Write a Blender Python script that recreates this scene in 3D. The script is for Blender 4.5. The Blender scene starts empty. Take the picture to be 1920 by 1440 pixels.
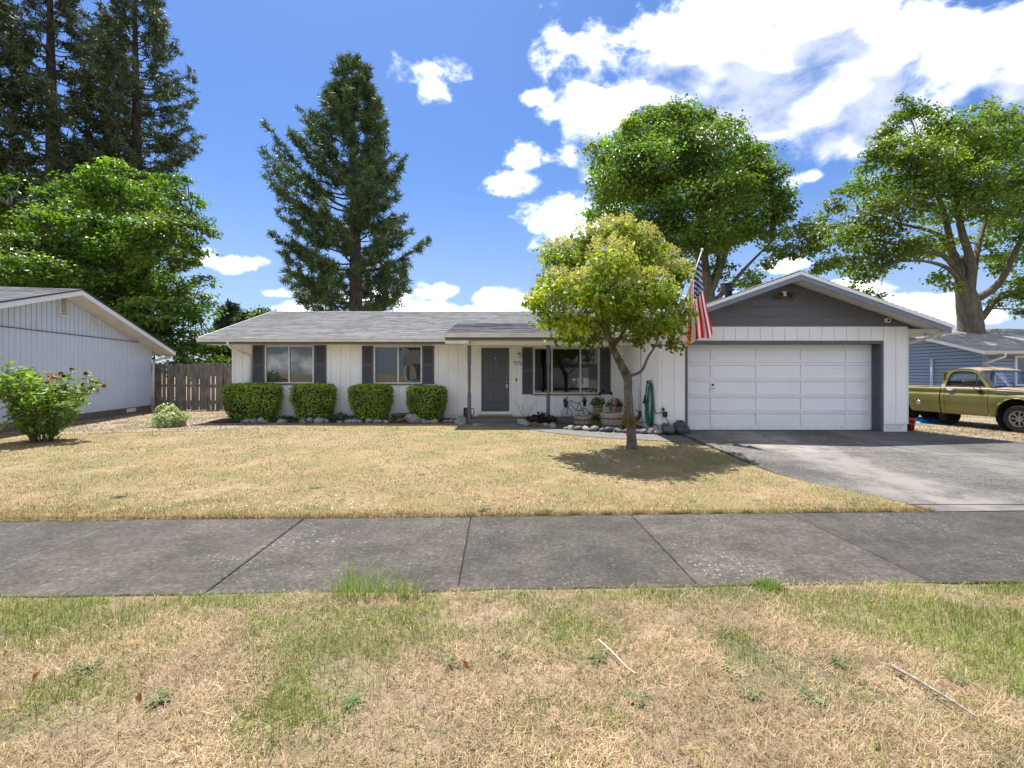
import bpy, bmesh, math, random
import numpy as np
from mathutils import Vector, Matrix, Euler, Quaternion

R = math.radians
random.seed(7)
rng = np.random.default_rng(7)
scene = bpy.context.scene
COL = scene.collection

# ------------------------------------------------------------------ camera
FPX, HZ, CZ = 885.0, 700.0, 1.6          # focal length in photo pixels, horizon row, eye height
cam_data = bpy.data.cameras.new('camera')
cam_data.sensor_width = 36.0
cam_data.lens = FPX * 36.0 / 1920.0
cam_data.shift_y = -(720.0 - HZ) / 1920.0
cam_data.clip_start = 0.05
cam_data.clip_end = 2000.0
cam = bpy.data.objects.new('camera', cam_data)
cam.location = (0, 0, CZ)
cam.rotation_euler = (R(90), 0, 0)
COL.objects.link(cam)
scene.camera = cam

# ------------------------------------------------------------------ light
SUN_EL = 68.0
SUN_H = Vector((0.40, -0.916, 0)).normalized()      # the way the light travels over the ground
sun_data = bpy.data.lights.new('sun', 'SUN')
sun_data.energy = 2.05
sun_data.angle = R(0.53)
sun_data.color = (1.0, 0.955, 0.88)
sun = bpy.data.objects.new('sun', sun_data)
d = Vector((SUN_H.x * math.cos(R(SUN_EL)), SUN_H.y * math.cos(R(SUN_EL)), -math.sin(R(SUN_EL))))
sun.rotation_euler = d.to_track_quat('-Z', 'Y').to_euler()
sun.location = (-8, 20, 40)
COL.objects.link(sun)

world = bpy.data.worlds.new('World')
scene.world = world
world.use_nodes = True
scene.view_settings.view_transform = 'Standard'
scene.view_settings.look = 'None'
scene.view_settings.gamma = 1.0
scene.view_settings.use_curve_mapping = False
scene.view_settings.exposure = 2.33
SKY_STRENGTH = 0.050
SKY_SAT, SKY_VAL = 1.12, 1.0
CLOUD_WHITE = 0.94

scene.render.engine = 'CYCLES'
scene.cycles.use_denoising = True
scene.cycles.max_bounces = 8
scene.cycles.transparent_max_bounces = 12
scene.cycles.sample_clamp_indirect = 6.0


class NT:
    """Small helper for node trees."""
    def __init__(self, tree):
        self.t = tree
        tree.nodes.clear()

    def n(self, kind, **kw):
        nd = self.t.nodes.new(kind)
        for k, v in kw.items():
            setattr(nd, k, v)
        return nd

    def link(self, a, b):
        self.t.links.new(a, b)

    def put(self, sock, v):
        if isinstance(v, bpy.types.NodeSocket):
            self.t.links.new(v, sock)
        else:
            sock.default_value = v

    def m(self, op, a, b=None, c=None, clamp=False):
        nd = self.n('ShaderNodeMath', operation=op)
        nd.use_clamp = clamp
        self.put(nd.inputs[0], a)
        if b is not None:
            self.put(nd.inputs[1], b)
        if c is not None:
            self.put(nd.inputs[2], c)
        return nd.outputs[0]

    def v(self, op, a, b=None, scale=None):
        nd = self.n('ShaderNodeVectorMath', operation=op)
        self.put(nd.inputs[0], a)
        if b is not None:
            self.put(nd.inputs[1], b)
        if scale is not None:
            self.put(nd.inputs['Scale'], scale)
        return nd.outputs[1] if op in ('LENGTH', 'DOT_PRODUCT') else nd.outputs[0]

    def mix(self, fac, a, b, mode='MIX'):
        nd = self.n('ShaderNodeMix', data_type='RGBA', blend_type=mode)
        self.put(nd.inputs[0], fac)
        for s, x in ((nd.inputs[6], a), (nd.inputs[7], b)):
            if isinstance(x, tuple) and len(x) == 3:
                x = (*x, 1)
            self.put(s, x)
        return nd.outputs[2]

    def rng(self, val, a, b, c=0.0, e=1.0, smooth=True):
        nd = self.n('ShaderNodeMapRange')
        nd.interpolation_type = 'SMOOTHSTEP' if smooth else 'LINEAR'
        self.put(nd.inputs[0], val)
        nd.inputs[1].default_value = a
        nd.inputs[2].default_value = b
        nd.inputs[3].default_value = c
        nd.inputs[4].default_value = e
        return nd.outputs[0]

    def noise(self, vec, scale, detail=4.0, rough=0.55, dist=0.0):
        nd = self.n('ShaderNodeTexNoise')
        if vec is not None:
            self.link(vec, nd.inputs['Vector'])
        nd.inputs['Scale'].default_value = scale
        nd.inputs['Detail'].default_value = detail
        nd.inputs['Roughness'].default_value = rough
        nd.inputs['Distortion'].default_value = dist
        return nd.outputs[0]


def build_world():
    N = NT(world.node_tree)
    out = N.n('ShaderNodeOutputWorld')
    sky = N.n('ShaderNodeTexSky', sky_type='NISHITA')
    sky.sun_disc = False
    sky.sun_elevation = R(SUN_EL)
    sky.sun_rotation = math.atan2(-SUN_H.x, -SUN_H.y)
    sky.air_density = 1.0
    sky.dust_density = 0.7
    sky.ozone_density = 2.2
    hs = N.n('ShaderNodeHueSaturation')
    hs.inputs['Saturation'].default_value = SKY_SAT
    hs.inputs['Value'].default_value = SKY_VAL
    N.link(sky.outputs[0], hs.inputs['Color'])
    bg_sky = N.n('ShaderNodeBackground')
    blue = N.mix(1.0, hs.outputs[0], (.41, .505, .665), 'MULTIPLY')
    bg_sky.inputs['Strength'].default_value = SKY_STRENGTH
    # the sky pales towards the horizon all round
    tc0 = N.n('ShaderNodeTexCoord')
    s0 = N.n('ShaderNodeSeparateXYZ')
    N.link(N.v('NORMALIZE', tc0.outputs['Generated']), s0.inputs[0])
    pale = N.m('MULTIPLY', N.rng(s0.outputs[2], .42, .0), .55)
    N.link(N.mix(pale, blue, (2.35, 2.8, 3.5)), bg_sky.inputs['Color'])

    # cumulus field: direction noise plus the cloud banks' places in the sky
    tc = N.n('ShaderNodeTexCoord')
    vec = N.v('NORMALIZE', tc.outputs['Generated'])
    sep = N.n('ShaderNodeSeparateXYZ')
    N.link(vec, sep.inputs[0])
    dx, dy, dz = sep.outputs
    ys = N.m('MAXIMUM', dy, 0.05)
    cmb = N.n('ShaderNodeCombineXYZ')
    N.link(N.m('DIVIDE', dx, ys), cmb.inputs[0])
    N.link(N.m('DIVIDE', dz, ys), cmb.inputs[1])
    uv = cmb.outputs[0]
    blobs = [  # photo column, row, half width, half height, weight
        (1560, 120, 330, 95, 1.0), (1390, 105, 150, 75, 1.0), (1300, 85, 80, 40, .9), (1530, 150, 120, 65, 1.0), (1640, 165, 110, 65, .95),
        (1760, 150, 130, 70, 1.0), (1890, 130, 120, 85, 1.0), (2050, 160, 200, 100, 1.0), (1480, 215, 170, 55, .85),
        (1700, 225, 200, 50, .8), (1570, 268, 90, 32, .8), (1130, 205, 72, 44, .95), (1240, 178, 70, 30, .8),
        (985, 292, 34, 30, .8), (1045, 300, 42, 20, .5), (975, 348, 56, 25, .9), (1050, 405, 80, 40, .95),
        (1110, 330, 30, 20, .6), (803, 128, 48, 24, .55), (815, 160, 24, 24, .5), (1012, 183, 24, 13, .6), (1527, 330, 18, 10, .7),
        (1330, 60, 170, 40, .8), (1500, 20, 240, 50, .8), (1620, 335, 60, 10, .3),
        (830, 545, 48, 12, 0.65), (930, 558, 56, 15, 0.69), (505, 550, 32, 8, 0.55), (435, 496, 30, 8, 0.45), (560, 575, 48, 9, 0.43),
        (860, 582, 128, 13, 0.52), (1720, 568, 96, 18, 0.69), (1590, 545, 80, 13, 0.52), (1500, 495, 48, 15, 0.65), (1850, 590, 112, 18, 0.60),
        (1430, 560, 48, 11, 0.52), (700, 560, 56, 10, 0.43), (385, 480, 16, 13, 0.52), (1000, 600, 160, 9, 0.43), (1200, 560, 48, 11, 0.43),
    ]

    def bank(uv_, lst):
        best = None
        for (bx, by, rx, ry, w) in lst:
            sx, sy = FPX / rx, FPX / ry
            nd = N.n('ShaderNodeVectorMath', operation='MULTIPLY_ADD')
            N.link(uv_, nd.inputs[0])
            nd.inputs[1].default_value = (sx, sy, 0)
            nd.inputs[2].default_value = (-(bx - 960) / FPX * sx, -(HZ - by) / FPX * sy, 0)
            k = N.m('MULTIPLY_ADD', N.v('LENGTH', nd.outputs[0]), -w, 1.30 * w)
            best = k if best is None else N.m('MAXIMUM', best, k)
        return N.m('MINIMUM', N.m('MAXIMUM', best, -1.1), 0.75)

    ahead = N.rng(dy, 0.15, 0.45)
    # unseen cloud beyond the view, made denser to fill the shaded walls
    elsewhere = N.m('MULTIPLY_ADD', N.noise(N.v('MULTIPLY', vec, (1, 1, 2.0)), 1.7, 1.0), 6.0, -2.52)

    def field(b):
        f = N.n('ShaderNodeMix', data_type='FLOAT')
        N.link(ahead, f.inputs[0])
        N.link(elsewhere, f.inputs[2])
        N.link(b, f.inputs[3])
        return N.m('MULTIPLY', f.outputs[0], 0.74)

    sv = N.v('MULTIPLY', vec, (1, 1, 1.5))
    n1 = N.noise(sv, 8.0, 8.0, 0.62, 0.15)
    n2 = N.noise(N.v('ADD', sv, (-0.015, 0.0, 0.060)), 8.0, 2.0, 0.55, 0.15)
    dens = N.m('ADD', field(bank(uv, blobs)), N.m('MULTIPLY_ADD', n1, 2.8, -1.42))
    # how much cloud stands above a point: undersides turn grey
    big = [b for b in blobs if b[2] * b[3] > 1500]
    dens2 = N.m('ADD', field(bank(N.v('ADD', uv, (-0.012, 0.085, 0)), big)), N.m('MULTIPLY_ADD', n2, 1.6, -0.8))
    cover = N.m('MULTIPLY', N.rng(dens, -0.14, 0.78), N.rng(dz, -0.02, 0.02))
    thick = N.rng(dens2, -0.10, 0.62)
    shade = N.mix(thick, (1.0, 0.985, 0.97), (0.175, 0.19, 0.225))
    # thin, far clouds by the horizon take a little of the sky's warm grey
    bg_c = N.n('ShaderNodeBackground')
    N.link(shade, bg_c.inputs['Color'])
    bg_c.inputs['Strength'].default_value = CLOUD_WHITE
    mx = N.n('ShaderNodeMixShader')
    N.link(N.m('MULTIPLY', cover, 0.96), mx.inputs[0])
    N.link(bg_sky.outputs[0], mx.inputs[1])
    N.link(bg_c.outputs[0], mx.inputs[2])
    N.link(mx.outputs[0], out.inputs[0])


build_world()
world.cycles.sampling_method = 'MANUAL'
world.cycles.sample_map_resolution = 256


# ------------------------------------------------------------------ helpers
def P(px, py, D):
    """The point at depth D that lies on this row and column of the photograph."""
    return Vector(((px - 960) / FPX * D, D, CZ - (py - HZ) / FPX * D))


def PX(px, D):
    return (px - 960) / FPX * D


def PZ(py, D):
    return CZ - (py - HZ) / FPX * D


def sstep(a, b, x):
    t = np.clip((np.asarray(x, float) - a) / (b - a), 0, 1)
    return t * t * (3 - 2 * t)


_perm = rng.random((64, 64))


def vnoise(x, y, s=1.0, seed=0):
    """Smooth value noise on the plane, 0..1."""
    x = np.asarray(x, float) * s + seed * 17.31
    y = np.asarray(y, float) * s + seed * 7.77
    xi, yi = np.floor(x).astype(int), np.floor(y).astype(int)
    fx, fy = x - xi, y - yi
    fx, fy = fx * fx * (3 - 2 * fx), fy * fy * (3 - 2 * fy)
    g = lambda i, j: _perm[i % 64, j % 64]
    return (g(xi, yi) * (1 - fx) + g(xi + 1, yi) * fx) * (1 - fy) + (g(xi, yi + 1) * (1 - fx) + g(xi + 1, yi + 1) * fx) * fy


def fbm(x, y, s=1.0, seed=0, o=3):
    t, a, w = 0, 1.0, 0
    for k in range(o):
        t = t + a * vnoise(x, y, s * 2 ** k, seed + k)
        w += a
        a *= .5
    return t / w


def gz(x, y):
    """Height of the lawn and the yard."""
    x, y = np.asarray(x, float), np.asarray(y, float)
    return -.006 + .030 * sstep(0.0, .22, y - sw_y(x, 1.79)) + 0.075 * sstep(5.5, 12.5, y) + 0.022 * (fbm(x, y, .55, 3) - .5) * sstep(5.4, 6.6, y)


LOCAL = set()


def link(o, parent=None):
    COL.objects.link(o)
    if parent is not None:
        o.parent = parent
        if parent.type == 'EMPTY' and parent.name not in LOCAL:
            o.matrix_parent_inverse = Matrix.Translation(-parent.location)
    return o


def tag(o, label=None, cat=None, group=None, kind=None):
    if label: o['label'] = label
    if cat: o['category'] = cat
    if group: o['group'] = group
    if kind: o['kind'] = kind
    return o


def thing(name, label, cat, loc=(0, 0, 0), rz=None, group=None):
    o = bpy.data.objects.new(name, None)
    o.location = loc
    o.empty_display_size = 0.2
    if rz is not None:
        o.rotation_euler = (0, 0, rz)
    COL.objects.link(o)
    if rz is not None: LOCAL.add(o.name)
    return tag(o, label, cat, group)


class MB:
    """Collects faces; build() links them as one mesh object."""
    def __init__(self):
        self.v, self.f, self.sm, self.uv = [], [], [], None

    def add(self, vs, fs, smooth=False):
        o = len(self.v)
        self.v += [tuple(p) for p in vs]
        self.f += [tuple(i + o for i in f) for f in fs]
        self.sm += [smooth] * len(fs)
        return self

    def box(self, x0, x1, y0, y1, z0, z1):
        if x1 < x0: x0, x1 = x1, x0
        if y1 < y0: y0, y1 = y1, y0
        if z1 < z0: z0, z1 = z1, z0
        return self.add([(x0, y0, z0), (x1, y0, z0), (x1, y1, z0), (x0, y1, z0), (x0, y0, z1), (x1, y0, z1), (x1, y1, z1), (x0, y1, z1)],
                        [(0, 3, 2, 1), (4, 5, 6, 7), (0, 1, 5, 4), (1, 2, 6, 5), (2, 3, 7, 6), (3, 0, 4, 7)])

    def slab(self, pts, vec):
        """A polygon thickened along vec."""
        n = len(pts)
        pts = [Vector(p) for p in pts]
        vec = Vector(vec)
        vs = pts + [p + vec for p in pts]
        fs = [tuple(range(n))[::-1], tuple(range(n, 2 * n))]
        fs += [(i, (i + 1) % n, (i + 1) % n + n, i + n) for i in range(n)]
        return self.add(vs, fs)

    def beam(self, a, b, w, h, up=(0, 0, 1)):
        """A rectangular bar from a to b."""
        a, b = Vector(a), Vector(b)
        t = (b - a).normalized()
        s = t.cross(Vector(up))
        if s.length < 1e-4: s = t.cross(Vector((1, 0, 0)))
        s.normalize()
        q = s.cross(t)
        vs = []
        for p in (a, b):
            for (i, j) in ((-1, -1), (1, -1), (1, 1), (-1, 1)):
                vs.append(p + s * i * w / 2 + q * j * h / 2)
        return self.add(vs, [(0, 1, 2, 3), (7, 6, 5, 4), (0, 4, 5, 1), (1, 5, 6, 2), (2, 6, 7, 3), (3, 7, 4, 0)])

    def tube(self, pts, rad, n=8, caps=True, smooth=True):
        pts = [Vector(p) for p in pts]
        if not hasattr(rad, '__len__'): rad = [rad] * len(pts)
        vs, fs = [], []
        prev = None
        for i, p in enumerate(pts):
            t = (pts[min(i + 1, len(pts) - 1)] - pts[max(i - 1, 0)])
            if t.length < 1e-9: t = Vector((0, 0, 1))
            t.normalize()
            if prev is None:
                a = t.cross(Vector((0, 0, 1)))
                if a.length < .05: a = t.cross(Vector((1, 0, 0)))
            else:
                a = prev - t * prev.dot(t)
            a.normalize()
            prev = a
            b = t.cross(a)
            for k in range(n):
                w = 2 * math.pi * k / n
                vs.append(p + (a * math.cos(w) + b * math.sin(w)) * rad[i])
        for i in range(len(pts) - 1):
            for k in range(n):
                fs.append((i * n + k, i * n + (k + 1) % n, (i + 1) * n + (k + 1) % n, (i + 1) * n + k))
        self.add(vs, fs, smooth)
        if caps:
            o = len(self.v) - len(vs)
            self.f.append(tuple(o + k for k in range(n))[::-1]); self.sm.append(False)
            self.f.append(tuple(o + (len(pts) - 1) * n + k for k in range(n))); self.sm.append(False)
        return self

    def lathe(self, prof, c=(0, 0, 0), n=20, axis='z', smooth=True):
        """prof: (radius, height) pairs turned about an axis through c."""
        vs, fs = [], []
        c = Vector(c)
        for (r, h) in prof:
            for k in range(n):
                w = 2 * math.pi * k / n
                x, y = r * math.cos(w), r * math.sin(w)
                vs.append(c + Vector({'z': (x, y, h), 'y': (x, h, -y), 'x': (h, x, y)}[axis]))
        for i in range(len(prof) - 1):
            for k in range(n):
                fs.append((i * n + k, i * n + (k + 1) % n, (i + 1) * n + (k + 1) % n, (i + 1) * n + k))
        return self.add(vs, fs, smooth)

    def mesh(self, name, mat, smooth=None, uvs=None):
        me = bpy.data.meshes.new(name)
        me.from_pydata(self.v, [], self.f)
        if mat is not None: me.materials.append(mat)
        me.polygons.foreach_set('use_smooth', [bool(s) if smooth is None else smooth for s in self.sm])
        me.update()
        return me

    def build(self, name, mat, parent=None, smooth=None, bevel=0.0, seg=1):
        me = self.mesh(name, mat, smooth)
        o = link(bpy.data.objects.new(name, me), parent)
        if bevel:
            b = o.modifiers.new('bevel', 'BEVEL')
            b.width = bevel
            b.segments = seg
            b.limit_method = 'ANGLE'
            b.angle_limit = R(40)
        return o


def np_mesh(name, V, T, C=None, mat=None, parent=None, smooth=False):
    """A triangle mesh straight from arrays; C: colours per vertex."""
    V = np.ascontiguousarray(V, dtype=np.float32).reshape(-1, 3)
    T = np.ascontiguousarray(T, dtype=np.int32).reshape(-1, 3)
    me = bpy.data.meshes.new(name)
    me.vertices.add(len(V))
    me.vertices.foreach_set('co', V.ravel())
    me.loops.add(T.size)
    me.loops.foreach_set('vertex_index', T.ravel())
    me.polygons.add(len(T))
    me.polygons.foreach_set('loop_start', np.arange(0, T.size, 3, dtype=np.int32))
    me.polygons.foreach_set('use_smooth', np.full(len(T), smooth))
    me.update(calc_edges=True)
    if C is not None:
        ca = me.color_attributes.new('Col', 'FLOAT_COLOR', 'POINT')
        c4 = np.ones((len(V), 4), dtype=np.float32)
        c4[:, :3] = np.clip(C, 0, 1)
        ca.data.foreach_set('color', c4.ravel())
    if mat is not None: me.materials.append(mat)
    return link(bpy.data.objects.new(name, me), parent)


def nrm(a):
    return a / np.maximum(np.linalg.norm(a, axis=1, keepdims=True), 1e-9)


def leaf_arrays(pos, nor, size, col, aspect=.62, fold=.18, axis=None):
    """Folded four-cornered leaves: returns V, T, C."""
    n = len(pos)
    nor = nrm(nor)
    r = rng.normal(size=(n, 3)) if axis is None else axis + rng.normal(size=(n, 3)) * .15
    a = nrm(r - (r * nor).sum(1, keepdims=True) * nor)
    b = np.cross(nor, a)
    s = np.asarray(size).reshape(-1, 1) * np.ones((n, 1))
    V = np.stack([pos - a * s * .5, pos + b * s * aspect * .5 + nor * s * fold - a * s * .08, pos + a * s * .5, pos - b * s * aspect * .5 + nor * s * fold - a * s * .08], 1)
    i = np.arange(n)[:, None] * 4
    T = np.concatenate([i + [0, 1, 2], i + [0, 2, 3]], 1).reshape(-1, 3)
    C = np.repeat(col, 4, axis=0)
    return V.reshape(-1, 3), T, C


def join(parts):
    Vs, Ts, Cs, o = [], [], [], 0
    for V, T, C in parts:
        Vs.append(V); Ts.append(T + o); Cs.append(C)
        o += len(V)
    return np.concatenate(Vs), np.concatenate(Ts), np.concatenate(Cs)


def blades(base, head, lean, length, width, col, curl=.5):
    """Grass blades of three triangles each."""
    n = len(base)
    h = np.stack([np.cos(head), np.sin(head), np.zeros(n)], 1)
    s = np.stack([-np.sin(head), np.cos(head), np.zeros(n)], 1)
    up = np.array([[0, 0, 1.0]])
    l1, l2 = lean[:, None], np.clip(lean * (1 + curl), 0, 1.55)[:, None]
    L = length[:, None]
    W = width[:, None]
    p1 = base + (h * np.sin(l1) + up * np.cos(l1)) * L * .55
    p2 = p1 + (h * np.sin(l2) + up * np.cos(l2)) * L * .45
    V = np.stack([base - s * W / 2, base + s * W / 2, p1 + s * W * .4, p1 - s * W * .4, p2], 1)
    i = np.arange(n)[:, None] * 5
    T = np.concatenate([i + [0, 1, 2], i + [0, 2, 3], i + [3, 2, 4]], 1).reshape(-1, 3)
    return V.reshape(-1, 3), T, np.repeat(col, 5, axis=0)


def icos(sub=2):
    bm = bmesh.new()
    bmesh.ops.create_icosphere(bm, subdivisions=sub, radius=1.0)
    vs = [v.co.copy() for v in bm.verts]
    fs = [tuple(v.index for v in f.verts) for f in bm.faces]
    bm.free()
    return vs, fs


# ------------------------------------------------------------------ materials
def principled(name):
    m = bpy.data.materials.new(name)
    m.use_nodes = True
    N = NT(m.node_tree)
    out = N.n('ShaderNodeOutputMaterial')
    b = N.n('ShaderNodeBsdfPrincipled')
    N.link(b.outputs[0], out.inputs[0])
    return m, N, b


def mat(name, col, col2=None, scale=3.0, detail=5.0, lo=.35, hi=.65, rough=.7, bump=0.0, bscale=40.0, spec=.5, metal=0.0, stretch=None, rvar=.0):
    """Two tones mixed by noise in world space, with fine relief."""
    m, N, b = principled(name)
    geo = N.n('ShaderNodeNewGeometry')
    vec = geo.outputs['Position']
    if stretch: vec = N.v('MULTIPLY', vec, stretch)
    b.inputs['Roughness'].default_value = rough
    b.inputs['Metallic'].default_value = metal
    b.inputs['Specular IOR Level'].default_value = spec
    if col2 is None:
        b.inputs['Base Color'].default_value = (*col, 1)
    else:
        f = N.rng(N.noise(vec, scale, detail, .6), lo, hi)
        N.link(N.mix(f, col, col2), b.inputs['Base Color'])
        if rvar:
            N.link(N.m('ADD', N.m('MULTIPLY', f, rvar), rough), b.inputs['Roughness'])
    if bump:
        bp = N.n('ShaderNodeBump')
        bp.inputs['Strength'].default_value = bump
        bp.inputs['Distance'].default_value = .01
        N.link(N.noise(vec, bscale, 4.0, .6), bp.inputs['Height'])
        N.link(bp.outputs[0], b.inputs['Normal'])
    return m


def leafmat(name, trans=.35, rough=.45, tint=(1.25, 1.35, .55), spec=.4):
    """Foliage: colour from the mesh, part of the light passes through."""
    m, N, b = principled(name)
    at = N.n('ShaderNodeVertexColor')
    at.layer_name = 'Col'
    N.link(at.outputs[0], b.inputs['Base Color'])
    b.inputs['Roughness'].default_value = rough
    b.inputs['Specular IOR Level'].default_value = spec
    tr = N.n('ShaderNodeBsdfTranslucent')
    N.link(N.mix(1.0, at.outputs[0], tint, 'MULTIPLY'), tr.inputs['Color'])
    mx = N.n('ShaderNodeMixShader')
    mx.inputs[0].default_value = trans
    N.link(b.outputs[0], mx.inputs[1])
    N.link(tr.outputs[0], mx.inputs[2])
    out = [n for n in N.t.nodes if n.type == 'OUTPUT_MATERIAL'][0]
    N.link(mx.outputs[0], out.inputs[0])
    return m


def glassmat(name, tint=(.9, .93, .92), mirror=.55):
    """A window pane: mirrors more at a slant, shows what is behind it."""
    m = bpy.data.materials.new(name)
    m.use_nodes = True
    N = NT(m.node_tree)
    out = N.n('ShaderNodeOutputMaterial')
    t = N.n('ShaderNodeBsdfTransparent')
    t.inputs[0].default_value = (*tint, 1)
    g = N.n('ShaderNodeBsdfGlossy')
    g.inputs['Roughness'].default_value = .015
    lw = N.n('ShaderNodeFresnel')
    lw.inputs[0].default_value = 1.5
    f = N.m('ADD', N.m('MULTIPLY', lw.outputs[0], 1.6), mirror * .12, clamp=True)
    mx = N.n('ShaderNodeMixShader')
    N.link(f, mx.inputs[0])
    N.link(t.outputs[0], mx.inputs[1])
    N.link(g.outputs[0], mx.inputs[2])
    N.link(mx.outputs[0], out.inputs[0])
    return m


def painted(name, col, dirt=(.45, .42, .36), amt=.35, rough=.55, low=0.12, top=0.55):
    """Old exterior paint: faint streaks and splash-up dirt near the ground."""
    m, N, b = principled(name)
    geo = N.n('ShaderNodeNewGeometry')
    pos = geo.outputs['Position']
    streak = N.rng(N.noise(N.v('MULTIPLY', pos, (5, 5, .35)), 3.0, 5.0), .52, .78)
    blot = N.rng(N.noise(pos, 1.1, 4.0), .45, .75)
    sp = N.n('ShaderNodeSeparateXYZ')
    N.link(pos, sp.inputs[0])
    splash = N.m('MULTIPLY', N.rng(sp.outputs[2], top, low), N.rng(N.noise(pos, 9.0, 5.0), .3, .7))
    f = N.m('MULTIPLY', N.m('ADD', N.m('MULTIPLY', N.m('ADD', streak, blot), .28), splash), amt, clamp=True)
    N.link(N.mix(f, col, dirt), b.inputs['Base Color'])
    b.inputs['Roughness'].default_value = rough
    bp = N.n('ShaderNodeBump')
    bp.inputs['Strength'].default_value = .12
    bp.inputs['Distance'].default_value = .004
    N.link(N.noise(N.v('MULTIPLY', pos, (1, 1, .12)), 60.0, 4.0), bp.inputs['Height'])
    N.link(bp.outputs[0], b.inputs['Normal'])
    return m


def shinglemat(name, dark, light, tab=.30):
    """Asphalt shingle tabs: a tone for each tab, granules on top."""
    m, N, b = principled(name)
    uv = N.n('ShaderNodeUVMap')
    sp = N.n('ShaderNodeSeparateXYZ')
    N.link(uv.outputs[0], sp.inputs[0])
    course = N.m('FLOOR', sp.outputs[1])
    wn = N.n('ShaderNodeTexWhiteNoise', noise_dimensions='1D')
    N.link(course, wn.inputs['W'])
    tabi = N.m('FLOOR', N.m('ADD', N.m('DIVIDE', sp.outputs[0], tab), N.m('MULTIPLY', wn.outputs[0], 7.3)))
    cv = N.n('ShaderNodeCombineXYZ')
    N.link(tabi, cv.inputs[0])
    N.link(course, cv.inputs[1])
    w2 = N.n('ShaderNodeTexWhiteNoise', noise_dimensions='2D')
    N.link(cv.outputs[0], w2.inputs['Vector'])
    geo = N.n('ShaderNodeNewGeometry')
    pos = geo.outputs['Position']
    gran = N.noise(pos, 55.0, 3.0)
    big = N.rng(N.noise(N.v('MULTIPLY', pos, (1, .5, .5)), .8, 3.0), .35, .7)
    c = N.mix(w2.outputs[0], dark, light)
    c = N.mix(N.m('MULTIPLY', N.rng(gran, .45, .7), .35), c, (light[0] * 1.25, light[1] * 1.25, light[2] * 1.25))
    c = N.mix(N.m('MULTIPLY', big, .22), c, (dark[0] * .8, dark[1] * .82, dark[2] * .8))
    N.link(c, b.inputs['Base Color'])
    b.inputs['Roughness'].default_value = .9
    bp = N.n('ShaderNodeBump')
    bp.inputs['Strength'].default_value = .5
    bp.inputs['Distance'].default_value = .006
    N.link(gran, bp.inputs['Height'])
    N.link(bp.outputs[0], b.inputs['Normal'])
    return m


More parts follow.
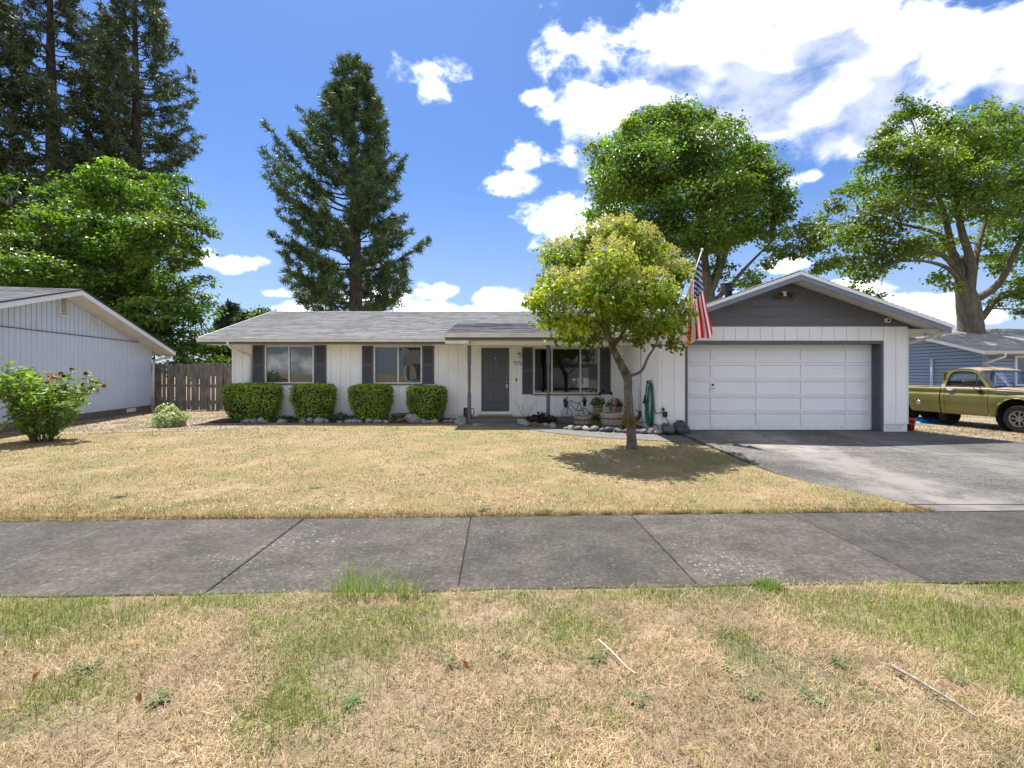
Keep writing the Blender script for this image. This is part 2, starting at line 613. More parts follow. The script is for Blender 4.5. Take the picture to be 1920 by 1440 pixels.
def concretemat(name, a, b2, speck=(.36, .36, .34), speck_amt=.55, scale=1.2, band=False):
    """Weathered concrete: blotches, aggregate, pale lichen spots."""
    m, N, b = principled(name)
    geo = N.n('ShaderNodeNewGeometry')
    pos = geo.outputs['Position']
    big = N.rng(N.noise(pos, scale * 1.6, 8.0, .72), .34, .68)
    fine = N.noise(pos, 24.0, 5.0, .75)
    mid = N.noise(pos, 6.5, 6.0, .75)
    c = N.mix(big, a, b2)
    c = N.mix(N.m('MULTIPLY', N.rng(mid, .40, .66), .45), c, (a[0] * .62, a[1] * .62, a[2] * .62))
    c = N.mix(N.m('MULTIPLY', N.rng(fine, .46, .62), .62), c, (a[0] * .48, a[1] * .48, a[2] * .48))
    c = N.mix(N.m('MULTIPLY', N.rng(fine, .45, .32), .60), c, (b2[0] * 1.9, b2[1] * 1.9, b2[2] * 1.85))
    if band:
        # the worn, paler wheel path
        sx = N.n('ShaderNodeSeparateXYZ')
        N.link(pos, sx.inputs[0])
        wob = N.m('MULTIPLY_ADD', N.noise(pos, .9, 4.0), 1.6, -.8)
        d0 = N.m('ABSOLUTE', N.m('SUBTRACT', N.m('ADD', sx.outputs[0], wob), 5.65))
        d1 = N.m('ABSOLUTE', N.m('SUBTRACT', N.m('ADD', sx.outputs[0], wob), 8.3))
        wear = N.m('MAXIMUM', N.rng(d0, 1.1, .25), N.m('MULTIPLY', N.rng(d1, .9, .2), .6))
        c = N.mix(N.m('MULTIPLY', wear, N.rng(N.noise(pos, 2.0, 6.0, .7), .28, .6)), c, (.21, .195, .178))
    # light stain streaks along the walk
    st = N.rng(N.noise(N.v('MULTIPLY', pos, (1, 3, 1)), 4.0, 6.0, .65), .5, .75)
    c = N.mix(N.m('MULTIPLY', st, .30), c, (b2[0] * 1.35, b2[1] * 1.35, b2[2] * 1.3))
    vo = N.n('ShaderNodeTexVoronoi')
    vo.inputs['Scale'].default_value = 19.0
    warp = N.n('ShaderNodeVectorMath', operation='ADD')
    N.link(pos, warp.inputs[0])
    nz = N.n('ShaderNodeTexNoise')
    nz.inputs['Scale'].default_value = 45.0
    N.link(pos, nz.inputs['Vector'])
    N.link(N.v('SCALE', nz.outputs[1], scale=.05), warp.inputs[1])
    N.link(warp.outputs[0], vo.inputs['Vector'])
    size = N.m('MULTIPLY', N.rng(N.noise(pos, .8, 3.0), .36, .72), .21)
    wn = N.m('MULTIPLY', N.n('ShaderNodeTexWhiteNoise').outputs[0], 1.0)
    sp = N.m('LESS_THAN', vo.outputs['Distance'], size)
    vo2 = N.n('ShaderNodeTexVoronoi')
    vo2.inputs['Scale'].default_value = 48.0
    N.link(warp.outputs[0], vo2.inputs['Vector'])
    sp2 = N.m('LESS_THAN', vo2.outputs['Distance'], N.m('MULTIPLY', size, 1.3))
    f = N.m('MULTIPLY', N.m('MAXIMUM', sp, N.m('MULTIPLY', sp2, .55)), speck_amt)
    c = N.mix(f, c, speck)
    oi = N.n('ShaderNodeObjectInfo')
    c = N.mix(1.0, c, N.mix(oi.outputs['Random'], (.74, .74, .75), (1.20, 1.18, 1.15)), 'MULTIPLY')
    N.link(c, b.inputs['Base Color'])
    b.inputs['Roughness'].default_value = .88
    bp = N.n('ShaderNodeBump')
    bp.inputs['Strength'].default_value = .55
    bp.inputs['Distance'].default_value = .006
    N.link(N.m('ADD', fine, N.noise(pos, 220.0, 2.0)), bp.inputs['Height'])
    N.link(bp.outputs[0], b.inputs['Normal'])
    return m


def barkmat(name, a, b2, s=1.0, moss=None):
    m, N, b = principled(name)
    geo = N.n('ShaderNodeNewGeometry')
    pos = geo.outputs['Position']
    n1 = N.noise(N.v('MULTIPLY', pos, (1, 1, .25)), 9.0 * s, 6.0, .65)
    c = N.mix(N.rng(n1, .35, .65), a, b2)
    if moss:
        c = N.mix(N.m('MULTIPLY', N.rng(N.noise(pos, 2.2 * s, 4.0), .5, .66), .85), c, moss)
    N.link(c, b.inputs['Base Color'])
    b.inputs['Roughness'].default_value = .92
    bp = N.n('ShaderNodeBump')
    bp.inputs['Strength'].default_value = .8
    bp.inputs['Distance'].default_value = .03 / s
    N.link(n1, bp.inputs['Height'])
    N.link(bp.outputs[0], b.inputs['Normal'])
    return m


def soilmat(name, a, b2, c3=None, scale=14.0):
    m, N, b = principled(name)
    geo = N.n('ShaderNodeNewGeometry')
    pos = geo.outputs['Position']
    n1 = N.noise(pos, scale, 8.0, .7)
    c = N.mix(N.rng(n1, .35, .65), a, b2)
    if c3:
        c = N.mix(N.rng(N.noise(pos, .9, 5.0, .6), .42, .62), c, c3)
    N.link(c, b.inputs['Base Color'])
    b.inputs['Roughness'].default_value = .95
    bp = N.n('ShaderNodeBump')
    bp.inputs['Strength'].default_value = .8
    bp.inputs['Distance'].default_value = .02
    N.link(N.noise(pos, scale * 3, 6.0, .7), bp.inputs['Height'])
    N.link(bp.outputs[0], b.inputs['Normal'])
    return m


M = {}
M['white'] = painted('white_siding', (.87, .87, .86), amt=.42)
M['white_trim'] = painted('white_trim', (.82, .82, .80), amt=.2)
M['white_door'] = painted('white_garage_paint', (.87, .875, .88), amt=.28)
M['soffit'] = mat('soffit_paint', (.74, .72, .68), (.66, .63, .58), 4, rough=.7)
M['gutter'] = mat('gutter_metal', (.74, .73, .70), (.62, .60, .56), 2.5, rough=.4)
M['grey_trim'] = mat('dark_grey_trim', (.088, .097, .115), (.105, .113, .133), 5, rough=.5)
M['grey_board'] = mat('dark_grey_board', (.108, .113, .124), (.128, .132, .143), 3, rough=.6, stretch=(.3, 1, 3), bump=.1)
M['grey_door'] = mat('slate_door', (.078, .088, .108), (.088, .098, .118), 4, rough=.45)
M['fascia'] = mat('blue_grey_fascia', (.16, .19, .245), (.19, .22, .28), 2.5, rough=.55)
M['shutter'] = mat('shutter_grey', (.076, .081, .096), (.088, .093, .108), 6, rough=.55)
M['shingle'] = shinglemat('grey_shingle', (.096, .10, .107), (.178, .182, .19), .24)
M['shingle_left'] = shinglemat('grey_blue_shingle', (.11, .115, .126), (.22, .225, .24))
M['shingle_right'] = shinglemat('pale_shingle', (.24, .235, .23), (.38, .37, .355))
M['dark_edge'] = mat('roof_edge_metal', (.03, .03, .032), rough=.5)
M['glass'] = glassmat('window_glass')
M['room'] = mat('dark_room', (.05, .05, .052), rough=.9)
M['curtain'] = mat('sheer_curtain', (.10, .105, .115), (.07, .075, .085), 3, rough=.9, stretch=(12, 1, .3))
M['alu'] = mat('window_frame_metal', (.70, .70, .69), (.58, .58, .57), 8, rough=.4)
M['wood_sill'] = mat('wood_threshold', (.42, .27, .13), (.30, .19, .10), 12, rough=.7, stretch=(.4, 3, 3))
M['black'] = mat('black_metal', (.012, .012, .013), rough=.45)
M['brass'] = mat('tarnished_brass', (.22, .15, .07), (.10, .07, .04), 20, rough=.4, metal=.8)
M['chrome'] = mat('worn_chrome', (.55, .55, .54), (.38, .37, .35), 18, rough=.28, metal=.9)
M['lamp_glass'] = mat('frosted_lamp_glass', (.72, .70, .62), rough=.3)
M['concrete'] = concretemat('sidewalk_concrete', (.033, .0285, .0242), (.089, .0775, .0655))
M['drive'] = concretemat('driveway_concrete', (.055, .051, .047), (.155, .144, .131), speck=(.34, .33, .31), speck_amt=.35, scale=.45, band=True)
M['walk'] = concretemat('walkway_concrete', (.12, .115, .108), (.165, .157, .148), speck_amt=.2, scale=1.0)
M['joint'] = soilmat('joint_dirt', (.035, .03, .025), (.07, .06, .048))
M['base'] = mat('painted_foundation', (.74, .75, .76), (.60, .60, .58), 5, rough=.75, bump=.3)
M['brown_base'] = mat('brown_foundation', (.20, .15, .125), (.15, .115, .095), 5, rough=.85, bump=.3)
M['lawn_soil'] = soilmat('dry_lawn_soil', (.20, .145, .075), (.31, .23, .125), (.19, .16, .07))
M['strip_soil'] = soilmat('dry_strip_soil', (.17, .12, .072), (.30, .22, .145), (.13, .11, .058))
M['mulch'] = soilmat('bark_mulch', (.045, .03, .024), (.11, .075, .055), None, 30)
M['litter'] = soilmat('dry_dirt', (.20, .15, .10), (.32, .25, .175), (.14, .12, .065), 22)
M['road'] = concretemat('asphalt', (.05, .05, .05), (.07, .07, .07), speck_amt=.1)
M['grass'] = leafmat('grass_blade', .25, .6, (1.2, 1.2, .8), .25)
M['leaf'] = leafmat('tree_leaf', .48, .42, (1.3, 1.4, .5))
M['leaf_flat'] = leafmat('shrub_leaf', .30, .38)
M['needle'] = leafmat('pine_needle', .12, .55, (1.2, 1.2, .8), .3)
M['petal'] = leafmat('flower_petal', .35, .6, (1.1, 1.0, .9), .2)
M['bark_grey'] = barkmat('grey_bark', (.075, .064, .056), (.165, .148, .132), 3.0, (.10, .075, .03))
M['bark_maple'] = barkmat('maple_bark', (.085, .07, .055), (.17, .145, .115), 1.0, (.11, .105, .045))
M['bark_pine'] = barkmat('pine_bark', (.065, .048, .04), (.15, .115, .098), .8)
M['bark_dark'] = barkmat('dark_bark', (.03, .024, .02), (.075, .06, .05), .8)
M['twig'] = mat('twig', (.12, .085, .06), (.20, .15, .11), 20, rough=.9)
M['fence'] = barkmat('weathered_fence', (.13, .115, .10), (.27, .24, .215), 1.2)


# ================================================================== the ground
def struct(o, label=None):
    o['kind'] = 'structure'
    if label: o['label'] = label
    return o


def sheet(name, x0, x1, y0, y1, nx, ny, zf, m, keep=None):
    xs, ys = np.linspace(x0, x1, nx + 1), np.linspace(y0, y1, ny + 1)
    X, Y = np.meshgrid(xs, ys)
    Z = zf(X, Y)
    V = np.stack([X, Y, Z], -1).reshape(-1, 3)
    i = (np.arange(ny)[:, None] * (nx + 1) + np.arange(nx)[None]).reshape(-1, 1)
    T = np.concatenate([i + [0, 1, nx + 2], i + [0, nx + 2, nx + 1]], 1).reshape(-1, 3)
    if keep is not None:
        c = V[T].mean(1)
        T = T[keep(c[:, 0], c[:, 1])]
    return np_mesh(name, V, T, None, m, None, True)


struct(sheet('ground', -600, 600, -500, 900, 12, 12, lambda x, y: x * 0 - .09, M['lawn_soil']))

SW = R(1.9)                         # the sidewalk runs at a slight angle to the house


def sw(t, s, z=0.0):
    """t metres along the sidewalk, s metres across it from its street edge."""
    return Vector((t * math.cos(SW) - s * math.sin(SW), 3.50 + t * math.sin(SW) + s * math.cos(SW), z))


def sw_y(x, s):
    return 3.50 + x * math.tan(SW) + s / math.cos(SW)


def drive_left(y):
    """Left edge of the driveway at depth y."""
    return 4.08 + .80 * (1 - sstep(5.2, 7.6, y))


def lawn_keep(x, y):
    return (y > sw_y(x, 1.78)) & ((x < drive_left(y) + .02) | (y > 11.9) | (x > 10.0 + .25 * (11 - y)))


def lawn_sheet(name, x0, xr, m, ny=110, nx=170):
    """The lawn from x0 to the edge xr(y), its street side cut along the sidewalk."""
    V = []
    for y0 in np.linspace(4.6, 30.0, ny + 1):
        x1 = xr(y0)
        xs = x0(y0) + (x1 - x0(y0)) * np.linspace(0, 1, nx + 1)
        ys = np.maximum(y0, sw_y(xs, 1.792))
        V.append(np.stack([xs, ys, gz(xs, ys)], -1))
    V = np.concatenate(V)
    i = (np.arange(ny)[:, None] * (nx + 1) + np.arange(nx)[None]).reshape(-1, 1)
    T = np.concatenate([i + [0, 1, nx + 2], i + [0, nx + 2, nx + 1]], 1).reshape(-1, 3)
    return struct(np_mesh(name, V, T, None, m, None, True))


def yz(x, y):
    """Height of the side yard on the right, a little lower than the drive."""
    return gz(x, y) + .03 - .12 * sstep(10.0, 11.6, x)


lawn = lawn_sheet('lawn', lambda y: -26.0, lambda y: float(drive_left(y)) if y < 11.6 else 6.0, M['lawn_soil'])


def strip_z(x, y):
    return 0.0 + .035 * (fbm(x, y, 1.1, 9) - .5) - .02 * sstep(1.6, .2, y)


strip = struct(sheet('parking_strip', -9, 9, .15, 3.95, 120, 40, lambda x, y: strip_z(x, y) - .012, M['strip_soil'], lambda x, y: y < sw_y(x, .06)))
rd = MB().box(-40, 40, -8.5, -.15, -.3, -.085)
struct(rd.build('road', M['road']))
kb = MB().box(-40, 40, -.15, .15, -.3, .02)
struct(kb.build('kerb', M['walk'], bevel=.02))

# sidewalk: a bed and one slab for each bay
walk_bed = MB()
walk_bed.slab([sw(-30, .02, -.06), sw(30, .02, -.06), sw(30, 1.79, -.06), sw(-30, 1.79, -.06)], (0, 0, .035))
sidewalk = struct(walk_bed.build('sidewalk', M['joint']))
joints = [-13.36, -11.53, -9.70, -7.87, -6.04, -4.22, -2.24, -.40, 1.41, 3.22, 5.05, 6.9, 8.7, 10.5, 12.3, 14.1]
for a, b in zip(joints, joints[1:]):
    g = .0035 + .003 * random.random()
    dz = random.uniform(-.004, .004)
    mb = MB()
    # slab with a worn, slightly wandering edge
    n = 14
    near = [sw(a + g + (b - a - 2 * g) * k / n, random.uniform(-.006, .006), dz) for k in range(n + 1)]
    far = [sw(a + g + (b - a - 2 * g) * k / n, 1.80 + random.uniform(-.006, .006), dz) for k in range(n + 1)]
    mb.slab(near + far[::-1], (0, 0, -.09))
    mb.build('slab', M['concrete'], sidewalk, bevel=.008)

# driveway: slabs with cracks between them
drive_bed = MB()
dl = [(float(drive_left(y)) + .02, y) for y in np.linspace(5.6, 11.6, 12)]
DZ = lambda y: .004 + .155 * float(sstep(4.8, 12.2, y))
drive_bed.slab([(x, y, DZ(y) - .03) for x, y in dl] + [(9.95, 11.6, DZ(11.6) - .03), (11.9, 9.6, DZ(9.6) - .03), (14.5, 5.9, DZ(5.9) - .03)][::1], (0, 0, -.05))
driveway = struct(drive_bed.build('driveway', M['joint']))


def drive_slab(u0, u1, y0, y1):
    """One slab; u runs from the left edge (0) to the right edge (1)."""
    mb = MB()
    rows = 10
    L, Rr = [], []
    right = lambda y: 10.0 + max(0.0, (11.6 - y)) * .62
    for k in range(rows + 1):
        y = y0 + (y1 - y0) * k / rows
        a, b = float(drive_left(y)), right(y)
        L.append((a + (b - a) * u0 + .008, y, DZ(y)))
        Rr.append((a + (b - a) * u1 - .008 + random.uniform(-.01, .01), y, DZ(y)))
    vs, fs = [], []
    for (p, q) in zip(L, Rr):
        vs += [p, q, (p[0], p[1], p[2] - .08), (q[0], q[1], q[2] - .08)]
    for k in range(rows):
        i = 4 * k
        fs += [(i, i + 1, i + 5, i + 4), (i, i + 4, i + 6, i + 2), (i + 1, i + 3, i + 7, i + 5)]
    fs += [(0, 2, 3, 1), (4 * rows, 4 * rows + 1, 4 * rows + 3, 4 * rows + 2)]
    mb.add(vs, fs)
    mb.build('slab', M['drive'], driveway)


for (y0, y1) in ((5.74, 8.95), (8.965, 11.88)):
    drive_slab(0, .5, y0, y1)
    drive_slab(.5, 1.0, y0, y1)
# apron bay between the sidewalk and the drive
ap = MB()
ap.slab([(4.88, 5.45, .006), (14.6, 5.80, .006), (14.6, 5.73, .006), (4.86, 5.725, .006)][::1], (0, 0, -.08))
ap.build('slab', M['drive'], driveway)

# front walkway: curved strip from the driveway to the porch
front = [(4.10, 10.30), (3.3, 10.55), (2.5, 10.85), (1.78, 11.2), (1.1, 11.75), (.56, 12.35), (0.05, 12.85), (-.45, 13.3), (-1.15, 13.72)]
back = [(4.10, 11.70), (3.4, 11.70), (2.7, 11.85), (1.94, 12.2), (1.45, 12.6), (1.05, 13.1), (.72, 13.5), (.5, 13.8), (.35, 14.0)]
wk_ = MB()
vs = [(x, y, float(gz(x, y)) + .012) for x, y in front] + [(x, y, float(gz(x, y)) + .022) for x, y in back]
n = len(front)
wk_.add(vs, [(i + 1, i, n + i, n + i + 1) for i in range(n - 1)])
wk_.add([(p[0], p[1], p[2] - .1) for p in vs[:n]] + vs[:n], [(i, i + 1, n + i + 1, n + i) for i in range(n - 1)])
wk_.add([(-1.15, 13.72, vs[n - 1][2]), (.35, 14.0, vs[-1][2]), (-1.35, 14.0, vs[-1][2])], [(0, 1, 2)])
struct(wk_.build('front_walkway', M['walk']))
pc = MB()
pc.box(-1.42, 3.55, 13.98, 15.2, -.05, .215)
porch_slab = struct(pc.build('porch_slab', M['walk'], bevel=.015))
MBx = MB().box(-.85, .2, 13.62, 13.985, -.05, .135)
MBx.build('step', M['walk'], porch_slab, bevel=.015)

# planting beds
lb = MB()
pts = [(-9.3, 14.32), (-7, 14.24), (-4, 14.2), (-1.45, 14.15), (-1.45, 15.2), (-9.3, 15.2)]
lb.add([(x, y, .118 if y < 15 else .16) for x, y in pts], [tuple(range(len(pts)))])
struct(lb.build('planting_bed', M['mulch']))
rb = MB()
pts = [(x, y) for x, y in back[1:]] + [(.4, 13.98), (3.62, 13.98), (3.62, 11.72)]
rb.add([(x, y, .125) for x, y in pts], [tuple(range(len(pts)))])
struct(rb.build('planting_bed', M['mulch']))
# bare dirt with litter beside the neighbour on the left, and by the truck
dm = struct(sheet('dirt_border', -16.5, -6.0, 9.2, 19.0, 60, 60, lambda x, y: gz(x, y) + .006, M['litter'],
                  lambda x, y: (y > 11.1 + .28 * (x + 13) + 1.2 * (fbm(x, y, .6, 21) - .5)) & (y < 19) & ((x < -9.35) | (y < 14.2)) & (y > 11.9 + .22 * (x + 10))))
dt = struct(sheet('dirt_yard', 9.85, 30, 5.9, 40.0, 60, 60, yz, M['litter'], lambda x, y: x > 10.05 + np.maximum(0, 11.6 - y) * .62))


# ================================================================== the ranch house
FW = 15.2                            # depth of the front wall
GW = 11.70                           # depth of the garage wall
house = thing('ranch_house', 'white single storey ranch house with grey roof and dark grey gable', 'house', (0.4, 15.0, 0))
_boxes = {}


def boxmesh(name, sx, sy, sz, m, bev=0.0):
    """A shared box mesh, origin at its lower front left corner."""
    k = (name, round(sx, 3), round(sy, 3), round(sz, 3), m.name)
    if k not in _boxes:
        mb = MB()
        if bev:
            e = bev
            vs = [(e, 0, 0), (sx - e, 0, 0), (sx - e, 0, sz), (e, 0, sz), (0, e, 0), (sx, e, 0), (sx, e, sz), (0, e, sz), (0, sy, 0), (sx, sy, 0), (sx, sy, sz), (0, sy, sz)]
            mb.add(vs, [(0, 1, 2, 3), (4, 0, 3, 7), (1, 5, 6, 2), (8, 4, 7, 11), (5, 9, 10, 6), (3, 2, 6, 7), (7, 6, 10, 11), (1, 0, 4, 5), (5, 4, 8, 9)])
        else:
            mb.box(0, sx, 0, sy, 0, sz)
        _boxes[k] = mb.mesh(name, m)
    return _boxes[k]


def piece(name, x0, x1, y0, y1, z0, z1, m, parent, bev=0.0, rz=0.0):
    o = bpy.data.objects.new(name, boxmesh(name, x1 - x0, y1 - y0, z1 - z0, m, bev))
    o.location = (x0, y0, z0)
    return link(o, parent)


def boards(parent, x0, x1, z0, z1, y, bw, opens, m, thick=.02, gap=.011, start=None, name='siding_board'):
    """Vertical boards on a wall that faces the street, cut round the openings."""
    x = x0 if start is None else start
    while x < x1 - 1e-6:
        a, b = max(x, x0), min(x + bw, x1)
        x += bw
        cuts = sorted({a, b} | {c for o in opens for c in (o[0], o[1]) if a < c < b})
        for c0, c1 in zip(cuts, cuts[1:]):
            mid = (c0 + c1) / 2
            zs = [(z0, z1)]
            for (ox0, ox1, oz0, oz1) in opens:
                if ox0 < mid < ox1:
                    zs = [q for (p0, p1) in zs for q in ((p0, min(p1, oz0)), (max(p0, oz1), p1)) if q[1] - q[0] > .01]
            l = c0 + (gap / 2 if c0 == a else 0)
            r = c1 - (gap / 2 if c1 == b else 0)
            if r - l < .01: continue
            for (p0, p1) in zs:
                piece(name, l, r, y - thick, y, p0, p1, m, parent, .004)


X = lambda px: PX(px, FW)
Z = lambda py: PZ(py, FW)
win1 = (X(498), X(589.7), Z(719), Z(648))
win2 = (X(701.5), X(791.7), Z(719.6), Z(648.5))
win3 = (X(1000), X(1123.4), Z(738.7), Z(651.6))
door = (X(902.6), X(954.8), Z(771.5), Z(652.0))
HX0, HX1, GX0, GX1 = -8.98, 3.635, 3.635, 9.783
# structural walls behind the boards
wf = MB()
ops = [win1, win2, win3, door]
xs = sorted([HX0, HX1] + [c for o in ops for c in o[:2]])
for a, b in zip(xs, xs[1:]):
    mid = (a + b) / 2
    zs = [(.12, 2.56)]
    for o in ops:
        if o[0] < mid < o[1]:
            zs = [(.12, o[2]), (o[3], 2.56)]
    for z0, z1 in zs:
        if z1 - z0 > .01: wf.box(a, b, FW, FW + .12, z0, z1)
wall_front = wf.build('wall', M['white'], house)
boards(wall_front, HX0, HX1, .27, 2.555, FW, .315, ops, M['white'], start=HX0)
piece('base_board', HX0, HX1, FW - .012, FW, .06, .262, M['base'], wall_front)
piece('corner_board', HX0 - .02, HX0 + .07, FW - .042, FW - .0205, .27, 2.555, M['white_trim'], wall_front)
mb = MB().box(HX0, HX0 + .12, FW + .12, 22.8, .1, 2.56).add([(HX0 + .01, FW, 2.56), (HX0 + .01, 22.8, 2.56), (HX0 + .01, 19.0, 3.95)], [(0, 1, 2)])
mb.build('wall', M['white'], house)
MB().box(HX0, GX1, 22.8, 22.92, .1, 2.56).build('wall', M['white'], house)
# floor, ceiling and a partition so that the rooms are dark
rm = MB().box(HX0 + .13, HX1 - .02, FW + .125, 22.7, .25, .28).box(HX0 + .13, HX1 - .02, FW + .125, 22.7, 2.50, 2.54)
rm.box(HX0 + .13, HX1 - .02, 18.6, 18.7, .281, 2.499)
for x in (-5.4, -1.6):
    rm.box(x, x + .1, FW + .13, 18.59, .281, 2.499)
rm.build('room', M['room'], house)


def window(o, mull, depth=.05):
    """An aluminium slider: frame, mullions, panes, blinds behind."""
    x0, x1, z0, z1 = o
    w = MB()
    t = .045
    for (a, b, c, e) in ((x0, x1, z0, z0 + t), (x0, x1, z1 - t, z1), (x0, x0 + t, z0 + t, z1 - t), (x1 - t, x1, z0 + t, z1 - t)):
        w.box(a, b, FW - .055, FW + .03, c, e)
    wo = w.build('window', M['alu'], house)
    edges = [x0 + t] + list(mull) + [x1 - t]
    for mx in mull:
        piece('mullion', mx - .022, mx + .022, FW - .045, FW + .02, z0 + t, z1 - t, M['alu'], wo)
    for i, (a, b) in enumerate(zip(edges, edges[1:])):
        a += .0225 if i else 0
        b -= .0225 if i < len(edges) - 2 else 0
        yy = FW - .02 + .012 * (i % 2)
        p = MB().add([(a, yy, z0 + t), (b, yy, z0 + t), (b, yy, z1 - t), (a, yy, z1 - t)], [(0, 1, 2, 3)])
        p.build('pane', M['glass'], wo)
    piece('sill', x0 - .02, x1 + .02, FW - .075, FW - .0555, z0 - .03, z0 + .005, M['grey_trim'], wo)
    return wo


def curtain(x0, x1, z0, z1, parent, y=FW + .16, amp=.03, per=.16):
    n = int((x1 - x0) / .02)
    vs = []
    for k in range(n + 1):
        x = x0 + (x1 - x0) * k / n
        yy = y + amp * math.sin(2 * math.pi * x / per + .6 * math.sin(x * 5))
        vs += [(x, yy, z0), (x, yy, z1)]
    c = MB().add(vs, [(2 * k, 2 * k + 2, 2 * k + 3, 2 * k + 1) for k in range(n)], True)
    c.build('curtain', M['curtain'], parent)


w1 = window(win1, [X(543)])
curtain(win1[0], win1[1], win1[2] + .02, win1[3], w1)
w2 = window(win2, [X(747)])
curtain(win2[0] + .0, win2[1], win2[2], win2[3], w2, y=FW + .35)
w3 = window(win3, [X(1034.7), X(1088)])
curtain(X(1090), win3[1], win3[2], win3[3], w3)
curtain(win3[0], X(1012), win3[2], win3[3], w3)


def shutter(x0, x1, z0, z1):
    s = MB()
    y0, y1 = FW - .052, FW - .0205
    t = .055
    for (a, b, c, e) in ((x0, x0 + t, z0, z1), (x1 - t, x1, z0, z1), (x0 + t, x1 - t, z0, z0 + t), (x0 + t, x1 - t, z1 - t, z1), (x0 + t, x1 - t, (z0 + z1) / 2 - .03, (z0 + z1) / 2 + .03)):
        s.box(a, b, y0, y1, c, e)
    s.box(x0 + t, x1 - t, y1 - .003, y1, z0 + t, z1 - t)
    so = s.build('shutter', M['shutter'], house)
    lv = MB()
    z = z0 + t + .01
    while z < z1 - t - .03:
        if abs(z + .015 - (z0 + z1) / 2) > .05:
            lv.add([(x0 + t, y0 + .006, z), (x1 - t, y0 + .006, z), (x1 - t, y1 - .004, z + .034), (x0 + t, y1 - .004, z + .034), (x0 + t, y0 + .006, z - .006), (x1 - t, y0 + .006, z - .006)],
                   [(0, 1, 2, 3), (4, 5, 1, 0)])
        z += .036
    lv.build('louver', M['shutter'], so)


for (a, b, zz) in ((474.6, 497.2, (719.6, 647.6)), (590.4, 612.7, (719.6, 647.6)), (679.4, 700.8, (719.8, 648.6)), (792.4, 814.2, (719.8, 648.6)), (979, 999.2, (739.2, 651.4)), (1124.2, 1144.4, (739.2, 651.4))):
    shutter(X(a), X(b), Z(zz[0]), Z(zz[1]))

# front door with six panels
dr = MB().box(door[0] + .01, door[1] - .01, FW + .0, FW + .04, door[2], door[3] - .01)
front_door = dr.build('front_door', M['grey_door'], house)
dw, dh = door[1] - door[0], door[3] - door[2]
for (u0, u1) in ((.14, .44), (.56, .86)):
    for (v0, v1) in ((.05, .10), (.12, .40), (.50, .92)):
        pass
for (u0, u1) in ((.15, .45), (.55, .85)):
    for (v0, v1) in ((.13, .40), (.50, .80), (.85, .95)):
        q = MB()
        a, b, c, e = door[0] + dw * u0, door[0] + dw * u1, door[2] + dh * v0, door[2] + dh * v1
        g = .028
        q.add([(a, FW - .001, c), (b, FW - .001, c), (b, FW - .001, e), (a, FW - .001, e), (a + g, FW - .012, c + g), (b - g, FW - .012, c + g), (b - g, FW - .012, e - g), (a + g, FW - .012, e - g),
               (a + .012, FW + .012, c + .012)], [(4, 5, 6, 7), (0, 1, 5, 4), (1, 2, 6, 5), (2, 3, 7, 6), (3, 0, 4, 7)])
        q.build('door_panel', M['grey_door'], front_door)
kx = door[1] - .075
MB().lathe([(.0, -.07), (.026, -.066), (.03, -.05), (.018, -.03), (.03, -.012), (.03, 0)], (kx, FW, Z(716)), 14, 'y').build('door_knob', M['chrome'], front_door)
MB().lathe([(.0, -.02), (.02, -.02), (.022, 0)], (kx, FW, Z(708)), 14, 'y').build('deadbolt', M['chrome'], front_door)
MB().box(kx - .035, kx + .035, FW - .05, FW - .001, Z(728), Z(720)).build('keypad', M['chrome'], front_door, bevel=.006)
MB().lathe([(0, -.012), (.012, -.012), (.016, 0)], (X(928.7), FW, Z(672)), 10, 'y').build('peephole', M['white_trim'], front_door)
dc = MB()
dc.box(door[0] - .07, door[0], FW - .045, FW - .0205, door[2] - .03, door[3] + .07).box(door[1], door[1] + .07, FW - .045, FW - .0205, door[2] - .03, door[3] + .07).box(door[0], door[1], FW - .045, FW - .0205, door[3], door[3] + .07)
dc.build('door_casing', M['white_trim'], house)
MB().box(door[0] - .1, door[1] + .1, FW - .14, FW - .003, .217, .285).build('threshold', M['wood_sill'], house, bevel=.008)

# porch light, number, bell button
pl = MB()
lx, lz = X(973.5), Z(667)
pl.lathe([(.0, .095), (.03, .09), (.055, .06), (.06, .05)], (lx, FW - .12, lz), 14).box(lx - .03, lx + .03, FW - .05, FW - .02, lz - .02, lz + .08).tube([(lx, FW - .03, lz + .06), (lx, FW - .08, lz + .12), (lx, FW - .12, lz + .09)], .008, 6)
plo = pl.build('porch_light', M['brass'], house)
MB().lathe([(.042, .055), (.048, 0), (.042, -.07), (.0, -.075)], (lx, FW - .12, lz), 12).build('lamp_glass', M['lamp_glass'], plo)
for k, ch in enumerate('92726'):
    cu = bpy.data.curves.new('house_number', 'FONT')
    cu.body = ch
    cu.size = .125
    cu.extrude = .006
    cu.shear = .2
    tmp = bpy.data.objects.new('number_curve', cu)
    me = bpy.data.meshes.new_from_object(tmp)
    bpy.data.objects.remove(tmp)
    me.name = 'house_number'
    me.materials.clear()
    me.materials.append(M['black'])
    o = bpy.data.objects.new('house_number', me)
    o.location = (X(962) + .065 * k, FW - .030, Z(683.2) - .006 * k)
    o.rotation_euler = (R(90), 0, 0)
    o.scale = (.95, 1.25, 1)
    link(o, house)
MB().box(X(966.8), X(969), FW - .04, FW - .0205, Z(715), Z(709)).build('doorbell', M['black'], house, bevel=.004)


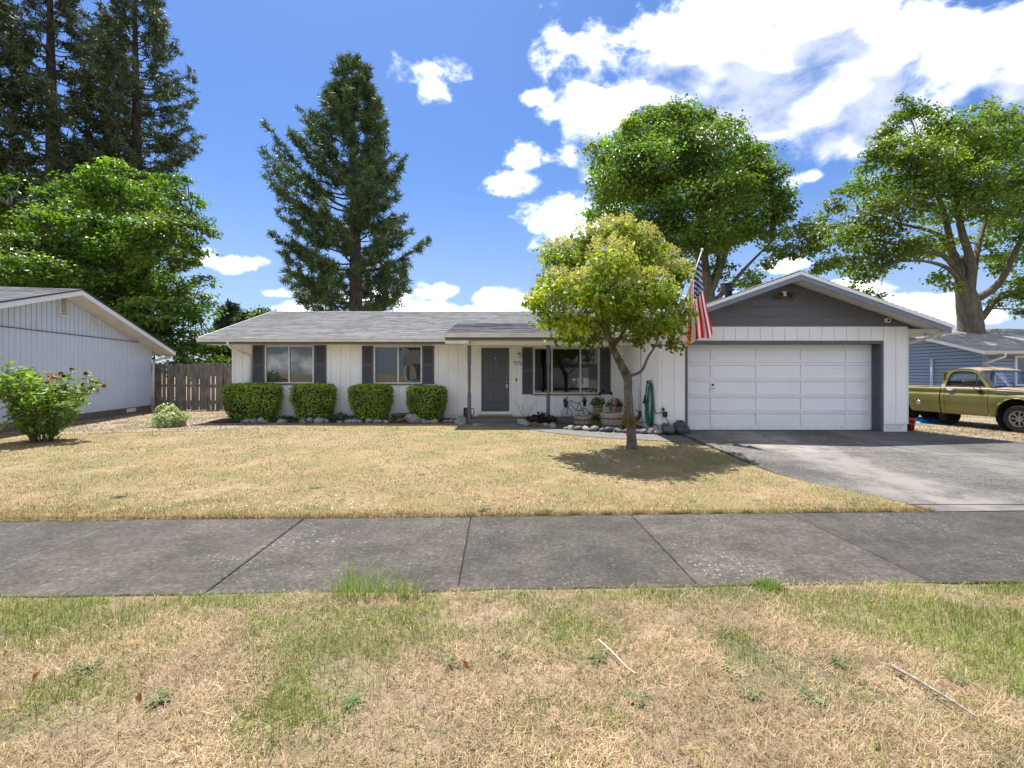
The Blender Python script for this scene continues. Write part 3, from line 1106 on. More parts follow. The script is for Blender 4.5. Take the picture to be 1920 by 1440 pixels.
# ---- roofs: courses of shingles as stepped strips
def roof_plane(name, e0, e1, r0, r1, m, parent, expo=.145, thick=.012, u0=0.0):
    """Courses from the eave (e0 to e1) up to the ridge (r0 to r1)."""
    e0, e1, r0, r1 = map(Vector, (e0, e1, r0, r1))
    nor = (e1 - e0).cross(r0 - e0).normalized()
    if nor.z < 0: nor = -nor
    n = max(1, round(((r0 + r1) / 2 - (e0 + e1) / 2).length / expo))
    me = bpy.data.meshes.new(name)
    vs, fs, uvs = [], [], []
    ax = (e1 - e0).normalized()
    seg = max(1, int((e1 - e0).length / .6))
    for k in range(n):
        a, b = k / n, (k + 1) / n
        A0, A1, B0, B1 = e0.lerp(r0, a), e1.lerp(r1, a), e0.lerp(r0, b), e1.lerp(r1, b)
        for j in range(seg):
            s0, s1 = j / seg, (j + 1) / seg
            h = thick * random.uniform(.75, 1.25)
            q = [A0.lerp(A1, s0) + nor * h, A0.lerp(A1, s1) + nor * h, B0.lerp(B1, s1) + nor * .001, B0.lerp(B1, s0) + nor * .001, A0.lerp(A1, s0) - nor * .004, A0.lerp(A1, s1) - nor * .004]
            o = len(vs)
            vs += [tuple(p) for p in q]
            fs += [(o, o + 1, o + 2, o + 3), (o + 4, o + 5, o + 1, o)]
            U = [(p - e0).dot(ax) + u0 for p in q]
            for f, vv in (((0, 1, 2, 3), (k + .02, k + .02, k + .98, k + .98)), ((4, 5, 1, 0), (k + .01,) * 4)):
                uvs += [(U[i], w) for i, w in zip(f, vv)]
    me.from_pydata(vs, [], fs)
    uvl = me.uv_layers.new(name='UVMap')
    uvl.data.foreach_set('uv', np.array(uvs, dtype=np.float32).ravel())
    me.materials.append(m)
    me.update()
    o = bpy.data.objects.new(name, me)
    return link(o, parent)


def ridge_cap(a, b, parent, m, w=.13, drop=.05, step=.2):
    a, b = Vector(a), Vector(b)
    t = (b - a).normalized()
    s = t.cross(Vector((0, 0, 1))).normalized()
    mb = MB()
    n = int((b - a).length / step)
    for k in range(n):
        p, q = a.lerp(b, k / n), a.lerp(b, (k + 1.12) / n)
        up = Vector((0, 0, .014))
        mb.add([p + s * w - Vector((0, 0, drop)) + up * .2, p + up * .4, p - s * w - Vector((0, 0, drop)) + up * .2,
                q + s * w - Vector((0, 0, drop)) + up, q + up * 1.6, q - s * w - Vector((0, 0, drop)) + up,
                q + s * w - Vector((0, 0, drop + .008)), q - s * w - Vector((0, 0, drop + .008)), q],
               [(0, 1, 4, 3), (1, 2, 5, 4), (3, 4, 8, 6), (4, 5, 7, 8)])
    me = mb.mesh('ridge_cap', m)
    uvl = me.uv_layers.new(name='UVMap')
    arr = []
    for i in range(len(me.polygons)):
        arr += [(i * .31, 3.5 + i // 4)] * 4
    uvl.data.foreach_set('uv', np.array(arr, dtype=np.float32).ravel())
    return link(bpy.data.objects.new('ridge_cap', me), parent)


EV, RDG = 14.56, 19.0
EZ, RZ = 2.69, 4.07
RX0 = -9.68
roof = thing_roof = None
rf = MB()
# roof deck under the shingles: two slopes, closed underneath
rf.slab([(RX0, EV, EZ - .02), (6.7, EV, EZ - .02), (6.7, RDG, RZ - .02), (RX0, RDG, RZ - .02)], (0, 0, -.09))
rf.slab([(RX0, 2 * RDG - EV, EZ - .02), (RX0, RDG, RZ - .02), (9.9, RDG, RZ - .02), (9.9, 2 * RDG - EV, EZ - .02)], (0, 0, -.09))
roof = rf.build('roof', M['soffit'], house)
roof_plane('shingle_courses', (RX0, EV, EZ), (6.7, EV, EZ), (RX0, RDG, RZ), (6.7, RDG, RZ), M['shingle'], roof)['kind'] = 'stuff'
roof_plane('shingle_courses', (RX0, 2 * RDG - EV, EZ), (9.9, 2 * RDG - EV, EZ), (RX0, RDG, RZ), (9.9, RDG, RZ), M['shingle'], roof)['kind'] = 'stuff'
ridge_cap((RX0, RDG, RZ + .012), (6.7, RDG, RZ + .012), roof, M['shingle'])
MB().slab([(RX0 - .02, EV, EZ - .14), (RX0 - .02, RDG, RZ - .14), (RX0 - .02, RDG, RZ + .02), (RX0 - .02, EV, EZ + .02)], (.018, 0, 0)).build('rake_board', M['white_trim'], roof)
MB().box(RX0 + .02, 3.2, EV + .03, FW + .11, 2.515, 2.53).build('soffit', M['soffit'], roof)
MB().box(RX0, 3.2, EV + .005, EV + .028, 2.50, EZ - .02).build('fascia', M['grey_trim'], roof)


def gutter(a, b, parent, m=None, h=.115, w=.10, out=(0, -1, 0)):
    """A K-style gutter between two points along its top back edge."""
    a, b, out = Vector(a), Vector(b), Vector(out)
    prof = [(0, 0), (0, -h), (w * .62, -h), (w * .72, -h * .55), (w, -h * .18), (w, 0), (w - .008, 0), (w - .008, -h * .16), (w * .66, -h * .5), (w * .56, -h + .008), (.008, -h + .008), (.008, 0)]
    vs = []
    for p in (a, b):
        for (i, j) in prof:
            vs.append(p + out * i + Vector((0, 0, j)))
    n = len(prof)
    fs = [(i, (i + 1) % n, (i + 1) % n + n, i + n) for i in range(n)]
    # end caps closed like the real thing
    fs += [(0, 1, 2, 3, 4, 5)[::-1], (n, n + 1, n + 2, n + 3, n + 4, n + 5)]
    return MB().add(vs, fs).build('gutter', m or M['gutter'], parent)


gutter((RX0 - .02, EV + .003, EZ - .003), (-1.55, EV + .003, EZ - .003), roof)


def spout(pts, parent, w=.062, h=.075, m=None):
    mb = MB()
    pts = [Vector(p) for p in pts]
    mb.tube(pts, w * .62, 8, True)
    return mb.build('downspout', m or M['gutter'], parent, smooth=True)


def smooth_path(pts, per=4):
    """Catmull-Rom through the points."""
    pts = [Vector(p) for p in pts]
    out = []
    for i in range(len(pts) - 1):
        p0, p1, p2, p3 = pts[max(i - 1, 0)], pts[i], pts[i + 1], pts[min(i + 2, len(pts) - 1)]
        for k in range(per):
            t = k / per
            out.append(.5 * ((2 * p1) + (p2 - p0) * t + (2 * p0 - 5 * p1 + 4 * p2 - p3) * t * t + (3 * p1 - p0 - 3 * p2 + p3) * t ** 3))
    out.append(pts[-1])
    return out


spout([(-8.75, 14.52, 2.58), (-8.75, 14.53, 2.50), (-8.72, 14.62, 2.40), (-8.45, 15.0, 2.24), (-8.40, 15.12, 2.18), (-8.40, 15.13, 2.08), (-8.40, 15.13, .3)], house)
# little pipe vent on the ridge
MB().lathe([(.05, 0), (.05, .12), (.085, .12), (.085, .18), (0, .2)], (-7.9, 19.15, 4.0), 12).build('roof_vent', M['dark_edge'], house)

# porch roof
PV, PZv = 13.58, 2.755
px0, px1 = -1.93, 3.24
zb = EZ + (RZ - EZ) / (RDG - EV) * (16.7 - EV)
pr = MB()
pr.slab([(px0, PV, PZv - .02), (px1, PV, PZv - .02), (px1, 16.7, zb - .02), (px0, 16.7, zb - .02)], (0, 0, -.06))
pr.box(px0, px1, PV + .01, PV + .035, PZv - .20, PZv - .02)
porch_roof = pr.build('porch_roof', M['grey_trim'], house)
roof_plane('shingle_courses', (px0, PV, PZv), (px1, PV, PZv), (px0, 16.7, zb + .012), (px1, 16.7, zb + .012), M['shingle'], porch_roof, u0=7.7)['kind'] = 'stuff'
MB().box(px0 + .02, 3.6, PV + .04, FW + .1, 2.555, 2.575).build('soffit', M['soffit'], porch_roof)
gutter((px0 - .03, PV + .008, PZv - .004), (px1, PV + .008, PZv - .004), porch_roof)
MB().box(px0, -1.25, PV + .036, 14.5, 2.46, 2.69).build('side_board', M['soffit'], porch_roof)
bm_ = MB().box(-1.42, 3.55, 13.98, 14.1, 2.44, 2.553)
bm_.build('porch_beam', M['white_trim'], house)
for pxx in (-1.27, 1.08):
    cx, cy = pxx, 14.04
    b0 = .216
    ps = MB()
    ps.box(cx - .052, cx + .052, cy - .052, cy + .052, b0, b0 + .72)
    ps.lathe([(.052, .72), (.06, .74), (.045, .77), (.05, .80), (.038, .84), (.042, 1.1), (.047, 1.35), (.04, 1.6), (.05, 1.63), (.044, 1.66), (.058, 1.68), (.052, 1.70)], (cx, cy, b0), 14)
    ps.box(cx - .052, cx + .052, cy - .052, cy + .052, b0 + 1.69, 2.439)
    ps.build('porch_post', M['grey_trim'], house)

# ---- garage
GWall = lambda px: PX(px, GW)
GZl = lambda py: PZ(py, GW)
OX0, OX1, OZ = GWall(1288), GWall(1651), GZl(644.5)
GS = .165                             # garage slab height
gwm = MB()
gwm.box(GX0, OX0, GW, GW + .12, .1, 2.76).box(OX1, GX1, GW, GW + .12, .1, 2.76).box(OX0, OX1, GW, GW + .12, OZ, 2.76)
pk = (3.21 + 10.25) / 2
gwm.slab([(GX0, GW + .0, 2.76), (GX1, GW + .0, 2.76), (pk, GW + .0, 3.88)], (0, .1, 0))
gwall = gwm.build('garage_wall', M['white'], house)
boards(gwall, GX0, GX1, GZl(794.7), 2.755, GW, .305, [(OX0 - .05, OX1 + .05, -1, OZ + .075)], M['white'], start=GX0 + .07)
piece('corner_board', GX0 - .021, GX0 + .065, GW - .045, GW - .0005, GZl(794.7), 2.755, M['white_trim'], gwall)
piece('corner_board', GX1 - .005, GX1 + .021, GW - .03, GW + .06, GZl(794.7), 2.74, M['white_trim'], gwall)
piece('base_board', GX0 - .004, OX0 - .06, GW - .010, GW, .06, GZl(794.7) - .004, M['base'], gwall)
piece('base_board', OX1 + .06, GX1 + .004, GW - .010, GW, .06, GZl(794.7) - .004, M['base'], gwall)
# dark lap boards of the gable
gz0 = 2.763
for k in range(5):
    z0, z1 = gz0 + .25 * k, gz0 + .25 * (k + 1) - .006
    half = lambda z: max(.02, (3.905 - z) / .352)
    a0, a1 = min(half(z0), 3.05), min(half(z1), 3.05)
    if z0 > 3.86: break
    z1 = min(z1, 3.89)
    cxx = 6.71
    q = MB()
    lo, hi = GW - .034, GW - .018
    L0, R0, L1, R1 = max(GX0, cxx - a0), min(GX1, cxx + a0), max(GX0, cxx - min(half(z1), 3.05)), min(GX1, cxx + min(half(z1), 3.05))
    q.add([(L0, lo, z0), (R0, lo, z0), (R1, hi, z1), (L1, hi, z1), (L0, GW - .001, z0), (R0, GW - .001, z0), (R1, GW - .001, z1), (L1, GW - .001, z1)],
          [(0, 1, 2, 3), (4, 5, 1, 0), (3, 2, 6, 7), (0, 3, 7, 4), (1, 5, 6, 2)])
    q.build('gable_board', M['grey_board'], gwall)
# door surround
ds = MB()
ds.box(OX0 - .05, OX0, GW - .035, GW - .001, GS - .03, OZ + .075).box(OX1, OX1 + .05, GW - .035, GW - .001, GS - .03, OZ + .075).box(OX0, OX1, GW - .035, GW - .001, OZ, OZ + .075)
ds.box(OX0 - .02, OX0 + .006, GW - .0345, 12.05, GS - .03, OZ).box(OX1 - .006, OX1 + .02, GW - .0345, 12.05, GS - .03, OZ).box(OX0 + .007, OX1 - .007, GW - .0345, 12.05, OZ - .006, OZ + .02)
for k in range(1, 4):
    ds.box(OX1 - .016, OX1 - .0055, GW + .075 * k - .025, GW + .075 * k - .01, GS, OZ - .01)
ds.build('door_frame', M['grey_trim'], house)
MB().box(OX0 - .3, OX1 + .3, GW - .25, 12.4, GS - .2, GS - .012).build('garage_floor', M['walk'], house)
# sectional door: five sections, five panels each
GD = 12.0
gd = MB().box(OX0, OX1, GD + .02, GD + .05, GS, OZ + .05)
gdoor = gd.build('garage_door', M['white_door'], house)
GXd = lambda px: PX(px, GD)
rows = [(675.6, 655), (707, 685), (737.2, 715), (767, 745), (797, 775)]
cols = [(1294, 1332), (1338.6, 1417.6), (1423.2, 1501.2), (1507, 1585.2), (1590.4, 1628.6)]
zc = [PZ(806, GD)] + [PZ((rows[i][1] + rows[i - 1][0]) / 2, GD) for i in (4, 3, 2, 1)] + [OZ + .05]
xc = [OX0] + [GXd((cols[i][1] + cols[i + 1][0]) / 2) for i in range(4)] + [OX1]
for r in range(5):
    zb0, zt0 = zc[r] + .003, zc[r + 1] - .003
    pz0, pz1 = PZ(rows[4 - r][0], GD), PZ(rows[4 - r][1], GD)
    fr = MB()
    fr.box(OX0, OX1, GD - .010, GD + .0195, zb0, pz0).box(OX0, OX1, GD - .010, GD + .0195, pz1, zt0)
    xl = OX0
    for (c0, c1) in cols:
        fr.box(xl, GXd(c0), GD - .010, GD + .0195, pz0 + .0005, pz1 - .0005)
        xl = GXd(c1)
    fr.box(xl, OX1, GD - .010, GD + .0195, pz0 + .0005, pz1 - .0005)
    fr.build('door_section', M['white_door'], gdoor, bevel=.003)
    for (c0, c1) in cols:
        piece('door_panel', GXd(c0) + .004, GXd(c1) - .004, GD + .012, GD + .0198, pz0 + .004, pz1 - .004, M['white_door'], gdoor, .006)
MB().lathe([(0, -.03), (.016, -.03), (.02, -.012), (.03, -.008), (.03, 0)], (GXd(1336), GD - .018, PZ(721.5, GD)), 12, 'y').build('lock', M['black'], gdoor)
for yy in (728.5, 769, 799.5):
    q = MB()
    hx, hz = GXd(1335.5), PZ(yy, GD)
    q.tube(smooth_path([(hx - .06, GD - .018, hz), (hx - .055, GD - .044, hz), (hx, GD - .056, hz), (hx + .055, GD - .044, hz), (hx + .06, GD - .018, hz)], 3), .009, 6)
    q.build('pull_handle', M['white_trim'] if yy > 740 else M['chrome'], gdoor)

# garage side wall towards the porch
gs = MB().box(GX0, GX0 + .12, GW + .12, FW + .3, .1, 2.60)
gside = gs.build('garage_wall', M['white'], house)
y = GW + .01
while y < FW - .03:
    y1 = min(y + .305, FW - .022)
    o = bpy.data.objects.new('siding_board', boxmesh('siding_board', .02, y1 - y - .011, 2.60 - GZl(794.7), M['white']))
    o.location = (GX0 - .02, y + .004, GZl(794.7))
    link(o, gside)
    y += .305
piece('base_board', GX0 - .010, GX0, GW + .002, 13.97, .06, GZl(794.7) - .004, M['base'], gside)
MB().box(GX1 - .12, GX1, GW + .121, 22.7, .1, 2.74).build('garage_wall', M['white'], house)

# garage roof, ridge running away from the street
GE0, GE1, GPK, GRF = 3.21, 10.25, 6.73, 11.0
GEz, GPz = 2.745, 3.985
gr = MB()
for (xe, s) in ((GE0, 1), (GE1, -1)):
    gr.slab([(xe, GRF + .03, GEz - .02), (GPK, GRF + .03, GPz - .02), (GPK, 19.0, GPz - .02), (xe, 19.0, GEz - .02)], (0, 0, -.03))
groof = gr.build('garage_roof', M['soffit'], house)
roof_plane('shingle_courses', (GE0, GRF - .01, GEz), (GE0, 19.0, GEz), (GPK, GRF - .01, GPz), (GPK, 19.0, GPz), M['shingle'], groof, u0=3.1)['kind'] = 'stuff'
roof_plane('shingle_courses', (GE1, GRF - .01, GEz), (GE1, 19.0, GEz), (GPK, GRF - .01, GPz), (GPK, 19.0, GPz), M['shingle'], groof, u0=5.3)['kind'] = 'stuff'
ridge_cap((GPK, GRF, GPz + .015), (GPK, 19.0, GPz + .015), groof, M['shingle'])
for (xe, nm) in ((GE0, 0), (GE1, 1)):
    MB().slab([(xe, GRF, GEz - .20), (GPK, GRF, GPz - .20), (GPK, GRF, GPz - .085), (xe, GRF, GEz - .085)], (0, .028, 0)).build('rake_board', M['fascia'], groof)
    MB().slab([(xe, GRF - .018, GEz - .084), (GPK, GRF - .018, GPz - .084), (GPK, GRF - .018, GPz - .006), (xe, GRF - .018, GEz - .006)], (0, .045, 0)).build('rake_trim', M['white_trim'], groof)
    # sloping soffit under the front overhang
    MB().slab([(xe, GRF + .0285, GEz - .075), (GPK, GRF + .0285, GPz - .075), (GPK, GW + .02, GPz - .075), (xe, GW + .02, GEz - .075)], (0, 0, .012)).build('soffit', M['soffit'], groof)
    sgn = 1 if xe > 5 else -1
    MB().slab([(xe, GW - .03, GEz - .20), (xe - sgn * .5, GW - .03, GEz - .03), (xe - sgn * .5, 19, GEz - .03), (xe, 19, GEz - .20)], (0, 0, .012)).build('soffit', M['soffit'], groof)
    MB().box(min(xe, xe + sgn * .02), max(xe, xe + sgn * .02), GRF + .03, 19.0, GEz - .22, GEz - .012).build('fascia', M['white_trim'], groof)
MB().beam((GX1 + .02, GW + .1, 2.66), (GE1 - .02, GW - .45, 2.60), .04, .10).build('lookout', M['soffit'], groof)
gutter((GE1 + .021, GRF + .05, GEz - .01), (GE1 + .021, 19.0, GEz - .01), groof, out=(1, 0, 0))
gutter((GE0 - .021, GRF + .05, GEz - .01), (GE0 - .021, 13.5, GEz - .01), groof, out=(-1, 0, 0))
spout([(GE1 + .06, 11.45, 2.60), (GE1 + .05, 11.5, 2.50), (GE1 - .1, 11.8, 2.42), (GX1 + .1, 12.2, 2.28), (GX1 + .06, 12.3, 2.15), (GX1 + .06, 12.3, .3)], house)
spout([(GE0 - .06, 13.2, 2.62), (GE0 - .05, 13.2, 2.54), (GX0 - .12, 13.2, 2.36), (GX0 - .065, 13.2, 2.28), (GX0 - .065, 13.2, .55)], house)
spout([(GX0 - .065, 13.2, .55), (GX0 - .07, 13.18, .42), (GX0 - .18, 13.12, .30), (GX0 - .28, 13.1, .22)], house, w=.075, m=M['black'])
# flue, floodlight, camera
fl = MB()
fx, fy = PX(1366, 13.6), 13.6
fz = GPz - (GPK - fx) * (GPz - GEz) / (GPK - GE0)
fl.lathe([(.10, -.15), (.10, .16), (.165, .17), (.165, .20), (.11, .22), (.11, .25), (.165, .26), (.165, .29), (.11, .31), (.11, .33), (.17, .34), (.17, .38), (.10, .42), (0, .43)], (fx, fy, fz), 20)
fl.build('flue', M['dark_edge'], house)
sl = MB()
c = P(1470, 551, GW - .05)
sl.box(c.x - .06, c.x + .06, GW - .075, GW - .036, c.z - .05, c.z + .06)
slo = sl.build('floodlight', M['white_trim'], house)
for s in (-1, 1):
    h = MB()
    a = Vector((c.x + s * .05, GW - .08, c.z + .02))
    dirn = Vector((s * .55, -.5, -.55)).normalized()
    pts = [a + dirn * t for t in (0, .05, .09, .2, .21)]
    h.tube(pts, [.02, .025, .045, .068, .064], 12)
    h.build('lamp_head', M['brass'], slo)
cc = P(1662, 601, GW - .05)
co = MB().box(cc.x - .05, cc.x + .05, GW - .13, GW - .036, cc.z - .05, cc.z + .05).build('security_camera', M['white_trim'], house, bevel=.012)
MB().lathe([(0, -.012), (.03, -.012), (.032, 0)], (cc.x - .01, GW - .13, cc.z - .005), 14, 'y').build('lens', M['black'], co)
# spigot on the garage wall
sp_ = MB()
s0 = Vector((PX(1241, GW), GW - .02, PZ(767, GW)))
sp_.tube([s0, s0 + Vector((0, -.07, 0)), s0 + Vector((.02, -.10, -.03))], .014, 8).lathe([(0, -.1), (.035, -.1), (.035, -.085), (0, -.08)], s0, 10, 'y')
spig = sp_.build('spigot', M['black'], house)
MB().box(s0.x + .0, s0.x + .10, GW - .14, GW - .05, s0.z - .19, s0.z - .05).build('hose_timer', M['black'], spig, bevel=.02, seg=2)
MB().lathe([(0, -.03), (.035, -.03), (.04, 0)], (PX(1243, GW) - .03, GW - .02, PZ(764, GW)), 10, 'y').build('valve_wheel', M['chrome'], spig)


# ================================================================== the neighbour on the left
LC, LU = Vector((-14.5, 19.0, 0)), Vector((.22, -.975, 0)).normalized()
LN = Vector((-LU.y, LU.x, 0))        # out of the gable wall, towards the lawn


def L(t, n, z):
    p = LC + LU * t + LN * n
    return Vector((p.x, p.y, z))


M['under_dark'] = mat('vent_dark', (.02, .018, .016), rough=.9)
left_house = thing('neighbour_house', 'pale blue-grey neighbouring house with grooved gable wall beside the wooden fence', 'house', tuple(L(5, 0, 0)))
M['left_wall'] = painted('pale_blue_siding', (.60, .67, .79), dirt=(.40, .40, .40), amt=.5)
TL = 10.4
TP, LZE, LZP = 5.2, 2.60, 4.10
lroof = lambda t: LZP - abs(t - TP) * (LZP - 2.52) / (TP + .6)
wl = MB()
# grooved plywood: narrow boards with sunk grooves, lower and upper sheet
t, bw, gp = 0.0, .19, .016
while t < TL:
    for (t0, t1, dn) in ((t, t + bw - gp, 0.0), (t + bw - gp, t + bw, -.012)):
        t1 = min(t1, TL)
        if t1 <= t0: continue
        za, zb2 = lroof(t0) - .12, lroof(t1) - .12
        wl.add([L(t0, dn, .33), L(t1, dn, .33), L(t1, dn, 2.79), L(t0, dn, 2.79)], [(3, 2, 1, 0)])
        if max(za, zb2) > 2.83:
            wl.add([L(t0, dn - .012, 2.80), L(t1, dn - .012, 2.80), L(t1, dn - .012, max(zb2, 2.801)), L(t0, dn - .012, max(za, 2.801))], [(3, 2, 1, 0)])
        if dn == 0:
            wl.add([L(t1, 0, .33), L(t1, -.013, .33), L(t1, -.013, max(zb2, 2.79)), L(t1, 0, max(zb2, 2.79))], [(3, 2, 1, 0)])
            wl.add([L(t0, -.013, .33), L(t0, 0, .33), L(t0, 0, max(za, 2.79)), L(t0, -.013, max(za, 2.79))], [(3, 2, 1, 0)])
    t += bw
wlo = wl.build('gable_wall', M['left_wall'], left_house)
cw = MB().slab([L(0, -.02, .34), L(TL, -.02, .34), L(TL, -.02, 2.55), L(TP, -.02, 3.9), L(0, -.02, 2.55)], -LN * .1)
cw.build('wall_core', M['left_wall'], wlo)
MB().slab([L(-.02, .02, 2.775), L(TL, .02, 2.775), L(TL, .02, 2.80), L(-.02, .02, 2.80)], -LN * .019).build('drip_trim', M['grey_trim'], wlo)
MB().slab([L(0, -.03, .02), L(TL, -.03, .02), L(TL, -.03, .335), L(0, -.03, .335)], -LN * .2).build('foundation', M['brown_base'], left_house)
MB().slab([L(1.1, -.015, .16), L(1.7, -.015, .16), L(1.7, -.015, .30), L(1.1, -.015, .30)], -LN * .05).build('foundation_vent', M['white_trim'], left_house)
for (a, b) in (((0, 0), (0, -9)), ((TL, 0), (TL, -9))):
    p, q = L(a[0], a[1] - .03, .05), L(b[0], b[1], .05)
    MB().add([p, q, q + Vector((0, 0, 2.5)), p + Vector((0, 0, 2.5))], [(0, 1, 2, 3)]).build('wall', M['left_wall'], left_house)
OV = .55
lr = MB()
for (te, s) in ((-.62, 1), (TL + .62, -1)):
    ze = LZP - (TP + .62) * (LZP - 2.52) / (TP + .6)
    lr.slab([L(te, OV, ze), L(TP, OV, LZP), L(TP, -9.5, LZP), L(te, -9.5, ze)], (0, 0, -.03))
    z2 = ze
lro = lr.build('roof', M['soffit'], left_house)
for te in (-.62, TL + .62):
    roof_plane('shingle_courses', L(te, OV + .02, z2 + .004), L(te, -9.5, z2 + .004), L(TP, OV + .02, LZP + .004), L(TP, -9.5, LZP + .004), M['shingle_left'], lro)['kind'] = 'stuff'
    MB().slab([L(te, OV + .004, z2 - .17), L(TP, OV + .004, LZP - .17), L(TP, OV + .004, LZP - .03), L(te, OV + .004, z2 - .03)], LN * .03).build('rake_board', M['white_trim'], lro)
    MB().slab([L(te, OV + .005, z2 - .029), L(TP, OV + .005, LZP - .029), L(TP, OV + .005, LZP + .014), L(te, OV + .005, z2 + .014)], LN * .045).build('drip_edge', M['dark_edge'], lro)
    MB().slab([L(te, OV + .003, z2 - .16), L(TP, OV + .003, LZP - .16), L(TP, .0, LZP - .16), L(te, .0, z2 - .16)], (0, 0, .015)).build('soffit', M['soffit'], lro)
MB().slab([L(-.62, OV, z2 - .17), L(-.62, -9.5, z2 - .17), L(-.62, -9.5, z2 - .01), L(-.62, OV, z2 - .01)], -LU * .02).build('fascia', M['white_trim'], lro)
gutter(L(-.645, OV, z2 - .02), L(-.645, -9.5, z2 - .02), lro, out=tuple(-LU))
# louvred vent in the gable
vt, vn = 5.05, .0
gv = MB()
for (a, b, c, e) in ((4.86, 5.24, 3.28, 3.32), (4.86, 5.24, 3.90, 3.94), (4.86, 4.90, 3.32, 3.90), (5.20, 5.24, 3.32, 3.90)):
    gv.slab([L(a, -.012, c), L(b, -.012, c), L(b, -.012, e), L(a, -.012, e)], LN * .045)
gvo = gv.build('gable_vent', M['soffit'], left_house)
MB().slab([L(4.9, -.0115, 3.32), L(5.2, -.0115, 3.32), L(5.2, -.0115, 3.9), L(4.9, -.0115, 3.9)], LN * .003).build('backing', M['under_dark'], gvo)
for k in range(9):
    z = 3.33 + k * .063
    MB().add([L(4.9, .03, z), L(5.2, .03, z), L(5.2, -.005, z + .045), L(4.9, -.005, z + .045), L(4.9, .03, z - .008), L(5.2, .03, z - .008)], [(3, 2, 1, 0), (0, 1, 5, 4)]).build('slat', M['soffit'], gvo)
eh = MB()
eh.slab([L(3.47, -.012, 3.22), L(3.71, -.012, 3.22), L(3.71, -.012, 3.48), L(3.47, -.012, 3.48)], LN * .02)
eh.add([L(3.49, .01, 3.46), L(3.69, .01, 3.46), L(3.69, .14, 3.30), L(3.49, .14, 3.30), L(3.49, .01, 3.25), L(3.69, .01, 3.25), L(3.69, .14, 3.25), L(3.49, .14, 3.25)],
       [(0, 1, 2, 3), (3, 2, 6, 7), (0, 3, 7, 4), (1, 5, 6, 2), (4, 7, 6, 5)])
eh.build('exhaust_hood', M['soffit'], left_house)
spout([L(-.70, OV - .1, z2 - .10), L(-.69, OV - .12, z2 - .2), L(-.35, .25, z2 - .30), L(-.05, .1, z2 - .40), L(.03, .07, z2 - .5), L(.03, .07, .3)], left_house, w=.075)
spout([L(-.30, .02, 2.0), L(-.30, .02, .2)], left_house, w=.05)

# ================================================================== the neighbour on the right
right_house = thing('neighbour_house', 'blue-grey lap sided neighbouring house with pale roof behind the olive pickup', 'house', (24, 25, 0))
M['lap'] = painted('blue_grey_lap', (.27, .335, .44), dirt=(.25, .28, .32), amt=.4)
M['lap_shadow'] = mat('lap_shadow_line', (.045, .055, .075), rough=.8)  # dark backing colour stands in for the shadow lines under the lap boards
RXc, RYc, RD2 = 22.07, 22.0, 10.0
rp = RYc + RD2 / 2
rpz = 4.15
sl_ = (rpz - 2.62) / (rp - (RYc - .55))
ls = MB()
for k in range(24):
    z0, z1 = .3 + .17 * k, .3 + .17 * (k + 1) - .034
    if z0 < 2.55:
        y0, y1 = RYc, RYc + RD2
    else:
        h = (rpz - .1 - z0) / sl_
        if h < .1: break
        y0, y1 = max(RYc, rp - h), min(RYc + RD2, rp + h)
    ls.add([(RXc - .055, y0, z0), (RXc - .055, y1, z0), (RXc - .010, y1, z1 + .012), (RXc - .010, y0, z1 + .012), (RXc, y0, z0), (RXc, y1, z0)], [(0, 3, 2, 1), (0, 1, 5, 4)])
    if z1 < 2.63:
        ls.add([(RXc, RYc - .055, z0), (RXc + 12, RYc - .055, z0), (RXc + 12, RYc - .010, z1 + .012), (RXc, RYc - .010, z1 + .012), (RXc, RYc, z0), (RXc + 12, RYc, z0)], [(0, 1, 2, 3), (4, 5, 1, 0)])
lso = ls.build('lap_siding', M['lap'], right_house)
cr = MB().slab([(RXc, RYc, .05), (RXc, RYc + RD2, .05), (RXc, RYc + RD2, 2.55), (RXc, rp, 4.0), (RXc, RYc, 2.55)], (.1, 0, 0)).box(RXc + .101, RXc + 12, RYc, RYc + .1, .05, 2.6)
cr.build('wall', M['lap_shadow'], right_house)
MB().box(RXc - .07, RXc + .08, RYc - .07, RYc - .0565, .25, 2.6).box(RXc - .07, RXc - .0565, RYc - .0564, RYc + .10, .25, 2.6).build('corner_board', M['lap'], right_house)
rr = MB()
for (ye, s) in ((RYc - .55, 1), (RYc + RD2 + .55, -1)):
    rr.slab([(RXc - .55, ye, 2.62), (RXc - .55, rp, rpz), (RXc + 13, rp, rpz), (RXc + 13, ye, 2.62)], (0, 0, -.03))
rro = rr.build('roof', M['soffit'], right_house)
for ye in (RYc - .55, RYc + RD2 + .55):
    roof_plane('shingle_courses', (RXc - .57, ye, 2.624), (RXc + 13, ye, 2.624), (RXc - .57, rp, rpz + .004), (RXc + 13, rp, rpz + .004), M['shingle_right'], rro)['kind'] = 'stuff'
    MB().slab([(RXc - .55, ye, 2.46), (RXc - .55, rp, rpz - .16), (RXc - .55, rp, rpz - .005), (RXc - .55, ye, 2.615)], (-.03, 0, 0)).build('rake_board', M['white_trim'], rro)
    MB().slab([(RXc - .549, ye, 2.47), (RXc - .549, rp, rpz - .15), (RXc - .03, rp, rpz - .15), (RXc - .03, ye, 2.47)], (0, 0, .015)).build('soffit', M['soffit'], rro)
gutter((RXc - .58, RYc - .55, 2.61), (RXc + 13, RYc - .55, 2.61), rro)
MB().box(RXc - .5, RXc + 12, RYc - .54, RYc - .05, 2.45, 2.465).build('soffit', M['soffit'], rro)
ww = MB()
wx0, wx1, wz0, wz1 = PX(1900, RYc), PX(1900, RYc) + 1.6, 1.0, PZ(667, RYc)
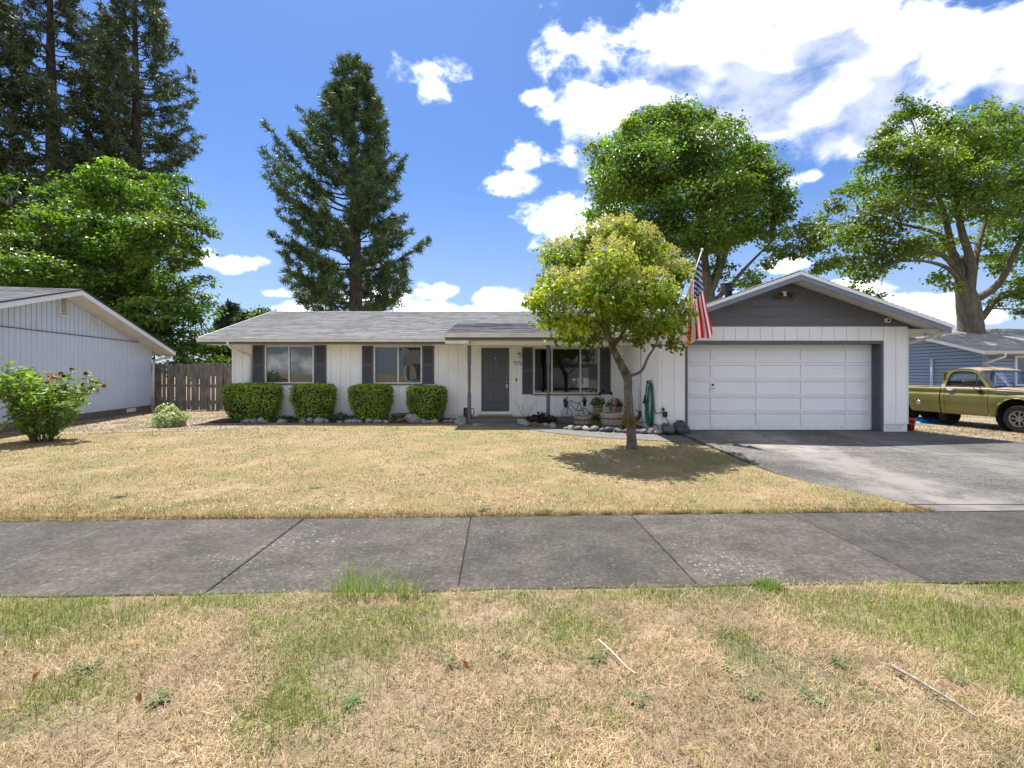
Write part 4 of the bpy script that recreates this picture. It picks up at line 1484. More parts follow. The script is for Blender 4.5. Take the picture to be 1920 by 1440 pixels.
for (a, b, c, e) in ((wx0, wx1, wz1 - .09, wz1), (wx0, wx1, wz0, wz0 + .09), (wx0, wx0 + .09, wz0 + .09, wz1 - .09), (wx1 - .09, wx1, wz0 + .09, wz1 - .09), ((wx0 + wx1) / 2 - .03, (wx0 + wx1) / 2 + .03, wz0 + .09, wz1 - .09)):
    ww.box(a, b, RYc - .095, RYc - .02, c, e)
wwo = ww.build('window', M['white_trim'], right_house)
MB().box(wx0 + .09, wx1 - .09, RYc - .068, RYc - .0575, wz0 + .09, wz1 - .09).build('pane_backing', M['room'], wwo)
MB().add([(wx0 + .09, RYc - .08, wz0 + .09), (wx1 - .09, RYc - .08, wz0 + .09), (wx1 - .09, RYc - .08, wz1 - .09), (wx0 + .09, RYc - .08, wz1 - .09)], [(0, 1, 2, 3)]).build('pane', M['glass'], wwo)
a = P(1885, 668, RYc - .6)
spout([(a.x, RYc - .6, 2.5), (a.x, RYc - .58, 2.36), (a.x - .7, RYc - .3, 2.02), (RXc + .35, RYc - .1, 1.86), (RXc + .33, RYc - .08, 1.7), (RXc + .33, RYc - .08, .3)], right_house, w=.085)
spout([(RXc - .1, 24.7, 2.35), (RXc - .1, 24.7, .3)], right_house, w=.11, m=M['left_wall'])


# ================================================================== trees
def in_poly(x, y, poly):
    c = np.zeros(np.shape(x), bool)
    n = len(poly)
    for i in range(n):
        (x1, y1), (x2, y2) = poly[i], poly[i - 1]
        k = ((y1 > y) != (y2 > y)) & (x < (x2 - x1) * (y - y1) / (y2 - y1 + 1e-12) + x1)
        c ^= k
    return c


def poly_dist(x, y, poly):
    best = np.full(np.shape(x), 1e9)
    n = len(poly)
    for i in range(n):
        (x1, y1), (x2, y2) = poly[i], poly[i - 1]
        dx, dy = x2 - x1, y2 - y1
        t = np.clip(((x - x1) * dx + (y - y1) * dy) / (dx * dx + dy * dy + 1e-9), 0, 1)
        best = np.minimum(best, np.hypot(x - x1 - t * dx, y - y1 - t * dy))
    return best


def lobes_from_outline(poly, n, rlo, rhi, D, depth, extra=()):
    """Crown lobes that fill an outline and bulge in depth; returns centres and radii in metres."""
    xs, ys = [p[0] for p in poly], [p[1] for p in poly]
    got = []
    for _ in range(n):
        best, bd = None, -1
        for _ in range(30):
            x, y = random.uniform(min(xs), max(xs)), random.uniform(min(ys), max(ys))
            if not in_poly(np.array(x), np.array(y), poly): continue
            ed = float(poly_dist(np.array(x), np.array(y), poly))
            r = min(max(ed * 1.02, rlo), rhi)
            if ed < r * .62: continue
            d_ = min([math.hypot(x - g[0], y - g[1]) / (r + g[2]) for g in got[-200:]] + [9])
            if d_ > bd: best, bd = (x, y, r, ed), d_
        if best: got.append(best)
    em = max(g[3] for g in got)
    out = []
    for (x, y, r, ed) in got:
        dd = depth * (min(1, ed / em) ** .5) * random.uniform(-1, 1)
        c = P(x, y, D + dd)
        out.append((c, r / FPX * D))
    for (x, y, r) in extra:
        out.append((P(x, y, D + random.uniform(-.3, .3) * depth), r / FPX * D))
    return out


def leafy(lobes, per_m2, leaf, cols, rc=.30, inner=.55, nl=26, up=.7, flat=.55, aspect=.72, zs=.9):
    """Leaves in clumps through the shells of the lobes."""
    Pn, Nn, Sn, Cn, tips = [], [], [], [], []
    cols = np.array(cols)
    for (c, r) in lobes:
        c = np.array(c)
        nc = max(5, int(per_m2 * 4 * math.pi * r * r))
        dv = nrm(rng.normal(size=(nc, 3)) + [0, 0, .22])
        rad = r * rng.uniform(inner, 1.03, size=(nc, 1))
        cc = c + dv * rad * [1, 1, zs]
        tips.append((c, cc))
        k = np.repeat(np.arange(nc), nl)
        m = len(k)
        off = rng.normal(size=(m, 3)) * [1, 1, flat] * (rc * r * .6 + .10)
        p = cc[k] + off
        # leaves droop from the outside of each clump
        nn = nrm(off + 1e-6) * .6 + dv[k] * .55 + rng.normal(size=(m, 3)) * .55 + [0, 0, up]
        w = rng.random((nc, 1))
        base = cols[0] * (1 - w) + cols[1] * w
        lob = rng.normal(1, .16) * np.array([rng.normal(.98, .07), 1.0, .9])
        col = base[k] * rng.uniform(.75, 1.28, size=(m, 1)) * lob
        Pn.append(p); Nn.append(nn); Sn.append(leaf * rng.uniform(.65, 1.3, size=m)); Cn.append(col)
    return leaf_arrays(np.concatenate(Pn), np.concatenate(Nn), np.concatenate(Sn), np.concatenate(Cn), aspect, .16), tips


def limb_path(a, b, sag=.12, wob=.05, n=6):
    a, b = Vector(a), Vector(b)
    L_ = (b - a).length
    pts = []
    ph = random.uniform(0, 6)
    for k in range(n + 1):
        t = k / n
        p = a.lerp(b, t)
        p.z += sag * L_ * math.sin(math.pi * t) * (1 if k else 0)
        p += Vector((math.sin(ph + 5 * t), math.cos(ph * 1.7 + 4 * t), math.sin(ph * .6 + 6 * t))) * wob * L_ * math.sin(math.pi * t)
        pts.append(p)
    return pts


def broadleaf(name, label, base, trunk, limbs, lobes, D, leafkw, bark, group, leafm, r0, twig_r=.035, reach=6.0, ntw=3):
    t = thing(name, label, 'tree', base, group=group)
    tm = MB()
    tm.tube(smooth_path([p for p, _ in trunk], 4), list(np.interp(np.linspace(0, 1, (len(trunk) - 1) * 4 + 1), np.linspace(0, 1, len(trunk)), [r for _, r in trunk])), 12)
    tm.build('trunk', bark, t)
    nodes = []
    lm = MB()
    for (pts, ra, rb_) in limbs:
        sp = smooth_path(pts, 4)
        rr_ = [ra + (rb_ - ra) * (k / (len(sp) - 1)) ** .8 for k in range(len(sp))]
        lm.tube(sp, rr_, 8)
        nodes += [(p, q) for p, q in list(zip(sp, rr_))[len(sp) // 3:]]
    if not nodes: nodes = [(Vector(p), r) for p, r in trunk[-2:]]
    (V, T, C), tips = leafy(lobes, **leafkw)
    for (c, cc) in tips:
        c = Vector(c)
        q, qr = min(nodes, key=lambda n_: (n_[0] - c).length + max(0, n_[0].z - c.z) * .8)
        pts = limb_path(q, c, .10, .05, 6)
        ra = max(.02, min(qr * .6, twig_r + .012 * (q - c).length))
        lm.tube(pts, [ra + (.35 * ra - ra) * k / 6 for k in range(7)], 6)
        for j in rng.choice(len(cc), min(ntw, len(cc)), replace=False):
            lm.tube(limb_path(pts[random.choice((3, 4, 5))], cc[j], .06, .05, 4), [ra * .5, ra * .42, ra * .34, ra * .24, ra * .12], 5)
    lm.build('limb', bark, t, smooth=True)['kind'] = 'stuff'
    np_mesh('crown', V, T, C, leafm, t)
    return t


# ---- big maple behind the garage
D1 = 28.0
poly1 = [(1180, 212), (1240, 188), (1300, 190), (1350, 205), (1400, 245), (1440, 278), (1475, 310), (1487, 345), (1480, 390), (1468, 430), (1480, 458), (1440, 472), (1400, 455), (1370, 480), (1350, 500),
         (1310, 480), (1280, 470), (1230, 470), (1180, 460), (1105, 440), (1095, 400), (1110, 370), (1100, 330), (1125, 290), (1120, 262), (1165, 235)]
lob = lobes_from_outline(poly1, 84, 20, 42, D1, 4.6, [(1405, 520, 26), (1370, 540, 20), (1425, 535, 18), (1455, 470, 22), (1290, 500, 24), (1350, 505, 22), (1190, 222, 18), (1110, 275, 18), (1300, 465, 30), (1345, 455, 28), (1265, 470, 30), (1385, 440, 28), (1480, 440, 18), (1108, 405, 22)])
b1 = P(1325, 790, D1)
broadleaf('maple_tree', 'large rounded green tree directly behind the garage roof', (b1.x, D1, .05),
          [((b1.x, D1, 0), .62), (P(1325, 640, D1), .50), (P(1326, 560, D1), .46), (P(1318, 500, D1), .36), (P(1312, 440, D1), .28)],
          [([P(1326, 560, D1), P(1345, 520, D1 - .4), P(1362, 470, D1 - .8), P(1380, 400, D1 - 1), P(1400, 330, D1 - 1)], .26, .06),
           ([P(1328, 575, D1), P(1360, 545, D1 - .3), P(1400, 500, D1 - .6), P(1450, 450, D1 - 1)], .20, .04),
           ([P(1318, 500, D1), P(1290, 430, D1 - .5), P(1240, 370, D1 - 1), P(1180, 330, D1 - 1.2)], .24, .05),
           ([P(1312, 440, D1), P(1310, 360, D1), P(1290, 280, D1), P(1280, 230, D1)], .26, .05),
           ([P(1326, 540, D1), P(1345, 500, D1 + .8), P(1350, 420, D1 + 1.6), P(1345, 320, D1 + 2)], .24, .05)],
          lob, D1, dict(per_m2=1.5, leaf=.195, cols=[(.08, .145, .024), (.18, .265, .042)], nl=30, rc=.30, zs=.62), M['bark_maple'], 'trees beyond the roofs', M['leaf'], .6)

# ---- spreading maple on the right
D2 = 26.0
poly2 = [(1650, 228), (1690, 190), (1740, 200), (1790, 207), (1850, 198), (1905, 215), (1960, 240), (2010, 300), (2040, 380), (2020, 470), (1960, 530), (1905, 575), (1880, 520), (1840, 480), (1800, 470),
         (1770, 505), (1730, 500), (1690, 500), (1660, 520), (1640, 552), (1600, 535), (1560, 515), (1520, 492), (1490, 440), (1500, 410), (1540, 375), (1590, 340), (1602, 300), (1635, 270)]
lob = lobes_from_outline(poly2, 78, 20, 42, D2, 4.6, [(1640, 560, 18), (1610, 545, 22), (1780, 540, 16), (1755, 520, 20), (1500, 470, 22), (1475, 480, 18), (1440, 492, 14), (1890, 560, 26), (1920, 590, 20), (1540, 500, 22), (1695, 195, 16), (1850, 200, 18)])
lob = [l for l in lob if not (1750 < 960 + l[0].x * FPX / l[0].y < 1850 and 430 < HZ - (l[0].z - CZ) * FPX / l[0].y < 520 and random.random() < .7)]
b2 = P(1822, 790, D2)
broadleaf('maple_tree', 'spreading tree with thick pale trunk rising behind the pale roofed house', (b2.x, D2, .05),
          [((b2.x, D2 , 0), .72), (P(1822, 680, D2), .64), (P(1820, 612, D2), .58), (P(1815, 570, D2), .54), (P(1808, 535, D2), .40), (P(1800, 480, D2), .26)],
          [([P(1812, 560, D2), P(1800, 520, D2), P(1785, 470, D2), P(1770, 400, D2), P(1740, 320, D2), P(1720, 260, D2)], .30, .05),
           ([P(1812, 560, D2), P(1822, 500, D2 - .5), P(1800, 420, D2 - .8), P(1790, 330, D2 - 1), P(1800, 260, D2 - 1)], .30, .05),
           ([P(1822, 565, D2), P(1870, 535, D2 - .5), P(1900, 480, D2 - 1), P(1925, 420, D2 - 1.2), P(1950, 340, D2 - 1.4)], .24, .05),
           ([P(1828, 610, D2), P(1850, 585, D2 + .3), P(1870, 560, D2 + .4), P(1920, 545, D2 + .5), P(1970, 500, D2 + .6)], .22, .06),
           ([P(1806, 540, D2), P(1780, 505, D2 - .6), P(1735, 490, D2 - 1.2), P(1680, 490, D2 - 1.6)], .16, .04),
           ([P(1802, 520, D2), P(1770, 480, D2 - .4), P(1720, 470, D2 - .6), P(1650, 450, D2 - 1), P(1580, 420, D2 - 1.2)], .18, .04),
           ([P(1800, 490, D2), P(1760, 440, D2 + .4), P(1690, 420, D2 + .8), P(1620, 400, D2 + 1)], .16, .04),
           ([P(1818, 560, D2), P(1830, 480, D2 + .8), P(1850, 400, D2 + 1.4), P(1870, 300, D2 + 1.8)], .24, .05)],
          lob, D2, dict(per_m2=1.6, leaf=.185, cols=[(.08, .14, .022), (.185, .25, .037)], nl=31, rc=.27, zs=.65), M['bark_maple'], 'trees beyond the roofs', M['leaf'], .7)

# ---- maple behind the left neighbour
D3 = 24.5
poly3 = [(-90, 350), (20, 332), (60, 350), (120, 332), (150, 308), (200, 300), (240, 320), (290, 316), (335, 330), (368, 362), (385, 400), (402, 430), (385, 470), (368, 492), (388, 520), (402, 560), (405, 600), (424, 655),
         (425, 720), (300, 720), (200, 660), (60, 640), (-90, 640)]
lob = lobes_from_outline(poly3, 100, 20, 42, D3, 3.6, [(210, 308, 18), (345, 340, 18), (30, 335, 18), (395, 435, 14), (240, 490, 26), (410, 680, 20), (355, 700, 24), (215, 520, 32), (235, 575, 34), (190, 560, 34), (265, 620, 34), (305, 650, 30), (330, 600, 34), (280, 560, 34), (150, 540, 36), (225, 470, 34), (385, 640, 26), (360, 650, 28)])
b3 = P(215, 790, D3)
broadleaf('maple_tree', 'dense bright green tree growing behind the left neighbouring roof and wooden fence', (b3.x, D3, .05),
          [((b3.x, D3, 0), .4), (P(215, 640, D3), .33), (P(220, 540, D3), .28), (P(225, 440, D3), .2)],
          [([P(218, 580, D3), P(280, 500, D3 - .5), P(330, 430, D3 - .8), P(360, 390, D3 - 1)], .17, .04),
           ([P(218, 560, D3), P(150, 480, D3 - .5), P(80, 420, D3 - .8), P(20, 390, D3 - 1)], .17, .04),
           ([P(222, 500, D3), P(230, 420, D3), P(220, 350, D3)], .17, .04),
           ([P(216, 620, D3), P(300, 590, D3 - .6), P(370, 590, D3 - .8)], .14, .04),
           ([P(216, 640, D3), P(140, 600, D3 + .4), P(40, 560, D3 + .6)], .14, .04)],
          lob, D3, dict(per_m2=1.5, leaf=.185, cols=[(.055, .115, .018), (.15, .245, .034)], nl=33, rc=.30, up=1.0, flat=.4, zs=.6), M['bark_dark'], 'trees beyond the roofs', M['leaf'], .4)


# ---- conifers
def conifer(name, label, base, ztop, zlow, prof, cols, bark, group, spacing=.5, nb=4, tuft=.34, nn=13, droop=.0, upturn=.18, r0=.45, lean=0.0, dens=1.0, width=.034, trunk_lo=0.0, drop_tuft=0.0):
    t = thing(name, label, 'tree', base, group=group)
    bx, by, bz = base
    H_ = ztop - bz
    tm = MB()
    pts, rr_ = [], []
    for k in range(13):
        s = k / 12
        pts.append((bx + lean * s * s * H_ + .12 * math.sin(s * 5), by, bz + trunk_lo + (H_ - trunk_lo) * s))
        rr_.append(r0 * (1 - s) ** .75 + .02)
    tm.tube(pts, rr_, 12)
    tm.build('trunk', bark, t)
    bmb = MB()
    TP_, TD, TS = [], [], []
    z = zlow
    while z < ztop - .15:
        s = (z - bz) / H_
        n = nb if z < ztop - 1.5 else max(3, nb - 1)
        a0 = random.uniform(0, 6.28)
        for k in range(n):
            az = a0 + 6.283 * k / n + random.uniform(-.5, .5)
            side = math.cos(az)
            Lb = prof(z, side) * random.uniform(.56, 1.05)
            if Lb < .25: Lb = .25
            e = .55 * s + .02 - droop * (1 - s) + random.uniform(-.1, .1)
            zz = z + random.uniform(-.25, .25)
            o = Vector((bx + lean * s * s * H_, by, zz))
            h = Vector((math.cos(az), math.sin(az), 0))
            q = Vector((-math.sin(az), math.cos(az), 0))
            path = [o + h * (Lb * u) + Vector((0, 0, Lb * (e * u - (.16 + droop * .3) * u * (1 - u) * 2 + upturn * u * u))) + q * (.06 * Lb * math.sin(u * 4 + az)) for u in (0, .2, .4, .6, .8, 1.0)]
            ra = .018 + .013 * Lb
            bmb.tube(path, [ra, ra * .85, ra * .7, ra * .5, ra * .35, ra * .18], 5)
            ntw = max(4, int((4 + Lb * 3.0) * dens))
            for j in range(ntw):
                u = min(1.0, .30 + .72 * (j + random.random()) / ntw)
                i = min(4, int(u * 5))
                p = path[i].lerp(path[i + 1], u * 5 - i)
                sd = random.choice((-1, 1))
                tl = (.25 + .42 * (1 - u) * Lb * .5 + .25) * random.uniform(.5, 1.15)
                tw = (h * .75 + q * sd * random.uniform(.35, 1.0) + Vector((0, 0, random.uniform(-.1, .35) - drop_tuft))).normalized()
                p2 = p + tw * tl
                if tl > .5: bmb.tube([p, p.lerp(p2, .5), p2], [.016, .012, .006], 4, False)
                for m_ in range(2 if tl > .45 else 1):
                    TP_.append(p2 if m_ == 0 else p.lerp(p2, .5))
                    TD.append((tw + Vector((0, 0, .35 - drop_tuft * 1.2))).normalized())
                    TS.append(tuft * random.uniform(.75, 1.25))
        z += spacing * random.uniform(.8, 1.2) * (1.0 if z < ztop - 4 else .8)
    bmb.build('branch', bark, t, smooth=True)['kind'] = 'stuff'
    TP_, TD, TS = np.array(TP_), np.array(TD), np.array(TS)
    m = len(TP_)
    k = np.repeat(np.arange(m), nn)
    dv = nrm(TD[k] * .5 + rng.normal(size=(len(k), 3)) * .75)
    o = TP_[k] + rng.normal(size=(len(k), 3)) * TS[k][:, None] * .22
    tip = o + dv * TS[k][:, None] * rng.uniform(.75, 1.15, size=(len(k), 1))
    sv = nrm(np.cross(dv, rng.normal(size=dv.shape))) * width * TS[k][:, None] / .34
    V = np.stack([o - sv, o + sv, tip], 1)
    T = np.arange(len(k) * 3).reshape(-1, 3)
    w = rng.random((m, 1)) ** 1.4
    base_c = np.array(cols[0]) * (1 - w) + np.array(cols[1]) * w
    C = np.repeat(base_c[k] * rng.uniform(.8, 1.2, size=(len(k), 1)), 3, axis=0)
    np_mesh('crown', V.reshape(-1, 3), T, C, M['needle'], t)
    return t


D4 = 33.0
px2m = D4 / FPX


def prof_pine(z, side):
    y = HZ - (z - CZ) / px2m
    hl = np.interp(y, [110, 130, 200, 260, 330, 390, 450, 520, 560, 600], [4, 16, 52, 80, 108, 155, 142, 150, 156, 135])
    hr = np.interp(y, [110, 130, 200, 260, 330, 390, 450, 520, 560, 600], [4, 15, 42, 66, 78, 98, 118, 134, 146, 140])
    return float(hl * (1 - side) / 2 + hr * (1 + side) / 2) * px2m


b4 = P(664, 790, D4)
conifer('pine_tree', 'tall dark green pine standing behind the middle of the white house', (b4.x, D4, .05), PZ(116, D4), PZ(592, D4), prof_pine, [(.05, .095, .036), (.14, .205, .065)], M['bark_pine'], 'trees beyond the roofs',
        spacing=.54, nb=4, tuft=.40, nn=21, droop=.0, upturn=.20, r0=.56, dens=1.15, width=.030)
D5 = 31.0
conifer('fir_tree', 'towering dark fir with bare trunk, tallest above the left neighbouring roof', (PX(97, D5), D5, .05), 30.0, 6.0,
        lambda z, s: float(np.interp(z, [6, 12, 20, 30], [5.0, 4.6, 3.6, .4])), [(.045, .07, .033), (.12, .145, .055)], M['bark_dark'], 'trees beyond the roofs', spacing=.72, nb=4, tuft=.38, nn=15, droop=.34, upturn=.10, r0=.60, dens=.9, width=.036, drop_tuft=.45)
D6 = 33.5
conifer('pine_tree', 'towering dark pine behind the bright green tree, its edge against blue sky', (PX(256, D6), D6, .05), 31.0, 7.5,
        lambda z, s: float(np.interp(z, [6, 14, 20, 25, 31], [4.4, 3.9, 3.4, 2.4, .4])), [(.048, .08, .04), (.12, .165, .065)], M['bark_dark'], 'trees beyond the roofs', spacing=.62, nb=4, tuft=.36, nn=18, droop=.08, upturn=.2, r0=.50, dens=.95, width=.034)
D7 = 36.0
conifer('fir_tree', 'tall thin dark fir between two towering conifers above the bright green tree', (PX(200, D7), D7, .05), 29.0, 8.0,
        lambda z, s: float(np.interp(z, [6, 14, 24, 29], [3.8, 3.4, 2.2, .3])), [(.04, .065, .034), (.10, .13, .055)], M['bark_dark'], 'trees beyond the roofs', spacing=.8, nb=4, tuft=.46, nn=9, droop=.25, upturn=.1, r0=.38, dens=1.0, width=.042, drop_tuft=.3)
conifer('fir_tree', 'towering dark fir at the very edge behind the left neighbouring roof', (PX(-30, 30), 30.0, .05), 28.0, 6.0,
        lambda z, s: float(np.interp(z, [6, 12, 20, 28], [4.6, 4.2, 3.2, .4])), [(.04, .065, .032), (.105, .135, .055)], M['bark_dark'], 'trees beyond the roofs', spacing=.75, nb=4, tuft=.46, nn=10, droop=.3, upturn=.1, r0=.5, dens=1.1, width=.042, drop_tuft=.4)
for (px_, py_, Dd, hw, lab) in ((434, 567, 60, 1.9, 'small distant spruce above the left roof corner, taller of the pair'), (420, 577, 61, 1.3, 'small distant spruce above the left roof corner, shorter of the pair')):
    zt = PZ(py_, Dd)
    conifer('spruce_tree', lab, (PX(px_, Dd), Dd, .05), zt, 2.0, lambda z, s, zt=zt, hw=hw: hw * min(1, (zt - z) / 5 + .04), [(.018, .034, .022), (.045, .066, .036)], M['bark_dark'], 'distant spruces', spacing=.5, nb=5, tuft=.5, nn=9, droop=.1, upturn=.05, r0=.2, width=.06)
lob = [(P(460, 596, 55), .9), (P(452, 602, 55), .8), (P(468, 606, 55), .8), (P(460, 610, 55), 1.0)]
broadleaf('broadleaf_tree', 'small loose dark tree top beside the distant spruces', (PX(460, 55), 55, .05), [((PX(460, 55), 55, 0), .2), (P(460, 610, 55), .1)], [], lob, 55, dict(per_m2=1.6, leaf=.4, cols=[(.03, .05, .02), (.05, .08, .03)], nl=12), M['bark_dark'], None, M['leaf'], .2)
lob = [(P(490, 592, 26), .38), (P(497, 590, 26), .4), (P(484, 597, 26), .36), (P(490, 606, 26), .6), (P(500, 604, 26), .6)]
broadleaf('garden_tree', 'round yellow-green tree top peeking over the left end of the ridge', (PX(492, 26), 26, .05), [((PX(492, 26), 26, 0), .12), (P(492, 600, 26), .06)], [], lob, 26, dict(per_m2=9, leaf=.16, cols=[(.10, .17, .02), (.17, .25, .03)], nl=14), M['bark_dark'], None, M['leaf'], .1)

# ---- the small flowering tree on the lawn
DT = 9.62
gt = P(1185, 838, DT)
lobsT = [(1150, 452, 44, .1), (1092, 462, 38, .3), (1208, 462, 38, .1), (1170, 430, 22, -.2), (1120, 436, 20, .2), (1052, 486, 34, -.1), (1246, 500, 36, .2), (1030, 470, 16, .2), (1275, 518, 24, -.1),
         (1140, 500, 48, -.9), (1195, 510, 46, .9), (1085, 520, 42, .8), (1048, 548, 40, -.7), (1010, 566, 24, .0), (996, 562, 12, .1), (1100, 556, 46, -1.0), (1165, 560, 48, -.8), (1225, 552, 44, -.6), (1268, 566, 30, .3),
         (1130, 550, 44, 1.1), (1205, 560, 44, 1.1), (1040, 596, 32, .1), (1078, 606, 36, -.6), (1125, 610, 34, .3), (1060, 630, 22, -.3), (1100, 634, 18, .2), (1185, 606, 36, -.5), (1232, 604, 36, -.1), (1200, 634, 18, .1), (1262, 622, 22, .2), (1262, 645, 11, .1), (1160, 590, 34, .6), (1285, 590, 18, .1), (1032, 520, 22, .4)]
lob = [(P(1148 + (x - 1148) * .98, y + 4, DT + dd), .86 * r / FPX * DT) for (x, y, r, dd) in lobsT]
tr_pts = [(p_, r_ * .84) for p_, r_ in [(P(1185, 842, DT), .145), (P(1184, 820, DT), .118), (P(1183, 798, DT), .112), (P(1181, 785, DT), .130), (P(1180, 772, DT), .108), (P(1178, 735, DT), .098), (P(1177, 712, DT), .105), (P(1172, 698, DT), .108), (P(1160, 675, DT - .02), .088), (P(1150, 655, DT), .085), (P(1146, 640, DT), .075)]]
small_tree = broadleaf('flowering_tree', 'small lawn tree with cream flower clusters and a forked mossy trunk', (gt.x, DT, float(gz(gt.x, DT))), tr_pts,
                       [([P(1147, 642, DT), P(1138, 622, DT - .1), P(1125, 590, DT - .3), P(1105, 545, DT - .4), P(1085, 500, DT - .2)], .06, .015),
                        ([P(1148, 648, DT), P(1165, 630, DT), P(1168, 600, DT + .1), P(1165, 540, DT + .2), P(1160, 470, DT + .2)], .05, .015),
                        ([P(1176, 704, DT), P(1190, 702, DT - .06), P(1204, 694, DT - .08), P(1215, 670, DT - .08), P(1232, 640, DT), P(1240, 590, DT), P(1250, 530, DT)], .038, .012),
                        ([P(1165, 632, DT), P(1190, 640, DT + .2), P(1215, 615, DT + .4), P(1230, 560, DT + .6)], .03, .01)],
                       lob, DT, dict(per_m2=15, leaf=.118, cols=[(.11, .19, .018), (.32, .37, .035)], nl=17, rc=.27, inner=.35, up=.55, flat=.55, aspect=.66, zs=.62), M['bark_grey'], None, M['leaf'], .14, twig_r=.009, ntw=6)
# cream panicles on the outside of the crown
fp, fn, fs, fc = [], [], [], []
cen = np.array(P(1150, 560, DT))
for (c, r) in lob:
    c = np.array(c)
    k = int(430 * r * r) + 5
    dv = nrm(rng.normal(size=(k, 3)) + [0, -.25, .75])
    for dd in dv:
        p0 = c + dd * r * rng.uniform(.92, 1.12)
        if p0[2] < 2.2: continue
        out = nrm((p0 - cen)[None])[0]
        if rng.random() > .55 + .5 * out[2]: continue
        m_ = rng.integers(20, 36)
        ax = dd * .6 + np.array([0, 0, .7])
        tt = rng.random((m_, 1))
        pp = p0 + ax * tt * .13 + rng.normal(size=(m_, 3)) * (.050 * (1.15 - tt))
        fp.append(pp); fn.append(rng.normal(size=(m_, 3)) + [0, -.3, .6]); fs.append(rng.uniform(.022, .042, m_))
        col = np.array([.58, .585, .16]) * rng.uniform(.75, 1.15) if rng.random() < .95 else np.array([.52, .38, .16])
        fc.append(col * rng.uniform(.8, 1.2, size=(m_, 1)))
V, T, C = leaf_arrays(np.concatenate(fp), np.concatenate(fn), np.concatenate(fs), np.concatenate(fc), .8, .1)
np_mesh('blossom', V, T, C, M['petal'], small_tree)
ms = P(1180, 790, DT - .09)
mp = rng.normal(size=(420, 3)) * [.085, .05, .10] + np.array(P(1182, 788, DT)) + [-.03, -.07, 0]
V, T, C = leaf_arrays(mp, rng.normal(size=(420, 3)) + [0, -1, .3], rng.uniform(.02, .045, 420), np.array([.26, .17, .03]) * rng.uniform(.5, 1.2, size=(420, 1)), .8, .2)
np_mesh('lichen', V, T, C, M['petal'], small_tree)['kind'] = 'stuff'
mp = np.concatenate([rng.normal(size=(60, 3)) * .05 + np.array(tr_pts[k][0]) + [0, -.06, 0] for k in (7, 8, 9, 10)])
V, T, C = leaf_arrays(mp, rng.normal(size=(len(mp), 3)) + [0, -1, .3], rng.uniform(.02, .05, len(mp)), np.array([.13, .085, .03]) * rng.uniform(.5, 1.2, size=(len(mp), 1)), .8, .2)
np_mesh('moss', V, T, C, M['petal'], small_tree)['kind'] = 'stuff'


